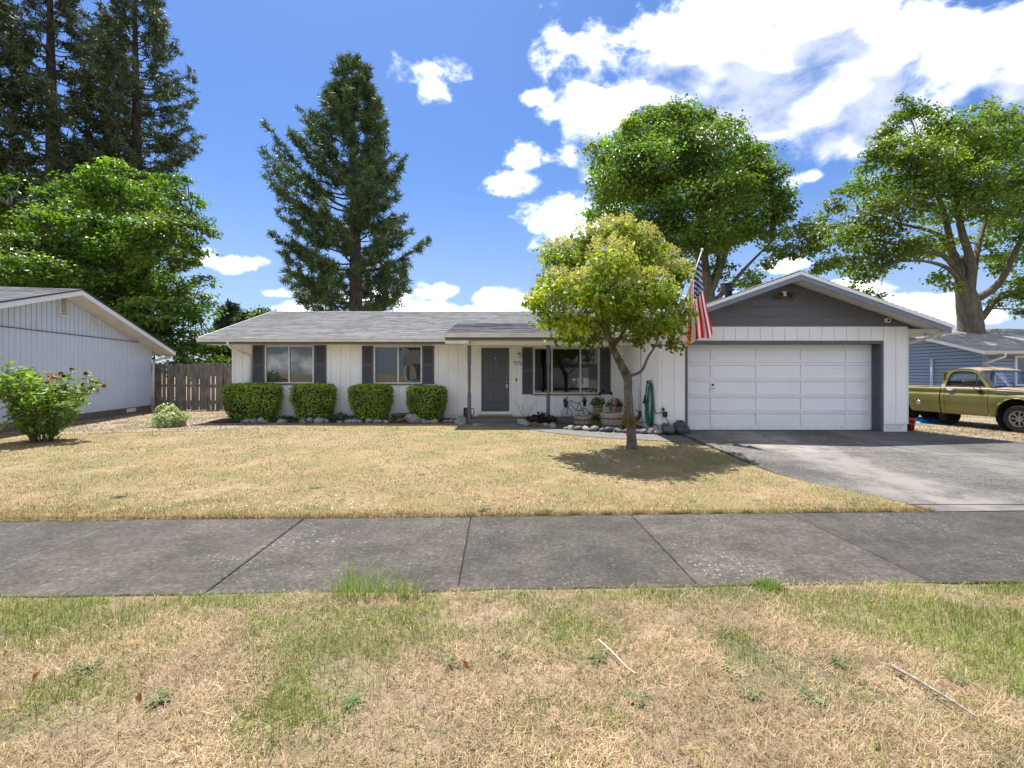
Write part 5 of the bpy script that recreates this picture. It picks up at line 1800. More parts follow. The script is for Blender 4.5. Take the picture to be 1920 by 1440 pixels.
# ================================================================== shrubs
def hedge(label, px0, px1, py0, py1, D, depth, n=5200, yellow=.5, bot=.62):
    """A clipped shrub, wider at the top, with leaves all over it."""
    x0, x1 = PX(px0, D), PX(px1, D)
    z1, z0 = PZ(py0, D), .10
    cx, hw, H_ = (x0 + x1) / 2, (x1 - x0) / 2, z1 - z0
    t = thing('clipped_shrub', label, 'shrub', (cx, D, .11), group='clipped shrubs below the front windows')

    def surf(th, v):
        k = bot + (1 - bot) * np.clip(v / .55, 0, 1) ** .75
        k = k * np.where(v > .88, 1 - .22 * ((v - .88) / .12) ** 2, 1)
        sq = (np.abs(np.cos(th)) ** 3.2 + np.abs(np.sin(th)) ** 3.2) ** (-1 / 3.2)
        bump = 1 + .05 * (vnoise(th * 2.5, v * 5, 1.4, int(px0)) - .5) * 2
        return cx + hw * k * sq * np.cos(th) * bump, D + depth / 2 * k * sq * np.sin(th) * bump, z0 + v * H_

    ns = int(n * .74)
    th, v = rng.uniform(0, 2 * np.pi, ns), rng.random(ns) ** .9
    a, b, c = surf(th, v)
    pos = np.stack([a, b, c], 1)
    nor = np.stack([np.cos(th), np.sin(th), .15 + 0 * th], 1)
    nt = n - ns
    u = np.sqrt(rng.random(nt))
    th2 = rng.uniform(0, 2 * np.pi, nt)
    a, b, c = surf(th2, np.full(nt, .97))
    top = np.stack([cx + (a - cx) * u, D + (b - D) * u, z1 - .01 + .035 * (vnoise(a * 4, b * 4, 2.0) - .5) + rng.normal(size=nt) * .012 - .05 * u ** 6], 1)
    pos = np.concatenate([pos, top])
    nor = np.concatenate([nor, np.tile([0, 0, 1.0], (nt, 1))])
    pos = pos + nrm(nor) * (rng.normal(size=(n, 1)) * .026 + .05 * (rng.random((n, 1)) > .97)) - nrm(nor) * .02
    nor = nor + rng.normal(size=(n, 3)) * .5 + [0, 0, .35]
    w = rng.random((n, 1))
    col = np.array([.13, .23, .025]) * (1 - w) + np.array([.28, .41, .05]) * w
    pt = vnoise(pos[:, 0] * 3 + px0, pos[:, 2] * 3 + pos[:, 1], 1.6, 3)[:, None]
    col = col * (.65 + .75 * pt)
    brown = rng.random(n) < .05
    col[brown] = np.array([.16, .10, .03])
    fresh = (pos[:, 2] > z1 - .05 - .22 * vnoise(pos[:, 0] * 6, pos[:, 1] * 6, 1.0, 8)) & (rng.random(n) < yellow)
    col[fresh] = np.array([.30, .40, .04]) * rng.uniform(.7, 1.2, size=(fresh.sum(), 1))
    V, T, C = leaf_arrays(pos, nor, rng.uniform(.045, .080, n), col, .62, .15)
    # stray shoots
    np_mesh('foliage', V, T, C, M['leaf_flat'], t)
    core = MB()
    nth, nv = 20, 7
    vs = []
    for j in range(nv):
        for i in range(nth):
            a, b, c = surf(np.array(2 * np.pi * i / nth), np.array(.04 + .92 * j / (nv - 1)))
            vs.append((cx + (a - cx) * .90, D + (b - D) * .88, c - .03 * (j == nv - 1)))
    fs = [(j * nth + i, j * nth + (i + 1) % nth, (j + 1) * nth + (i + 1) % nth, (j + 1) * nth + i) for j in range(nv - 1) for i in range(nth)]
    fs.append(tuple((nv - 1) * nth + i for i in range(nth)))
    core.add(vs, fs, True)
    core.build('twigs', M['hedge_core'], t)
    return t


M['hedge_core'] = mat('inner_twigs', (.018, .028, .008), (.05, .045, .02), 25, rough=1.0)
hedge('widest clipped green shrub, below the first window by the fence', 424, 524, 720, 785, 14.72, .95, 6800, .6, .66)
hedge('clipped green shrub between the widest shrub and the window with the fan', 550, 627, 721, 784, 14.72, .9, 5200, .45, .64)
hedge('clipped green shrub below the second window, left of the small bowl planter', 657, 733.5, 722, 786, 14.72, .9, 5200, .45, .62)
hedge('clipped green shrub right of the small bowl planter, nearest the front door', 764.5, 836.5, 724, 787, 14.72, .9, 5200, .5, .62)


def leaf_mass(name, label, cat, cx, cy, z0, rx, ry, rz, n, size, c0, c1, group=None, m=None, up=.4, stems=8, aspect=.6, shell=.35):
    """A small plant: leaves through a dome, on a few stems."""
    t = thing(name, label, cat, (cx, cy, z0), group=group)
    dv = nrm(rng.normal(size=(n, 3)) + [0, 0, .35])
    dv[:, 2] = np.abs(dv[:, 2]) - .12
    r = rng.uniform(shell, 1.0, size=(n, 1)) ** .6
    r = r * (.62 + .62 * vnoise(np.arctan2(dv[:, 1], dv[:, 0]) * 1.6 + 9, dv[:, 2] * 3 + 5, 1.0, int(abs(cx) * 10)))[:, None]
    pos = np.array([cx, cy, z0 + rz * .15]) + dv * r * [rx, ry, rz * .88]
    pos[:, 2] = np.maximum(pos[:, 2], z0 + .01)
    w = rng.random((n, 1))
    col = (np.array(c0) * (1 - w) + np.array(c1) * w) * rng.uniform(.8, 1.2, size=(n, 1))
    V, T, C = leaf_arrays(pos, dv * .7 + rng.normal(size=(n, 3)) * .6 + [0, 0, up], size * rng.uniform(.65, 1.3, n), col, aspect, .15)
    np_mesh('foliage', V, T, C, m or M['leaf_flat'], t)
    st = MB()
    for k in range(stems):
        a = random.uniform(0, 6.28)
        e = Vector((cx + rx * .7 * math.cos(a), cy + ry * .7 * math.sin(a), z0 + rz * random.uniform(.5, .85)))
        st.tube(limb_path((cx + .03 * math.cos(a), cy + .03 * math.sin(a), z0 - .02), e, .05, .05, 4), [.010, .009, .007, .005, .003], 5)
    st.build('stem', M['twig'], t, smooth=True)
    return t


b = P(320, 799, 13.35)
leaf_mass('variegated_shrub', 'low cream and green variegated shrub in front of the wooden fence', 'shrub', b.x, 13.35, float(gz(b.x, 13.35)) - .02, .50, .45, .72, 2300, .075, (.60, .62, .40), (.26, .34, .15), stems=14, shell=.45)

# ---- flowering bush at the left edge
DB = 10.45
bb = P(78, 828, DB)
z0 = float(gz(bb.x, DB))
bush = thing('flowering_bush', 'leafy bush with dark red flowers in front of the pale blue-grey gable wall', 'bush', (bb.x, DB, z0))
st = MB()
Lp, Ln, La, Ls, Lc = [], [], [], [], []
Fl = []


def leaf_pair(p, t_, s, dead=False):
    for sd in (-1, 1):
        sidev = np.cross(t_, rng.normal(size=3))
        sidev = sidev / (np.linalg.norm(sidev) + 1e-9)
        ax = sidev * .85 + t_ * .35 + np.array([0, 0, .05])
        ax = ax / np.linalg.norm(ax)
        Lp.append(p + ax * s * .5)
        nn_ = np.array([0, -.35, 1.0]) + rng.normal(size=3) * .5
        Ln.append(nn_); La.append(ax); Ls.append(s)
        if dead: Lc.append(np.array([.36, .13, .03]) * rng.uniform(.6, 1.3))
        else:
            w = rng.random()
            Lc.append((np.array([.10, .19, .025]) * (1 - w) + np.array([.27, .385, .065]) * w) * rng.uniform(.85, 1.15))


for k in range(36):
    az = 6.283 * k / 36 + random.uniform(-.2, .2)
    rad = random.choice((.35, .6, .85, 1.05)) * random.uniform(.85, 1.12)
    hgt = (1.85 - .55 * (rad / 1.1) ** 2) * random.uniform(.62, 1.02)
    a = Vector((bb.x + .16 * math.cos(az), DB + .12 * math.sin(az), z0 - .02))
    e = Vector((bb.x - .14 + rad * math.cos(az), DB + rad * .8 * math.sin(az), z0 + hgt))
    pts = limb_path(a, e, .10, .04, 8)
    st.tube(pts, [.013 - .0012 * i for i in range(9)], 5)
    dead = k == 9
    tips = []
    for i in range(1, 9):
        t_ = np.array((pts[min(i + 1, 8)] - pts[i - 1]).normalized())
        for _ in range(2):
            leaf_pair(np.array(pts[i]) + rng.normal(size=3) * .05, t_, rng.uniform(.12, .20), dead)
        if i in (2, 4, 5, 6, 7):
            o_ = Vector(rng.normal(size=3)) * .8 + Vector((0, 0, .35))
            o_.z = abs(o_.z) * .8
            q = pts[i] + o_.normalized() * random.uniform(.22, .42)
            st.tube([pts[i], pts[i].lerp(q, .5) + Vector((0, 0, .02)), q], [.006, .005, .003], 4)
            for u in (.35, .6, .8, 1.0):
                leaf_pair(np.array(pts[i].lerp(q, u)), np.array((q - pts[i]).normalized()), rng.uniform(.11, .18), dead)
            tips.append(q)
    tips.append(pts[-1])
    for q in tips[-2:]:
        if random.random() < .75 and q.z > z0 + .7: Fl.append(q)
V, T, C = leaf_arrays(np.array(Lp), np.array(Ln), np.array(Ls), np.array(Lc), .46, .10, np.array(La))
np_mesh('foliage', V, T, C, M['leaf'], bush)
st.build('stem', M['twig'], bush, smooth=True)
for q in Fl[:30]:
    n = 22
    dv = nrm(rng.normal(size=(n, 3)) + [0, -.2, .5])
    V, T, C = leaf_arrays(np.array(q) + [0, 0, .03] + dv * .034, dv + rng.normal(size=(n, 3)) * .3, rng.uniform(.05, .085, n), np.array([.16, .012, .03]) * rng.uniform(.6, 1.4, size=(n, 1)), .35, .1, dv)
    np_mesh('flower', V, T, C, M['petal'], bush)

# ================================================================== grass
def patch(x, y, cx, cy, rx, ry):
    return np.clip(1.15 - np.sqrt(((x - cx) / rx) ** 2 + ((y - cy) / ry) ** 2), 0, 1)


def strip_green(x, y):
    g = .13 + .55 * (fbm(x, y, .9, 31) - .52)
    edge = sw_y(x, 0) - y
    g = g + .75 * np.clip(1 - edge / .42, 0, 1) * (fbm(x, y, 1.3, 5) > .36)
    for p in ((-.85, 3.0, .75, .42), (-1.0, 2.45, .45, .5), (.35, 3.0, .42, .35), (2.75, 3.05, .9, .36), (2.75, 2.55, .5, .35), (-3.1, 3.0, .9, .35), (-2.2, 2.3, .4, .25), (1.35, 2.7, .16, .3), (3.4, 2.6, .6, .5), (-3.2, 2.4, .5, .2)):
        g = g + .85 * patch(x, y, *p)
    return g


n = 150000
yy = 1.55 + 2.1 * rng.random(n) ** .92
xx = rng.uniform(-1, 1, n) * (yy * 1.25 + .5)
ok = (yy < sw_y(xx, -.012)) & (yy > 1.5)
xx, yy = xx[ok], yy[ok]
n = len(xx)
g0 = strip_green(xx, yy) + .75 * (fbm(xx, yy, 4.5, 91) - .5) + .5 * (fbm(xx, yy, 11.0, 95) - .5)
g = g0 + rng.normal(size=n) * .24
green = g > .44
zz = strip_z(xx, yy)
bare = fbm(xx, yy, 2.2, 77) > .60
length = np.where(green, rng.uniform(.022, .065, n), rng.uniform(.022, .080, n)) * (.7 + .6 * fbm(xx, yy, 3.0, 97))
lean = np.where(green, np.abs(rng.normal(.62, .42, n)), np.abs(rng.normal(1.02, .38, n)))
lean = np.clip(lean, 0, 1.5)
width = np.where(green, rng.uniform(.0022, .0042, n), rng.uniform(.0014, .0034, n))
w = rng.random((n, 1))
straw = np.array([.385, .26, .135]) * (1 - w) + np.array([.61, .485, .32]) * w
straw = straw * (.30 + .65 * fbm(xx, yy, 2.4, 15, 4)[:, None] + .58 * fbm(xx, yy, 9.0, 25, 2)[:, None]) * rng.uniform(.7, 1.15, size=(n, 1))
grn = np.array([.14, .20, .033]) * (1 - w) + np.array([.30, .33, .09]) * w
grn = grn * rng.uniform(.7, 1.2, size=(n, 1)) * (.75 + .5 * fbm(xx, yy, 2.5, 16)[:, None])
col = np.where(green[:, None], grn, straw)
keep = ~(bare & (rng.random(n) < .55))
base = np.stack([xx, yy, zz - .004 + np.where(green, 0, rng.uniform(0, .012, n))], 1)
V, T, C = blades(base[keep], rng.uniform(0, 6.283, n)[keep], lean[keep], length[keep], width[keep], col[keep], .35)
tag(np_mesh('strip_grass', V, T, C, M['grass']), 'dry straw and green grass on the strip between kerb and sidewalk', 'grass', kind='stuff')

# taller green tuft by the sidewalk
def tuft(name, label, x, y, n, r, hl, hh, c0, c1, cat='grass tuft', group=None, ry=None):
    th, rr_ = rng.uniform(0, 6.283, n), np.sqrt(rng.random(n)) * r
    bx, by = x + rr_ * np.cos(th), y + (ry or r) / r * rr_ * np.sin(th)
    zb = strip_z(bx, by) - .01 if y < 4 else gz(bx, by) - .005
    w_ = rng.random((n, 1))
    V, T, C = blades(np.stack([bx, by, zb], 1), th + rng.normal(size=n) * .8, np.abs(rng.normal(.22, .2, n)), hl + (hh - hl) * rng.random(n) ** 1.6, rng.uniform(.003, .006, n), np.array(c0) * (1 - w_) + np.array(c1) * w_, 1.2)
    o = np_mesh(name, V, T, C, M['grass'])
    return tag(o, label, cat, group)


tuft('grass_tuft', 'tall bright green grass tuft leaning over the sidewalk edge', -1.12, 3.42, 190, .19, .10, .33, (.16, .27, .03), (.32, .42, .07), ry=.09)
tuft('grass_tuft', 'second tall green grass tuft with seed stalks, right of the tallest one', -.82, 3.42, 130, .17, .08, .28, (.16, .25, .035), (.32, .40, .08), ry=.09)
tuft('grass_tuft', 'bright green grass tuft on the far sidewalk edge, in front of the garage', 1.9, 3.52, 160, .11, .05, .11, (.14, .24, .03), (.26, .36, .05), ry=.05)

n = 330000
u = rng.random(n)
yy = 5.2 + 9.3 * u ** 1.5
xx = rng.uniform(-1, 1, n) * (yy * 1.12 + .5)
hw_ = np.interp(xx, [-30, -9.4, -9.3, -1.4, -1.35, -.45, .56, 1.78, 2.5, 3.3, 4.1, 30], [18, 18, 14.3, 14.15, 13.70, 13.28, 12.33, 11.18, 10.83, 10.53, 10.28, 10.2])
ok = (yy > sw_y(xx, 1.80)) & (xx < drive_left(yy) + .02) & (yy < hw_)
dirt = (yy > 11.1 + .28 * (xx + 13) + 1.2 * (fbm(xx, yy, .6, 21) - .5)) & (yy > 11.9 + .22 * (xx + 10)) & (xx < -6)
ok &= ~(dirt & (rng.random(n) < .8))
xx, yy, dirt, hw_ = xx[ok], yy[ok], dirt[ok], hw_[ok]
n = len(xx)
g = .17 + .7 * (fbm(xx, yy, .45, 41) - .52) + .7 * (fbm(xx, yy, 2.3, 43) - .55)
g += .55 * np.clip(1 - (drive_left(yy) - xx) / .5, 0, 1) * (yy > 6.5) + .45 * np.clip(1 - (hw_ - yy) / .9, 0, 1) * (xx > -1.6) + .35 * patch(xx, yy, .3, 12.2, 2.0, 1.5)
g += .3 * patch(xx, yy, 2.3, 8.6, 1.6, 1.2) + .35 * patch(xx, yy, -9.5, 9.8, 1.6, .7) + .2 * dirt
g += .18 * patch(xx, yy, -2.0, 5.6, 3.0, .5) + .15 * patch(xx, yy, -5, 12.5, 6, 1.5)
gg = g + .45 * (fbm(xx, yy, 4.0, 93) - .5) + rng.normal(size=n) * .15
green = gg > .46
w = rng.random((n, 1))
tone = (.30 + .75 * fbm(xx * .6, yy * 1.3, 1.0, 51, 4) + .60 * fbm(xx, yy * 1.4, 5.0, 53, 2))[:, None]
f1 = sstep(.40, .60, fbm(xx * .8, yy * 1.2, .9, 71))[:, None]
f2 = sstep(.40, .62, fbm(xx, yy * 1.3, 2.1, 73))[:, None]
hue = np.array([.315, .238, .122]) * (1 - f1) + np.array([.252, .160, .062]) * f1
dry = hue * (.72 + .56 * w) * (.80 + .36 * f2) * tone * rng.uniform(.75, 1.15, size=(n, 1))
mid = np.clip((gg - .02) * 1.5, 0, .8)[:, None]
dry = dry * (1 - mid) + np.array([.215, .21, .065]) * mid * rng.uniform(.8, 1.2, size=(n, 1))
grn = (np.array([.125, .18, .035]) * (1 - w) + np.array([.235, .27, .075]) * w)
col = np.where(green[:, None], grn, dry)
far = np.clip(yy / 7, .8, 2.0) * np.where(fbm(xx, yy, 3.2, 75) > .64, .45, 1.0)
V, T, C = blades(np.stack([xx, yy, gz(xx, yy) - .004], 1), rng.uniform(0, 6.283, n), np.clip(np.abs(rng.normal(.62, .38, n)), 0, 1.45), rng.uniform(.016, .040, n) * (.6 + .9 * fbm(xx, yy, 4.0, 57)), rng.uniform(.003, .006, n) * far, col, .4)
tag(np_mesh('lawn_grass', V, T, C, M['grass']), 'short dry golden lawn grass with green patches in front of the house', 'grass', kind='stuff')
# edge of the lawn hanging over the walk
n = 9000
xx = rng.uniform(-7.2, 4.9, n)
yy = sw_y(xx, 1.80) + rng.uniform(-.005, .06, n)
V, T, C = blades(np.stack([xx, yy, np.full(n, .01)], 1), rng.normal(-1.57, .9, n), np.abs(rng.normal(.7, .4, n)).clip(0, 1.5), rng.uniform(.03, .07, n), rng.uniform(.002, .005, n), np.array([.29, .21, .09]) * rng.uniform(.6, 1.2, size=(n, 1)), .5)
tag(np_mesh('edge_grass', V, T, C, M['grass']), 'ragged dry grass fringe where the lawn meets the sidewalk', 'grass', kind='stuff')
# dry grass and weeds round the truck and in the side yard
n = 26000
yy = rng.uniform(7, 20, n)
xx = rng.uniform(9.9, 22, n)
ok = (xx > 10.2 + np.maximum(0, 11.6 - yy) * .62)
xx, yy = xx[ok], yy[ok]
n = len(xx)
gr_ = (fbm(xx, yy, 1.2, 61) + .12 * patch(xx, yy, 12.6, 12.7, 1.6, .6) + rng.normal(size=n) * .08) > .55
col = np.where(gr_[:, None], np.array([[.14, .19, .05]]), np.array([[.38, .275, .16]])) * rng.uniform(.6, 1.2, size=(n, 1))
V, T, C = blades(np.stack([xx, yy, yz(xx, yy) - .004], 1), rng.uniform(0, 6.283, n), np.abs(rng.normal(.7, .4, n)).clip(0, 1.5), rng.uniform(.03, .09, n), rng.uniform(.004, .009, n), col, .4)
tag(np_mesh('yard_grass', V, T, C, M['grass']), 'sparse dry grass around the parked olive pickup', 'grass', kind='stuff')
# chips and dead leaves on the bare ground
n = 9000
xx = np.concatenate([rng.uniform(-15, -6.5, n // 2), rng.uniform(9.9, 18, n - n // 2)])
yy = np.concatenate([rng.uniform(10.2, 18.5, n // 2), rng.uniform(7.5, 14, n - n // 2)])
dirt = (yy > 11.1 + .28 * (xx + 13)) & (yy > 11.9 + .22 * (xx + 10)) & ((xx < -9.35) | (yy < 14.2))
ok = np.where(xx < 0, dirt, xx > 10.2 + np.maximum(0, 11.6 - yy) * .62)
xx, yy = xx[ok], yy[ok]
n = len(xx)
V, T, C = leaf_arrays(np.stack([xx, yy, np.where(xx < 0, gz(xx, yy) + .02, yz(xx, yy) + .012)], 1), rng.normal(size=(n, 3)) * .3 + [0, 0, 1], rng.uniform(.03, .075, n), np.array([.22, .16, .12]) * rng.uniform(.3, 1.6, size=(n, 1)), .5, .2)
tag(np_mesh('leaf_litter', V, T, C, M['petal']), 'dead leaves and bark chips scattered on the bare dirt', 'leaf litter', kind='stuff')


# ================================================================== weeds and sticks
_wm = {}


def weedmesh(kind):
    if kind in _wm: return _wm[kind]
    vs, fs = [], []
    r_ = random.Random(kind)
    nl = 11 + kind % 4
    for k in range(nl):
        a = 6.283 * k / nl + r_.uniform(-.25, .25)
        Ln_ = r_.uniform(.55, 1.0)
        h = Vector((math.cos(a), math.sin(a), 0))
        q = Vector((-math.sin(a), math.cos(a), 0))
        rise = r_.uniform(.2, .75)
        o = len(vs)
        m_ = 6
        for i in range(m_ + 1):
            t_ = i / m_
            w_ = .13 * math.sin(math.pi * min(1, t_ * .93 + .05)) ** .7 * (1 if i % 2 else .62)
            c_ = h * Ln_ * t_ + Vector((0, 0, rise * math.sin(t_ * 2.2) * .55))
            vs += [c_ - q * w_, c_ + Vector((0, 0, -.03)), c_ + q * w_]
        for i in range(m_):
            fs += [(o + 3 * i, o + 3 * i + 1, o + 3 * i + 4, o + 3 * i + 3), (o + 3 * i + 1, o + 3 * i + 2, o + 3 * i + 5, o + 3 * i + 4)]
    _wm[kind] = MB().add(vs, fs, False).mesh('weed', M['weed'])
    return _wm[kind]


M['weed'] = mat('weed_leaf', (.035, .07, .016), (.085, .13, .03), 30, rough=.75)


def weed(px_, py_, s, label, group, low=1.0):
    # ground point under that row
    D_ = 1.6 * FPX / (py_ - HZ)
    for _ in range(6):
        x_ = PX(px_, D_)
        z_ = float(strip_z(x_, D_)) if D_ < 4 else float(gz(x_, D_))
        D_ = (CZ - z_) * FPX / (py_ - HZ)
    o = bpy.data.objects.new('weed', weedmesh(random.randrange(6)))
    o.location = (PX(px_, D_), D_, z_ - .004)
    o.rotation_euler = (0, 0, random.uniform(0, 6.28))
    s *= random.uniform(.5, .75)
    o.scale = (s, s * random.uniform(.7, 1.1), s * low * random.uniform(.6, 1.3))
    COL.objects.link(o)
    return tag(o, label, 'weed', group)


for (x_, y_, s, lab) in ((1405, 1305, .16, 'broad leafed weed in the dry strip, wider of two side by side'), (1525, 1312, .15, 'upright leafed weed right of the widest weed in the dry strip'), (1190, 1310, .13, 'dark weed left of the widest weed in the dry strip'),
                         (845, 1243, .12, 'small round green weed clump in the strip near an orange leaf'), (1120, 1235, .13, 'weed beside the pale straw stalk in the dry strip'), (1365, 1250, .11, 'dark grassy weed below the middle sidewalk joint'),
                         (1570, 1245, .13, 'weed at the end of the grey-green streak in the strip'), (165, 1252, .15, 'broad weed in the straw at the lower left of the strip'), (300, 1310, .15, 'grey-green weed clump low in the strip left of the green patch'),
                         (1265, 1188, .08, 'small upright weed just below the green fringe in the strip'), (945, 1225, .09, 'small weed between the round clump and the pale stalk'), (1790, 1270, .12, 'spiky weed beside the long grey stick'), (980, 1112, .07, 'small bright weed at the sidewalk edge near the middle joint'),
                         (660, 1315, .12, 'grassy weed at the lower edge of the green patch')):
    weed(x_, y_, s, lab, 'weeds in the parking strip', .8)
lab = 'small green weed rosette in the dry lawn'
for (x_, y_, s) in ((222, 932, .20), (592, 915, .16), (555, 922, .11), (905, 955, .13), (1028, 957, .12), (748, 960, .12), (790, 890, .12), (1160, 905, .11), (640, 938, .12), (812, 925, .11), (468, 850, .09), (527, 822, .08), (298, 832, .09), (700, 840, .08), (960, 845, .09), (1370, 912, .10), (1418, 938, .14),
                    (1552, 952, .13), (480, 920, .10), (860, 865, .08), (610, 805, .09), (420, 900, .09), (1300, 940, .10)):
    weed(x_, y_, s, lab, 'weeds dotted over the lawn', .55)
# daisies near the walk
n = 60
xx = np.concatenate([rng.normal(-2.6, .9, 40), rng.normal(-1, 2.5, 20)])
yy = sw_y(xx, 1.9) + np.abs(rng.normal(0, .35, n))
V, T, C = leaf_arrays(np.stack([xx, yy, gz(xx, yy) + .045], 1), rng.normal(size=(n, 3)) * .25 + [0, -.2, 1], rng.uniform(.014, .026, n), np.full((n, 3), .78) * rng.uniform(.8, 1.05, size=(n, 1)), .95, .05)
tag(np_mesh('clover_flowers', V, T, C, M['petal']), 'tiny white flowers speckling the lawn edge', 'flowers', kind='stuff')


def stick(name, pts, r, label, m):
    q = []
    for (x_, y_) in pts:
        D_ = 1.6 * FPX / (y_ - HZ)
        X_ = PX(x_, D_)
        q.append((X_, D_, float(strip_z(X_, D_)) + .02 + random.uniform(0, .012)))
    sp = smooth_path(q, 4)
    mb = MB().tube(sp, [r * (1 - .5 * i / len(sp)) for i in range(len(sp))], 6)
    i = len(sp) * 2 // 3
    if r > .005: mb.tube([sp[i], sp[i] + Vector((-.05, .01, .01)), sp[i] + Vector((-.08, .03, .0))], [r * .5, r * .35, r * .15], 5)
    return tag(mb.build(name, m), label, 'stick')


M['greystick'] = mat('bleached_stick', (.30, .27, .25), (.18, .15, .13), 40, rough=.9)
M['strawstalk'] = mat('straw_stalk', (.62, .52, .36), rough=.8)
stick('stick', [(1672, 1258), (1720, 1285), (1760, 1312), (1800, 1336), (1830, 1356)], .009, 'long grey stick lying on the dry strip in the lower corner', M['greystick'])
stick('straw_stalk', [(1122, 1208), (1150, 1232), (1175, 1258), (1192, 1272)], .0045, 'pale dry straw stalk lying beside a weed', M['strawstalk'])
for (x_, y_, lab) in ((873, 1258, 'orange dead leaf standing in the straw by the round weed clump'), (262, 1322, 'orange dead leaf in the straw at the lower left'), (68, 1280, 'curled orange dead leaf near the left edge of the strip')):
    D_ = 1.6 * FPX / (y_ - HZ)
    c_ = np.array([[PX(x_, D_), D_, .035]])
    V, T, C = leaf_arrays(c_, np.array([[.2, -1, .5]]), np.array([.05]), np.array([[.30, .13, .05]]), .6, .25)
    o = np_mesh('dead_leaf', V, T, C, M['petal'])
    tag(o, lab, 'leaf', 'dead leaves in the strip')


# ================================================================== fence
DF = 19.2
fence = thing('wooden_fence', 'weathered grey board fence between the two houses', 'fence', (-11.8, DF, .08))
fx = -14.55
k = 0
while fx < -9.1:
    wd = .142 if k % 3 else .150
    gap_ = (.005, .028, .04, .012, .035, .006)[k % 6]
    zt = 1.98 + random.uniform(-.02, .02)
    zb_ = .10 + random.uniform(-.02, .03)
    b_ = MB()
    yy0 = DF + random.uniform(-.006, .006)
    sk = random.uniform(-.006, .006)
    b_.add([(fx, yy0, zb_), (fx + wd, yy0, zb_), (fx + wd + sk, yy0, zt), (fx + sk, yy0, zt + random.uniform(-.008, .008)), (fx, yy0 + .018, zb_), (fx + wd, yy0 + .018, zb_), (fx + wd + sk, yy0 + .018, zt), (fx + sk, yy0 + .018, zt)],
           [(0, 1, 2, 3), (5, 4, 7, 6), (1, 5, 6, 2), (4, 0, 3, 7), (3, 2, 6, 7), (0, 4, 5, 1)])
    b_.build('board', M['fence'], fence)
    fx += wd + gap_
    k += 1
for z in (.45, 1.1, 1.86):
    MB().box(-14.55, -9.05, DF + .026, DF + .065, z - .045, z + .045).build('rail', M['fence'], fence)
for x in (-14.5, -11.62, -9.1):
    MB().box(x - .045, x + .045, DF + .066, DF + .155, -.05, 1.95).build('post', M['fence'], fence)

# ================================================================== edging stones
M['rock_a'] = mat('grey_river_stone', (.15, .145, .14), (.27, .26, .25), 9, rough=.8, bump=.4, bscale=60)
M['rock_b'] = mat('dark_river_stone', (.035, .037, .042), (.11, .11, .115), 7, rough=.7, bump=.4, bscale=60)
M['rock_c'] = mat('tan_river_stone', (.22, .17, .14), (.32, .26, .22), 9, rough=.8, bump=.4, bscale=60)
_rk = {}


def rockmesh(kind, m):
    if (kind, m) in _rk: return _rk[(kind, m)]
    vs, fs = icos(2)
    out = []
    r_ = random.Random(kind * 91 + 5)
    ph = [Vector((r_.uniform(-1, 1), r_.uniform(-1, 1), r_.uniform(-1, 1))) for _ in range(5)]
    for v in vs:
        s = 1 + sum(.11 * math.sin(3.1 * v.dot(p) + 2 * i) for i, p in enumerate(ph))
        q = v * s
        q.z = max(q.z, -.6)
        out.append(q)
    me = MB().add(out, fs, True).mesh('edging_stone', M[m])
    _rk[(kind, m)] = me
    return me


def rock(x, y, z, sx, sy, sz, m, label, group, name='edging_stone'):
    o = bpy.data.objects.new(name, rockmesh(random.randrange(5), m))
    o.location = (x, y, z + sz * .55)
    o.scale = (sx, sy, sz)
    o.rotation_euler = (random.uniform(-.15, .15), random.uniform(-.15, .15), random.uniform(0, 6.28))
    COL.objects.link(o)
    return tag(o, label, 'stone', group)


lab_l = 'grey river stone in the edging along the bed below the clipped shrubs'
x = PX(462, 14.3)
spots = [(462, .13), (474, .13), (490, .16), (500, .10), (566, .13), (580, .16), (598, .17), (612, .12), (640, .10), (653, .12), (666, .15), (676, .10), (690, .15), (703, .11), (713, .10), (722, .10), (794, .14), (806, .11), (835, .10), (845, .12), (858, .10)]
for (p_, s) in spots:
    m_ = random.choice(('rock_a', 'rock_a', 'rock_c'))
    rock(PX(p_, 14.32) + random.uniform(-.03, .03), 14.30 + random.uniform(-.04, .05), .09, s * .95, s * .8, s * .65, 'rock_a', lab_l, 'edging stones of the front bed')
rock(PX(776, 14.2), 14.2, .09, .25, .20, .17, 'rock_a', 'large oval grey stone in front of the shrub nearest the front door', 'edging stones of the front bed')
rock(PX(767, 14.4), 14.42, .10, .17, .15, .16, 'rock_a', 'rounded grey stone behind the large oval stone by the front shrub', 'edging stones of the front bed')
rock(PX(814.5, 14.25), 14.25, .09, .11, .1, .10, 'rock_c', 'round tan stone in the edging right of the large oval grey stone', 'edging stones of the front bed')
rock(PX(529, 14.3), 14.3, .09, .17, .12, .08, 'rock_c', 'flat tan stone under the widest clipped shrub', 'edging stones of the front bed')
lab_r = 'dark river stone in the curved edging along the front walkway'
cur = smooth_path([(.30, 13.62, 0), (.72, 13.3, 0), (1.12, 12.86, 0), (1.55, 12.42, 0), (2.05, 12.12, 0), (2.65, 11.84, 0), (3.25, 11.66, 0), (3.75, 11.56, 0)], 12)
acc, nxt = 0.0, 0.0
for a_, b_ in zip(cur, cur[1:]):
    acc += (b_ - a_).length
    if acc >= nxt:
        s = random.uniform(.075, .115)
        if b_.x < 3.55:
            rock(b_.x, b_.y, .10, s * 1.15, s * .95, s * .85, random.choice(('rock_b', 'rock_b', 'rock_b', 'rock_a')), lab_r, 'edging stones of the walkway bed') if True else None
        nxt = acc + s * 1.9
rock(4.13, 11.50, .14, .20, .17, .19, 'rock_b', 'largest black stone, against the garage door frame', 'black stones at the garage corner')
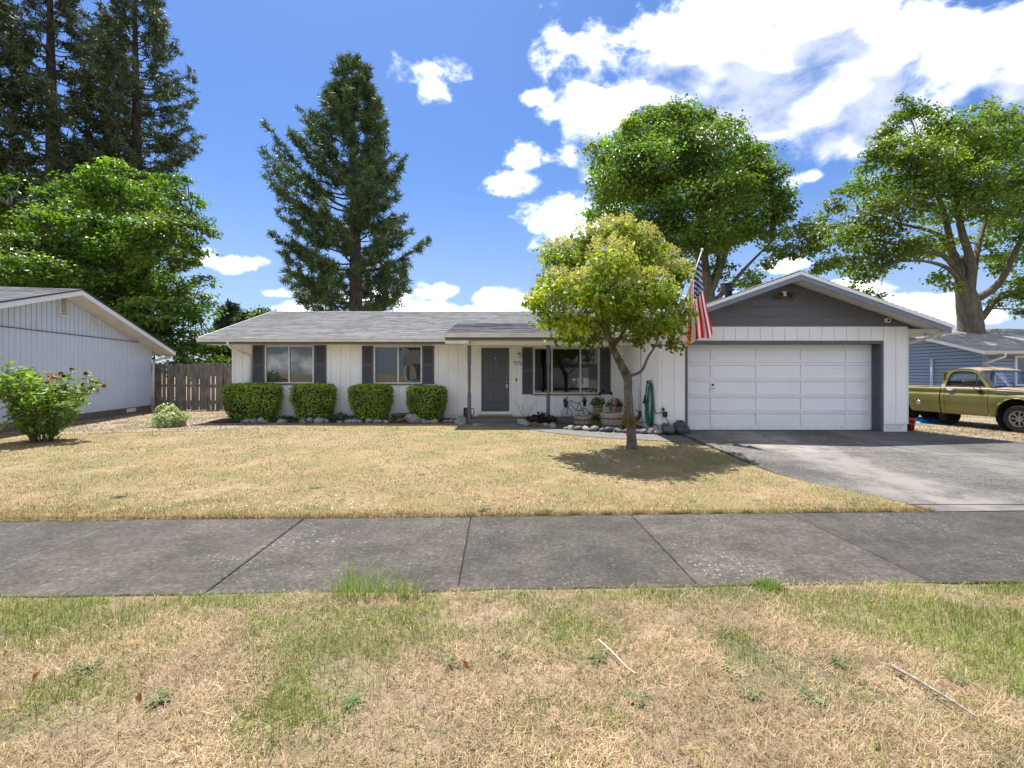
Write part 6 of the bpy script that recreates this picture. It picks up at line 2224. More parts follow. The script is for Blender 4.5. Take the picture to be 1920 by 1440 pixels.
rock(3.78, 11.48, .14, .16, .15, .15, 'rock_b', 'black stone left of the largest one by the garage door', 'black stones at the garage corner')
rock(3.56, 11.50, .13, .10, .09, .08, 'rock_c', 'small reddish stone beside the black stones at the garage corner', 'black stones at the garage corner')
rock(.36, 13.55, .11, .26, .2, .10, 'rock_a', 'flat pale stone at the start of the edging by the porch step', 'edging stones of the walkway bed')
rock(-1.5, 14.02, .09, .30, .22, .13, 'rock_a', 'flat grey stone at the foot of the first porch post', 'stones by the porch post')
rock(-1.05, 13.75, .06, .34, .20, .05, 'rock_a', 'flat mossy stone sunk in the lawn before the porch post', 'stones by the porch post')

# ================================================================== pots and garden things
M['oak'] = barkmat('weathered_oak', (.20, .165, .135), (.36, .31, .265), 3.0)
M['hoop'] = mat('rusty_hoop', (.05, .035, .03), (.10, .06, .045), 30, rough=.7)
M['cedar'] = barkmat('cedar_slats', (.28, .17, .095), (.42, .28, .17), 3.0)
M['rustpot'] = mat('brown_bowl', (.075, .045, .035), (.13, .08, .06), 12, rough=.6)
M['blue'] = mat('blue_enamel', (.02, .16, .42), rough=.35)
M['iron'] = mat('painted_iron', (.012, .022, .03), rough=.5)
M['hose'] = mat('green_hose', (.0, .115, .095), (.005, .16, .13), 6, rough=.35)
M['hose_black'] = mat('black_hose', (.012, .014, .014), rough=.45)
M['can'] = mat('black_enamel', (.010, .012, .016), rough=.3)
M['red'] = mat('red_plastic', (.50, .018, .014), (.42, .016, .013), 5, rough=.4)
M['tarp'] = mat('blue_tarp', (.01, .16, .50), rough=.45)
M['straw'] = mat('straw_hat', (.42, .36, .26), (.32, .27, .19), 30, rough=.9)


def half_barrel(label, cx, cy, z0, r, h, tilt=0.0, staves=18, skip=(), cat='planter', lean=(0, 0), m='oak', rim=.85):
    t = thing('barrel_planter', label, cat, (cx, cy, z0))
    for i in range(staves):
        if i in skip: continue
        a0, a1 = 6.2832 * (i + .03) / staves, 6.2832 * (i + .97) / staves
        vs, k_ = [], 0
        top = h * random.uniform(.98, 1.02)
        for (zz_, rr_) in ((0, rim), (.5 * top, rim + (1 - rim) * .7), (top, 1.0)):
            for rad_ in (r * rr_, r * rr_ - .022):
                for a in (a0, a1):
                    vs.append((cx + rad_ * math.cos(a) + lean[0] * zz_, cy + rad_ * math.sin(a) + lean[1] * zz_, z0 + zz_))
        fs = []
        for s in (0, 4):
            fs += [(s, s + 1, s + 5, s + 4), (s + 3, s + 2, s + 6, s + 7), (s + 1, s + 3, s + 7, s + 5), (s + 2, s, s + 4, s + 6)]
        fs += [(8, 9, 11, 10), (1, 0, 2, 3)]
        MB().add(vs, fs).build('stave', M[m], t)
    for zz_ in (.22 * h, .68 * h):
        rr_ = rim + (1 - rim) * min(1, zz_ / h * 1.25)
        pts = [(cx + (r * rr_ + .004) * math.cos(a) + lean[0] * zz_, cy + (r * rr_ + .004) * math.sin(a) + lean[1] * zz_) for a in np.linspace(0, 6.2832, 29)]
        q = MB()
        for (p, p2) in zip(pts, pts[1:]):
            q.add([(p[0], p[1], z0 + zz_ - .018), (p2[0], p2[1], z0 + zz_ - .018), (p2[0], p2[1], z0 + zz_ + .018), (p[0], p[1], z0 + zz_ + .018)], [(0, 1, 2, 3)], True)
        q.build('hoop', M['hoop'], t)
    MB().lathe([(0, z0 + h * .78), (r * .93, z0 + h * .78)], (cx + lean[0] * h * .7, cy, 0), 18).build('soil', M['mulch'], t)
    return t


half_barrel('round wooden half barrel planter with dark hoops beside the lawn tree', PX(1147.5, 12.75), 12.75, .125, .315, .40)
half_barrel('broken weathered half barrel left of the round barrel planter', PX(1092, 13.1), 13.1, .125, .255, .30, skip=(2, 3), staves=16, lean=(.10, 0))
# crates and cedar pots
cr_ = thing('wooden_crate', 'wooden crate under a potted geranium on the porch', 'crate', (PX(1118, 14.35), 14.35, .216))
cx0 = PX(1118, 14.35)
for z in (.22, .285, .35):
    for y in (14.17, 14.51):
        MB().box(cx0 - .21, cx0 + .21, y, y + .018, z, z + .055).build('slat', M['cedar'], cr_)
    for x in (-.21, .192):
        MB().box(cx0 + x, cx0 + x + .018, 14.189, 14.509, z, z + .055).build('slat', M['cedar'], cr_)
for z in (.405,):
    for k in range(5):
        MB().box(cx0 - .21 + .086 * k, cx0 - .21 + .086 * k + .076, 14.17, 14.53, z, z + .015).build('slat', M['cedar'], cr_)


def geranium(label, x, y, z, r, h, nflow, s=1.0, tall=.0):
    t = leaf_mass('potted_geranium', label, 'potted plant', x, y, z + h, .26 * s, .24 * s, .30 * s, 260, .075 * s, (.07, .13, .025), (.15, .23, .06), stems=6, aspect=.9, shell=.2)
    half = MB().lathe([(r * .80, z), (r, z + h), (r - .02, z + h), (r - .03, z + h - .03), (0, z + h - .03)], (x, y, 0), 14)
    half.build('pot', M['cedar'], t)
    for f in (.3, .75):
        MB().lathe([(r * (.80 + .2 * f) + .004, z + h * f - .012), (r * (.80 + .2 * f) + .006, z + h * f + .012)], (x, y, 0), 14).build('hoop', M['hoop'], t)
    for k in range(nflow):
        q = Vector((x + random.uniform(-.16, .16) * s, y - .05 + random.uniform(-.1, .1), z + h + .30 * s + random.uniform(.05, .16)))
        m_ = 46
        dv = nrm(rng.normal(size=(m_, 3)))
        V, T, C = leaf_arrays(np.array(q) + dv * .04, dv, rng.uniform(.025, .045, m_), np.array([.075, .006, .010]) * rng.uniform(.5, 1.5, size=(m_, 1)), .8, .1)
        np_mesh('flower', V, T, C, M['petal'], t)
        MB().tube([(x, y, z + h + .1), q], .005, 5).build('flower_stem', M['stem'], t)
    return t


M['stem'] = mat('green_stem', (.06, .10, .025), rough=.7)
geranium('potted geranium with dark flowers on the wooden crate', PX(1121, 14.35), 14.35, .425, .16, .20, 3)
geranium('potted dark red geranium in the porch corner behind the wooden post figure', PX(1154, 14.5), 14.5, .29, .20, .28, 2, 1.0)
MB_ = MB().box(PX(1154, 14.5) - .22, PX(1154, 14.5) + .2, 14.3, 14.7, .217, .288)
tag(MB_.build('wooden_block', M['cedar'], bevel=.01), 'low wooden block under the geranium in the porch corner', 'block')
# small wooden figure: post body with a round head, arms and hat
fg = thing('wooden_figure', 'small wooden post figure with a round head in front of the corner geranium', 'garden figure', (PX(1151, 14.02), 14.15, .216))
x_ = PX(1152, 14.15)
MB().lathe([(.055, .217), (.05, .45), (.045, .62), (.0, .63)], (x_, 14.15, 0), 12).build('body', M['oak'], fg)
MB().lathe([(0, .62), (.05, .635), (.085, .69), (.08, .75), (.05, .79), (0, .80)], (x_, 14.15, 0), 14).build('head', M['cedar'], fg)
MB().lathe([(.11, .785), (.11, .795), (.06, .80), (.055, .85), (0, .86)], (x_, 14.15, 0), 14).build('hat', M['cedar'], fg)
for s in (-1, 1):
    MB().tube([(x_ + s * .05, 14.15, .58), (x_ + s * .10, 14.13, .50), (x_ + s * .09, 14.10, .40)], .014, 6).build('arm', M['oak'], fg)
# bicycle shaped plant stand with two pots
bk = thing('bicycle_planter', 'dark iron bicycle shaped plant stand under the picture window', 'plant stand', (PX(1080, 14.45), 14.45, .216))
q = lambda px_, py_: P(px_, py_, 14.45)
fr = MB()
for a_, b_ in (((1063, 772), (1070, 751)), ((1070, 754), (1086, 756)), ((1070, 757), (1080, 770)), ((1086, 755), (1080, 770)), ((1080, 770), (1093, 770)), ((1086, 755), (1093, 770)), ((1068, 751), (1074, 751)), ((1084, 754), (1089, 754))):
    fr.tube([q(*a_), q(*b_)], .011, 6)
fr.build('frame', M['iron'], bk)
for (wx, wy, r_) in ((1063, 773, .155), (1094, 773, .155)):
    c_ = q(wx, wy)
    c_.z = .216 + r_ + .012
    w_ = MB()
    w_.tube([(c_.x + r_ * math.cos(a), 14.45, c_.z + r_ * math.sin(a)) for a in np.linspace(0, 6.2832, 25)], .009, 6, False)
    wo_ = w_.build('wheel', M['iron'], bk)
    sp_ = MB()
    for a in np.linspace(0, 3.1416, 5)[:-1]:
        sp_.tube([(c_.x - r_ * math.cos(a), 14.45, c_.z - r_ * math.sin(a)), (c_.x + r_ * math.cos(a), 14.45, c_.z + r_ * math.sin(a))], .004, 4, False)
    sp_.build('spoke', M['iron'], wo_)
for (pxx, pyb, mm, lab, r_) in ((1061, 764, 'blue', 'small blue pot of yellow flowers on the bicycle plant stand', .075), (1096, 762, 'iron', 'small dark pot of yellow flowers on the bicycle plant stand', .055)):
    c_ = P(pxx, pyb, 14.38)
    t = leaf_mass('flower_pot', lab, 'flower pot', c_.x, 14.38, c_.z + .15, .095, .09, .11, 90, .05, (.05, .10, .02), (.10, .17, .03), stems=2)
    MB().lathe([(0, c_.z), (r_ * .75, c_.z), (r_, c_.z + .155), (r_ * 1.08, c_.z + .155), (r_ * 1.08, c_.z + .175), (r_ * .9, c_.z + .175), (r_ * .88, c_.z + .14), (0, c_.z + .14)], (c_.x, 14.38, 0), 16).build('pot', M[mm], t)
    m_ = 60
    V, T, C = leaf_arrays(np.array([c_.x, 14.36, c_.z + .27]) + rng.normal(size=(m_, 3)) * [.04, .04, .022], rng.normal(size=(m_, 3)) + [0, -.5, 1], rng.uniform(.025, .045, m_), np.array([.55, .30, .03]) * rng.uniform(.6, 1.2, size=(m_, 1)), .9, .1)
    np_mesh('flower', V, T, C, M['petal'], t)

# plants of the beds
leaf_mass('purple_plant', 'dark purple leafed plant at the porch step', 'plant', PX(1012, 13.65), 13.65, .12, .56, .30, .38, 620, .085, (.022, .008, .014), (.06, .018, .03), stems=10, aspect=.7, shell=.25)
leaf_mass('groundcover_plant', 'low yellow-green groundcover in front of the purple plant', 'plant', PX(1005, 13.25), 13.2, .115, .30, .16, .12, 380, .045, (.16, .17, .04), (.26, .25, .07), stems=3)
leaf_mass('leafy_plant', 'dark leafy plant behind the barrel planters', 'plant', PX(1112, 13.5), 13.5, .12, .32, .25, .36, 420, .085, (.03, .06, .015), (.08, .13, .03), stems=5)
leaf_mass('leafy_plant', 'light green mounded plant between the two barrel planters', 'plant', PX(1115, 12.95), 12.95, .12, .26, .2, .22, 420, .05, (.10, .16, .03), (.18, .25, .06), stems=4)
leaf_mass('leafy_plant', 'small green plant right of the barrel planter behind the tree trunk', 'plant', PX(1173, 12.9), 12.95, .12, .13, .13, .22, 160, .06, (.06, .11, .02), (.13, .19, .04), stems=3)
for (pxx, w_, h_, lab, c0, c1) in ((537, .45, .22, 'low dark groundcover plant between the two widest shrubs', (.03, .055, .02), (.07, .10, .04)), (640, .55, .36, 'grey-green leafy plant between the second and third clipped shrubs', (.035, .06, .035), (.09, .13, .075)),
                                   (600, .30, .14, 'low dark plant at the foot of the second clipped shrub', (.03, .06, .02), (.06, .09, .03)), (736, .20, .16, 'small blue-green plant left of the small bowl planter', (.06, .11, .07), (.12, .18, .11))):
    leaf_mass('leafy_plant', lab, 'plant', PX(pxx, 14.45), 14.45, .11, w_, .20, h_, 420, .075, c0, c1, stems=5, shell=.2)
t = leaf_mass('dry_plant', 'withered tan plant in front of the small bowl planter', 'plant', PX(755, 14.3), 14.3, .11, .26, .12, .16, 200, .06, (.28, .17, .09), (.40, .28, .16), stems=3)
bt = thing('bare_twigs', 'bare branching twigs against the wall under the dark shutter by the door', 'twigs', (PX(985, 14.0), 14.1, .2))
tw = MB()
for k in range(9):
    a = random.uniform(-.5, .5)
    e = Vector((PX(985, 14.1) + a * .9, 14.1 + random.uniform(-.1, .1), .2 + random.uniform(.35, .72)))
    p_ = limb_path((PX(985, 14.1), 14.1, .2), e, .04, .05, 4)
    tw.tube(p_, [.006, .005, .004, .003, .002], 4)
    tw.tube([p_[2], p_[2] + Vector((random.uniform(-.1, .1), 0, .16))], [.003, .002], 4)
tw.build('stem', M['twig'], bt)
bw_ = MB().lathe([(0, 0), (.17, 0), (.19, .05), (.255, .20), (.27, .205), (.27, .235), (.25, .24), (.235, .22), (.20, .16), (0, .15)], (PX(750, 14.55), 14.55, .12), 22)
tag(bw_.build('bowl_planter', M['rustpot']), 'small brown bowl planter between two clipped shrubs', 'planter')
# black watering can
wc = thing('watering_can', 'black metal watering pitcher behind the first porch post', 'watering can', (PX(876, 14.3), 14.35, .216))
wcx = PX(876.5, 14.35)
MB().lathe([(0, 0), (.135, 0), (.135, .02), (.118, .30), (.118, .335), (.110, .335), (.108, .03)], (wcx, 14.35, .217), 20).build('body', M['can'], wc)
MB().tube(smooth_path([(wcx + .115, 14.35, .53), (wcx + .19, 14.35, .52), (wcx + .205, 14.35, .43), (wcx + .17, 14.35, .33), (wcx + .125, 14.35, .30)], 4), .013, 7).build('handle', M['can'], wc)
# round hat-and-ring thing hung in the second window: a fan
fan = thing('window_fan', 'pale straw hat hung in a ring inside the second window', 'hat', (X(770), FW + .1, Z(700)))
rg = MB()
c_ = (X(768), FW + .10, Z(699.5))
rg.tube([(c_[0] + .16 * math.cos(a) - .03, c_[1], c_[2] + .27 * math.sin(a)) for a in np.linspace(.3, 5.4, 26)], .012, 6)
rg.build('ring', M['soffit'], fan)
hat = MB()
pts = [(.0, .24), (.10, .23), (.16, .14), (.20, -.02), (.19, -.20), (-.02, -.20), (-.02, .18)]
hat.slab([(c_[0] + a - .0, c_[1] - .01, c_[2] + b_) for a, b_ in pts], (0, .03, 0))
hat.build('brim', M['straw'] if 'straw' in M else M['cedar'], fan)

# ================================================================== hose
hs = thing('garden_hose', 'green garden hose coiled on the garage side wall', 'hose', (GX0 - .1, 12.2, .2))
hy, hz_ = 12.2, .86
coil = []
for k in range(9 * 28):
    a = 6.2832 * k / 28
    lp = int(k / 28)
    ry_ = .20 + .10 * ((lp * 7) % 5) / 4 + .03 * math.sin(a * .37)
    rz_ = .50 + .07 * ((lp * 3) % 4) / 3
    zc_ = hz_ - (.0 + .06 * ((lp * 5) % 3))
    coil.append((GX0 - .055 - .022 * (lp % 4) - .02 * math.sin(a * .5), hy + ry_ * math.cos(a), zc_ + rz_ * math.sin(a)))
MB().tube(coil, .013, 6).build('coil', M['hose'], hs)
MB().tube(smooth_path([(GX0 - .02, hy, 1.42), (GX0 - .10, hy, 1.40), (GX0 - .14, hy, 1.34), (GX0 - .15, hy, 1.42)], 4), .012, 6).build('hanger', M['black'], hs)
MB().tube(smooth_path([(s0.x + .05, GW - .10, s0.z - .19), (s0.x + .13, GW - .11, s0.z - .32), (s0.x + .10, GW - .10, s0.z - .50), (s0.x - .10, GW - .12, s0.z - .60), (GX0 - .05, GW - .05, .30), (GX0 - .1, 12.1, .30)], 6), .012, 6).build('lead_hose', M['hose_black'], hs)
MB().tube(smooth_path([(s0.x + .01, GW - .12, s0.z - .05), (s0.x - .15, GW - .10, s0.z - .10), (GX0 - .06, GW + .05, .62), (GX0 - .06, 12.05, .75)], 6), .012, 6).build('lead_hose', M['hose'], hs)
MB().tube([(GX0 - .13, 12.45, 1.02), (GX0 - .14, 12.47, .88), (GX0 - .17, 12.42, .82)], [.02, .024, .03], 8).build('nozzle', M['hose_black'], hs)
bp_ = MB()
bp_.tube(smooth_path([(GX0 - .2, 12.9, .24), (GX0 - .12, 12.5, .30), (GX0 - .08, 12.2, .34), (GX0 - .06, 12.0, .28)], 6), .012, 6)
bp_.build('lead_hose', M['hose_black'], hs)

# ================================================================== flag
def flagmat():
    """Thirteen stripes and a starred blue canton, laid out on the cloth."""
    m, N, b = principled('flag_cloth')
    uv = N.n('ShaderNodeUVMap')
    sp = N.n('ShaderNodeSeparateXYZ')
    N.link(uv.outputs[0], sp.inputs[0])
    u, v = sp.outputs[0], sp.outputs[1]
    red = N.m('LESS_THAN', N.m('MODULO', N.m('MULTIPLY', v, 13), 2.0), 1.0)
    stripes = N.mix(red, (.82, .81, .80), (.62, .012, .04))
    inc = N.m('MULTIPLY', N.m('LESS_THAN', u, .40), N.m('LESS_THAN', v, 7 / 13))
    fu = N.m('MULTIPLY', u, 11 / .40)
    fv = N.m('MULTIPLY', v, 9 / (7 / 13))
    par = N.m('MODULO', N.m('ADD', N.m('FLOOR', fu), N.m('FLOOR', fv)), 2.0)
    cu_, cv_ = N.m('SUBTRACT', N.m('FRACT', fu), .5), N.m('SUBTRACT', N.m('FRACT', fv), .5)
    d_ = N.m('ADD', N.m('MULTIPLY', cu_, cu_), N.m('MULTIPLY', cv_, cv_))
    star = N.m('MULTIPLY', N.m('LESS_THAN', d_, .12), N.m('LESS_THAN', par, .5))
    canton = N.mix(star, (.012, .030, .16), (.80, .80, .80))
    col = N.mix(inc, stripes, canton)
    N.link(col, b.inputs['Base Color'])
    b.inputs['Roughness'].default_value = .8
    tr = N.n('ShaderNodeBsdfTranslucent')
    N.link(col, tr.inputs[0])
    mx = N.n('ShaderNodeMixShader')
    mx.inputs[0].default_value = .28
    N.link(b.outputs[0], mx.inputs[1])
    N.link(tr.outputs[0], mx.inputs[2])
    out = [n_ for n_ in N.t.nodes if n_.type == 'OUTPUT_MATERIAL'][0]
    N.link(mx.outputs[0], out.inputs[0])
    return m


FD = 10.62
flag = thing('flag', 'red white and blue flag on a white pole beside the garage gable', 'flag', tuple(P(1277, 584, 10.93)))
pa, pb = P(1277, 586, 10.94), P(1316.5, 469, FD)
MB().tube([pa, pb], .014, 8).build('pole', M['white_trim'], flag)
MB().lathe([(0, -.03), (.024, -.02), (.03, .01), (.02, .035), (0, .045)], tuple(pb), 12).build('finial', M['white_trim'], flag)
MB().box(pa.x - .03, pa.x + .03, pa.y - .02, pa.y + .05, pa.z - .06, pa.z + .05).build('bracket', M['white_trim'], flag)
nu, nv = 46, 30
vs, uvs_ = [], []
top, bot = P(1315, 474, FD), P(1289, 552, 10.84)
for j in range(nv + 1):
    v_ = j / nv
    h0 = top.lerp(bot, v_)
    e_ = P(1335 - 52 * v_, 626 + 20 * v_ + 6 * math.sin(v_ * 9), FD + .12 * v_)
    for i in range(nu + 1):
        u_ = i / nu
        p = h0.lerp(e_, u_)
        sw_ = (u_ ** .8)
        p += Vector((.035 * sw_ * math.sin(v_ * 17 + u_ * 2.5), .13 * sw_ * math.sin(v_ * 14 + 1.2 + u_ * 1.5) + .05 * math.sin(u_ * 5), -.05 * math.sin(math.pi * u_) * (1 - v_)))
        # the hanging cloth gathers towards its middle
        mid_ = top.lerp(bot, .45).lerp(P(1312, 634, FD + .05), u_)
        p.x += (mid_.x - p.x) * .12 * math.sin(math.pi * min(1, u_ * 1.05))
        vs.append(p); uvs_.append((u_, v_))
fs = [(j * (nu + 1) + i, j * (nu + 1) + i + 1, (j + 1) * (nu + 1) + i + 1, (j + 1) * (nu + 1) + i) for j in range(nv) for i in range(nu)]
fm = MB().add(vs, fs, True).mesh('cloth', flagmat())
ul = fm.uv_layers.new(name='UVMap')
ul.data.foreach_set('uv', np.array([uvs_[i] for f in fs for i in f], dtype=np.float32).ravel())
link(bpy.data.objects.new('cloth', fm), flag)

# ================================================================== bucket, tarp, tyre
bkx, bky = PX(1705.5, 11.95), 11.95
bkt = thing('bucket', 'red plastic bucket at the right corner of the garage', 'bucket', (bkx, bky, .15))
zb_ = float(yz(bkx, bky))
MB().lathe([(0, 0), (.085, 0), (.118, .30), (.128, .30), (.128, .335), (.112, .335), (.080, .02), (0, .02)], (bkx, bky, zb_), 20).build('body', M['red'], bkt)
MB().tube([(bkx + .13 * math.cos(a), bky - .02 - .1 * math.sin(a), zb_ + .31 - .12 * math.sin(a)) for a in np.linspace(0, 3.1416, 12)], .005, 5).build('handle', M['chrome'], bkt)
tp = MB()
for (cx_, w_) in ((PX(1724, 15.35), .28), (PX(1748, 15.35), .24)):
    n_ = 14
    vs = []
    for i in range(n_ + 1):
        for j in range(7):
            u_, v_ = i / n_ * 2 - 1, j / 6 * 2 - 1
            vs.append((cx_ + u_ * w_, 15.35 + v_ * .3, .0 + .17 * max(0, 1 - u_ * u_) * max(0, 1 - v_ * v_) ** .5 + .02 * math.sin(9 * u_ + 4 * v_)))
    tp.add(vs, [(i * 7 + j, (i + 1) * 7 + j, (i + 1) * 7 + j + 1, i * 7 + j + 1) for i in range(n_) for j in range(6)], True)
tag(tp.build('tarp', M['tarp']), 'crumpled blue tarp on the ground under the olive pickup', 'tarp')


# ================================================================== the pickup
TO = Vector((14.42, 12.76, .012))
M['olive'] = None


def carpaint():
    m, N, b = principled('faded_olive_paint')
    geo = N.n('ShaderNodeNewGeometry')
    tc = N.n('ShaderNodeTexCoord')
    sp = N.n('ShaderNodeSeparateXYZ')
    N.link(tc.outputs['Object'], sp.inputs[0])
    sn = N.n('ShaderNodeSeparateXYZ')
    N.link(geo.outputs['Normal'], sn.inputs[0])
    fade = N.m('MULTIPLY', N.rng(sn.outputs[2], .35, .9), N.rng(N.noise(tc.outputs['Object'], 3.0, 5.0), .25, .6))
    c = N.mix(N.rng(N.noise(tc.outputs['Object'], 2.2, 5.0), .3, .7), (.150, .148, .032), (.185, .180, .050))
    c = N.mix(fade, c, (.40, .27, .22))
    rust = N.m('MULTIPLY', N.rng(sp.outputs[2], .50, .34), N.rng(N.noise(tc.outputs['Object'], 9.0, 5.0), .45, .62))
    spots = N.rng(N.noise(tc.outputs['Object'], 16.0, 4.0), .70, .76)
    c = N.mix(N.m('MAXIMUM', rust, N.m('MULTIPLY', spots, .8)), c, (.10, .05, .03))
    N.link(c, b.inputs['Base Color'])
    b.inputs['Roughness'].default_value = .34
    b.inputs['Coat Weight'].default_value = .35
    b.inputs['Coat Roughness'].default_value = .15
    bp = N.n('ShaderNodeBump')
    bp.inputs['Strength'].default_value = .35
    bp.inputs['Distance'].default_value = .03
    N.link(N.noise(tc.outputs['Object'], 2.6, 2.0), bp.inputs['Height'])
    N.link(bp.outputs[0], b.inputs['Normal'])
    return m


M['olive'] = carpaint()
M['rubber'] = mat('tyre_rubber', (.018, .018, .019), (.035, .034, .033), 20, rough=.85)
M['wheel'] = mat('dull_steel_wheel', (.36, .34, .32), (.22, .18, .15), 14, rough=.5, metal=.3)
M['under'] = mat('underbody', (.008, .008, .008), rough=.9)
M['seat'] = mat('seat_vinyl', (.05, .06, .06), rough=.6)
M['carglass'] = glassmat('car_glass', (.88, .94, .93), .2)
truck = thing('pickup_truck', 'old olive green pickup parked nose out beside the garage', 'truck', TO, R(-80))
WZ = [(.34, .86), (.40, .92), (.50, .955), (.70, .985), (.90, .992), (.945, .992), (.96, .985), (1.005, .950), (1.03, .948), (1.09, .965), (1.14, .955), (1.18, .925)]
wz = lambda z: float(np.interp(z, [p[0] for p in WZ], [p[1] for p in WZ]))
SILL = .37


def zb(x):
    z = SILL + (.02 if x < -1.9 else 0)
    for xc in (0.0, -3.34):
        if abs(x - xc) < .50:
            z = max(z, .42 + math.sqrt(.25 - (x - xc) ** 2) * .98)
    return z


def side(name, x0, x1, zt, sides=(-1, 1), flip=0, xr=None):
    mb = MB()
    nx = max(4, int((x1 - x0) / .04))
    zl = [p[0] for p in WZ] + [.60, .80]
    for s in sides:
        grid = []
        for i in range(nx + 1):
            x = x0 + (x1 - x0) * i / nx
            b_, t_ = zb(x), zt(x)
            zs = sorted({b_, t_} | {min(max(z, b_), t_) for z in zl})
            zs = [b_ if z <= b_ else t_ if z >= t_ else z for z in sorted(min(max(z, b_), t_) for z in zl + [.34, 1.18])]
            col = []
            for z in zs:
                xx_ = x
                if xr: xx_ = x + xr(x, z)
                col.append((xx_, s * wz(z), z))
            # a lip turned inwards at the lower edge
            col = [(col[0][0], col[0][1] - s * .06, col[0][2] + .002)] + col
            grid.append(col)
        m_ = len(grid[0])
        vs = [p for c in grid for p in c]
        fs = []
        for i in range(nx):
            for j in range(m_ - 1):
                q = (i * m_ + j, (i + 1) * m_ + j, (i + 1) * m_ + j + 1, i * m_ + j + 1)
                fs.append(q if s < 0 else q[::-1])
        mb.add(vs, fs, True)
    o = mb.build(name, M['olive'], truck)
    return o


nose = lambda x: 1.135 - .06 * float(sstep(-.5, .8, x))
bulge = lambda x, z: .0
for s_ in (-1, 1):
    side('bed_side', -4.62, -1.935, lambda x: 1.15, (s_,))
    side('cab_corner', -1.905, -1.80, lambda x: 1.18, (s_,))
doorp = side('door', -1.79, -.665, lambda x: 1.18, (-1,))
door2 = side('door', -1.79, -.665, lambda x: 1.18, (1,))
for s_ in (-1, 1):
    side('front_fender', -.652, .82, lambda x: nose(x) + .03 * (x < -.5), (s_,))
# bed: rails, inner walls, floor, tailgate, head board
bd = MB()
for s in (-1, 1):
    bd.box(-4.62, -1.94, min(s * .955, s * .86), max(s * .955, s * .86), 1.11, 1.152)
    bd.box(-4.60, -1.95, min(s * .86, s * .84), max(s * .86, s * .84), .62, 1.11)
bd.box(-4.60, -1.95, -.84, .84, .58, .62).box(-1.975, -1.935, -.84, .84, .62, 1.15)
bd.build('bed', M['olive'], truck, bevel=.01)
MB().box(-4.66, -4.615, -.93, .93, .58, 1.15).build('tailgate', M['olive'], truck, bevel=.01)
# hood and cowl
hd = MB()
vs, nx, ny = [], 14, 12
for i in range(nx + 1):
    x = -.60 + (.80 + .60) * i / nx
    for j in range(ny + 1):
        y = -.945 + 1.89 * j / ny
        e_ = abs(y) / .945
        vs.append((x, y, nose(x) + .02 + .035 * (1 - e_ ** 4) - .05 * float(sstep(.6, .8, x)) + .012 * math.exp(-((e_ - .55) / .08) ** 2)))
hd.add(vs, [(i * (ny + 1) + j, (i + 1) * (ny + 1) + j, (i + 1) * (ny + 1) + j + 1, i * (ny + 1) + j + 1) for i in range(nx) for j in range(ny)], True)
hd.build('hood', M['olive'], truck)
gl = MB().box(.80, .86, -.93, .93, .62, 1.06)
glo = gl.build('grille', M['chrome'], truck, bevel=.01)
for s in (-1, 1):
    MB().lathe([(0, .01), (.09, .008), (.10, 0)], (.865, s * .72, .88), 16, 'x').build('headlight', M['lamp_glass'], glo)
MB().box(.88, 1.0, -.98, .98, .46, .62).build('bumper', M['chrome'], truck, bevel=.03, seg=2)
# greenhouse
tumble = lambda z: .925 - (z - 1.17) * .27
outer = [(-.60, 1.165), (-.74, 1.32), (-.90, 1.50), (-1.02, 1.63), (-1.10, 1.695), (-1.22, 1.725), (-1.40, 1.735), (-1.58, 1.73), (-1.72, 1.70), (-1.82, 1.62), (-1.87, 1.48), (-1.90, 1.32), (-1.91, 1.165), (-1.5, 1.165), (-1.0, 1.165)]
inner = [(-.76, 1.205), (-.84, 1.32), (-.97, 1.49), (-1.06, 1.595), (-1.12, 1.635), (-1.22, 1.652), (-1.40, 1.657), (-1.56, 1.652), (-1.65, 1.63), (-1.715, 1.57), (-1.755, 1.47), (-1.785, 1.32), (-1.79, 1.205), (-1.5, 1.205), (-1.0, 1.205)]
for s in (-1, 1):
    gf = MB()
    n = len(outer)
    vs = [(x, s * tumble(z), z) for x, z in outer] + [(x, s * (tumble(z) - .004), z) for x, z in inner] + [(x, s * (tumble(z) - .05), z) for x, z in inner]
    fs = [(i, (i + 1) % n, n + (i + 1) % n, n + i) for i in range(n)] + [(n + i, n + (i + 1) % n, 2 * n + (i + 1) % n, 2 * n + i) for i in range(n)]
    gf.add(vs, fs if s < 0 else [f[::-1] for f in fs], False)
    gfo = gf.build('window_frame', M['olive'], truck)
    MB().add([(x, s * (tumble(z) - .03), z) for x, z in inner], [tuple(range(n))]).build('door_glass', M['carglass'], gfo)
    seal = MB().tube([(x, s * (tumble(z) - .002), z) for x, z in inner + inner[:1]], .010, 5, False)
    seal.beam((-.99, s * (tumble(1.2) - .022), 1.205), (-1.055, s * (tumble(1.58) - .022), 1.59), .03, .022)
    seal.build('seal', M['black'], gfo)
rf_ = MB()
ro = [(-1.0, 1.64), (-1.05, 1.69), (-1.22, 1.735), (-1.40, 1.745), (-1.58, 1.74), (-1.72, 1.71), (-1.84, 1.63)]
vs = []
for (x, z) in ro:
    for j in range(9):
        y = (j / 4 - 1)
        hw = tumble(min(z, 1.71)) + .004
        vs.append((x, y * hw, z + .03 * (1 - y * y) - .012 * (abs(y) > .9)))
rf_.add(vs, [(i * 9 + j, (i + 1) * 9 + j, (i + 1) * 9 + j + 1, i * 9 + j + 1) for i in range(len(ro) - 1) for j in range(8)], True)
rf_.build('cab_roof', M['olive'], truck)
bk_ = MB()
bk_.box(-1.925, -1.90, -.90, .90, .62, 1.20).box(-1.92, -1.885, -.88, -.66, 1.20, 1.60).box(-1.92, -1.885, .66, .88, 1.20, 1.60).box(-1.90, -1.86, -.82, .82, 1.56, 1.66)
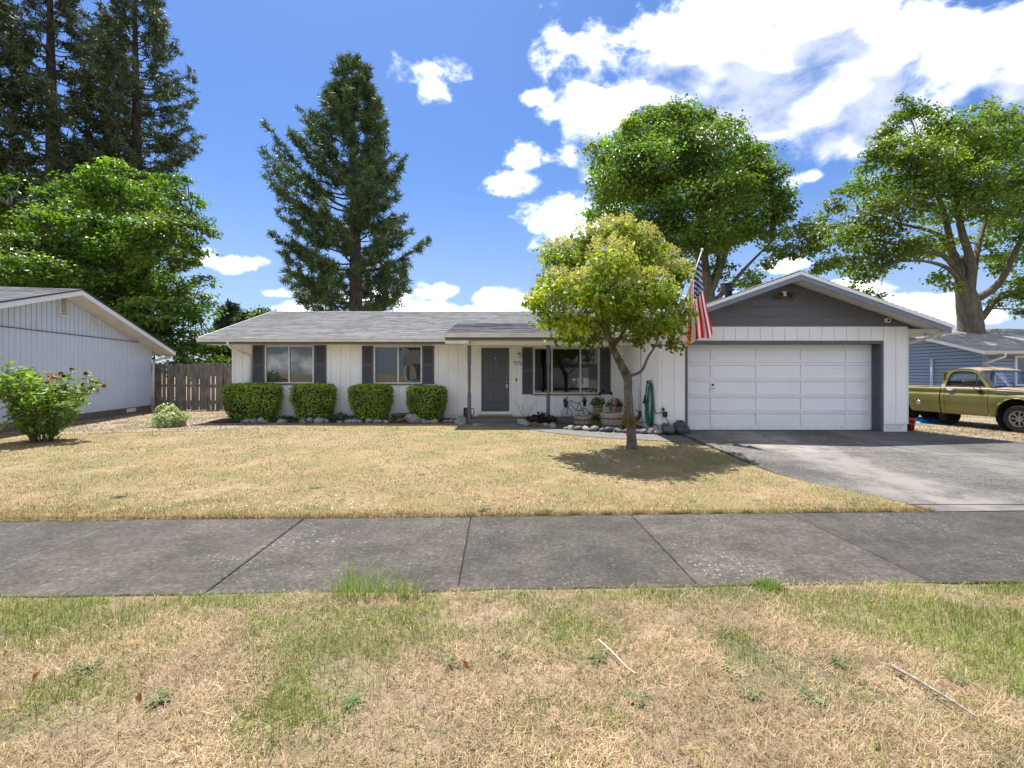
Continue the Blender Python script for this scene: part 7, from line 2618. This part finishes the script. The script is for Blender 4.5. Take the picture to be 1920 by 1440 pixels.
bk_.build('cab_back', M['olive'], truck)
MB().add([(-1.905, -.66, 1.2), (-1.905, .66, 1.2), (-1.885, .66, 1.57), (-1.885, -.66, 1.57)], [(0, 1, 2, 3)]).build('rear_glass', M['carglass'], truck)
wsb, wst = (-.60, 1.168), (-1.03, 1.655)
ws = MB()
vs = []
for i in range(5):
    t_ = i / 4
    for j in range(13):
        y = j / 6 - 1
        z = wsb[1] + (wst[1] - wsb[1]) * t_
        vs.append((wsb[0] + (wst[0] - wsb[0]) * t_ + .05 * (1 - y * y), y * (tumble(z) - .015), z + .012 * (1 - y * y)))
ws.add(vs, [(i * 13 + j, i * 13 + j + 1, (i + 1) * 13 + j + 1, (i + 1) * 13 + j) for i in range(4) for j in range(12)], True)
wso = ws.build('windshield', M['carglass'], truck)
sl2 = MB().tube([vs[j] for j in range(13)] + [vs[i * 13 + 12] for i in range(1, 5)] + [vs[4 * 13 + j] for j in range(11, -1, -1)] + [vs[i * 13] for i in range(3, -1, -1)], .013, 5, False)
sl2.build('seal', M['black'], wso)
wp = MB()
for y0 in (-.55, .25):
    wp.tube([(-.535, y0, 1.17), (-.56, y0 + .12, 1.20), (-.575, y0 + .42, 1.215)], .008, 5)
wp.build('wiper', M['black'], truck)
MB().box(-.62, -.50, -.92, .92, 1.10, 1.165).build('cowl', M['olive'], truck)
# interior
it = MB().box(-1.80, -1.30, -.75, .75, .72, .92).add([(-1.62, -.75, .92), (-1.62, .75, .92), (-1.80, .75, 1.36), (-1.80, -.75, 1.36), (-1.84, -.75, .92), (-1.84, .75, .92), (-1.87, .75, 1.36), (-1.87, -.75, 1.36)],
                                                               [(0, 1, 2, 3), (5, 4, 7, 6), (3, 2, 6, 7), (4, 0, 3, 7), (1, 5, 6, 2)])
it.build('bench_seat', M['seat'], truck)
MB().box(-.95, -.66, -.86, .86, .95, 1.15).build('dashboard', M['seat'], truck, bevel=.03)
stw = MB()
stw.tube([(-1.08 + .06 * math.sin(a), .38 + .19 * math.cos(a), 1.16 + .17 * math.sin(a)) for a in np.linspace(0, 6.2832, 22)], .013, 6, False)
stw.build('steering_wheel', M['black'], truck)
MB().box(-1.88, -.64, -.86, .86, .56, .615).build('cab_floor', M['under'], truck)
un = MB().box(-4.5, .75, -.44, -.34, .40, .54).box(-4.5, .75, .34, .44, .40, .54).box(.1, .75, -.85, .85, .56, .95).box(-3.40, -3.28, -.72, .72, .32, .42).box(-.06, .06, -.72, .72, .32, .40).box(-3.0, -2.2, -.80, -.5, .36, .56)
un.build('chassis', M['under'], truck)
for xc in (0.0, -3.34):
    for s in (-1, 1):
        MB().lathe([(.52, s * .93), (.52, s * .55), (.10, s * .55)], (xc, 0, .44), 20, 'y').build('wheel_well', M['under'], truck)
# details of the near side
fc = MB().lathe([(0, -.02), (.05, -.02), (.065, -.006), (.07, 0)], (-2.56, -.985, .66), 18, 'y')
fc.build('fuel_cap', M['chrome'], truck)
hn = MB().box(-1.72, -1.54, -.985, -.962, 1.065, 1.125).box(-1.71, -1.57, -1.0, -.986, 1.075, 1.10)
hn.build('door_handle', M['chrome'], doorp, bevel=.006)
MB().lathe([(0, -.012), (.018, -.012), (.02, 0)], (-1.66, -.985, .955), 10, 'y').build('door_lock', M['chrome'], doorp)
mr = MB()
mr.box(-1.04, -.97, -1.36, -1.06, 1.235, 1.385)
mro = mr.build('side_mirror', M['black'], truck, bevel=.028, seg=3)
MB().tube([(-.98, -1.14, 1.27), (-.90, -1.06, 1.22), (-.84, -.955, 1.16)], .012, 6).tube([(-.98, -1.12, 1.25), (-.86, -.97, 1.03)], .009, 6).build('bracket', M['black'], mro)
MB().box(-.90, -.78, -.972, -.956, 1.0, 1.13).build('mirror_plate', M['black'], mro, bevel=.006)
em = MB()
for k in range(9):
    x = -.50 + k * .032
    em.box(x, x + .022, -.975, -.962, 1.045 + .008 * (k % 2), 1.085 - .01 * ((k + 1) % 3))
em.box(-.51, -.20, -.974, -.963, 1.040, 1.047)
em.build('badge', M['chrome'], truck)
MB().box(-1.90, -1.80, -.935, -.918, 1.185, 1.25).build('sticker', M['white_trim'], truck)
for s in (-1, 1):
    MB().tube([(x, s * .955, .985) for x in (-.60, .0, .40, .80)], .011, 5).build('trim_strip', M['chrome'], truck)


def wheel(xc, s):
    t_ = MB().lathe([(.205, -.10), (.24, -.118), (.31, -.122), (.352, -.105), (.366, -.075), (.368, 0), (.366, .075), (.352, .105), (.31, .122), (.24, .118), (.205, .10)], (xc, s * .80, .368), 36, 'y')
    to = t_.build('tyre', M['rubber'], truck)
    r_ = MB().lathe([(.215, -.112), (.215, -.125), (.20, -.122), (.195, -.06), (.19, .08)], (xc, s * .80, .368), 32, 'y') if s < 0 else MB().lathe([(.215, .112), (.215, .125), (.20, .122), (.195, .06), (.19, -.08)], (xc, s * .80, .368), 32, 'y')
    yo = s * .80 + s * .075
    for k in range(8):
        a0, a1 = 6.2832 * k / 8 - .16, 6.2832 * k / 8 + .16
        r_.add([(xc + .075 * math.cos(a0 * 1), yo + s * .012, .368 + .075 * math.sin(a0)), (xc + .075 * math.cos(a1), yo + s * .012, .368 + .075 * math.sin(a1)), (xc + .198 * math.cos(a1 + .05), yo, .368 + .198 * math.sin(a1 + .05)), (xc + .198 * math.cos(a0 - .05), yo, .368 + .198 * math.sin(a0 - .05))], [(0, 1, 2, 3)])
    r_.lathe([(.085, s * .012 + yo), (.07, s * .03 + yo), (.045, s * .05 + yo), (0, s * .055 + yo)], (xc, 0, .368), 20, 'y')
    r_.build('rim', M['wheel'], to)
    MB().lathe([(0, s * .80 + s * .02), (.19, s * .80 + s * .02)], (xc, 0, .368), 20, 'y').build('brake_drum', M['under'], to)


for xc in (0.0, -3.34):
    for s in (-1, 1):
        wheel(xc, s)
sp_t = MB().lathe([(.17, -.085), (.20, -.10), (.27, -.10), (.30, -.07), (.31, 0), (.30, .07), (.27, .10), (.20, .10), (.17, .085)], (PX(1783, 14.7), 14.75, .32), 32, 'y')
sp_t.lathe([(.172, -.05), (.0, -.05)], (PX(1783, 14.7), 14.75, .32), 24, 'y')
tag(sp_t.build('spare_tyre', M['rubber']), 'loose black tyre standing under the cab of the olive pickup', 'tyre')

# ================================================================== across the street (seen mirrored in the windows)
opp = thing('opposite_house', 'low grey house across the street, mirrored in the front windows', 'house', (-2, -20, 0))
M['opp_wall'] = painted('opposite_siding', (.30, .29, .27))
M['opp_roof'] = mat('opposite_roof', (.09, .085, .085), (.13, .12, .12), 6, rough=.9)
MB().box(-11, 9, -26, -19, 0, 2.6).build('wall', M['opp_wall'], opp)
MB().add([(-11.6, -18.4, 2.55), (9.6, -18.4, 2.55), (9.6, -22.5, 4.2), (-11.6, -22.5, 4.2), (9.6, -26.6, 2.55), (-11.6, -26.6, 2.55)], [(0, 1, 2, 3), (3, 2, 4, 5), (0, 3, 5), (1, 4, 2)]).build('roof', M['opp_roof'], opp)
MB().box(-7, -5, -18.99, -18.95, 1.0, 2.2).build('window', M['room'], opp)
MB().box(3, 8, -18.99, -18.94, .1, 2.2).build('garage_door', M['white_door'], opp)
lob = [(Vector((x, y, z)), r) for x, y, z, r in ((3.5, -16, 5.5, 2.2), (1.8, -16.5, 4.6, 1.7), (5.2, -16, 4.8, 1.8), (3.2, -15, 4.0, 1.6), (4.2, -17, 6.8, 1.6), (2.4, -16, 6.6, 1.4))]
broadleaf('street_tree', 'leafy street tree on the far side of the road, mirrored in the picture window', (3.4, -16, 0), [((3.4, -16, 0), .22), (Vector((3.4, -16, 2.2)), .16), (Vector((3.5, -16, 5.2)), .08)], [], lob, 16, dict(per_m2=1.6, leaf=.26, cols=[(.05, .09, .02), (.10, .16, .03)], nl=14), M['bark_dark'], None, M['leaf'], .2)
lob = [(Vector((x, y, z)), r) for x, y, z, r in ((-9, -30, 8, 3), (-12, -30, 7, 3), (-6.5, -30, 7, 2.6), (-9.5, -30, 10.5, 2.4))]
broadleaf('street_tree', 'big tree behind the house across the street', (-9, -30, 0), [((-9, -30, 0), .4), (Vector((-9, -30, 8)), .2)], [], lob, 30, dict(per_m2=1.2, leaf=.4, cols=[(.04, .08, .02), (.08, .14, .03)], nl=14), M['bark_dark'], None, M['leaf'], .4)
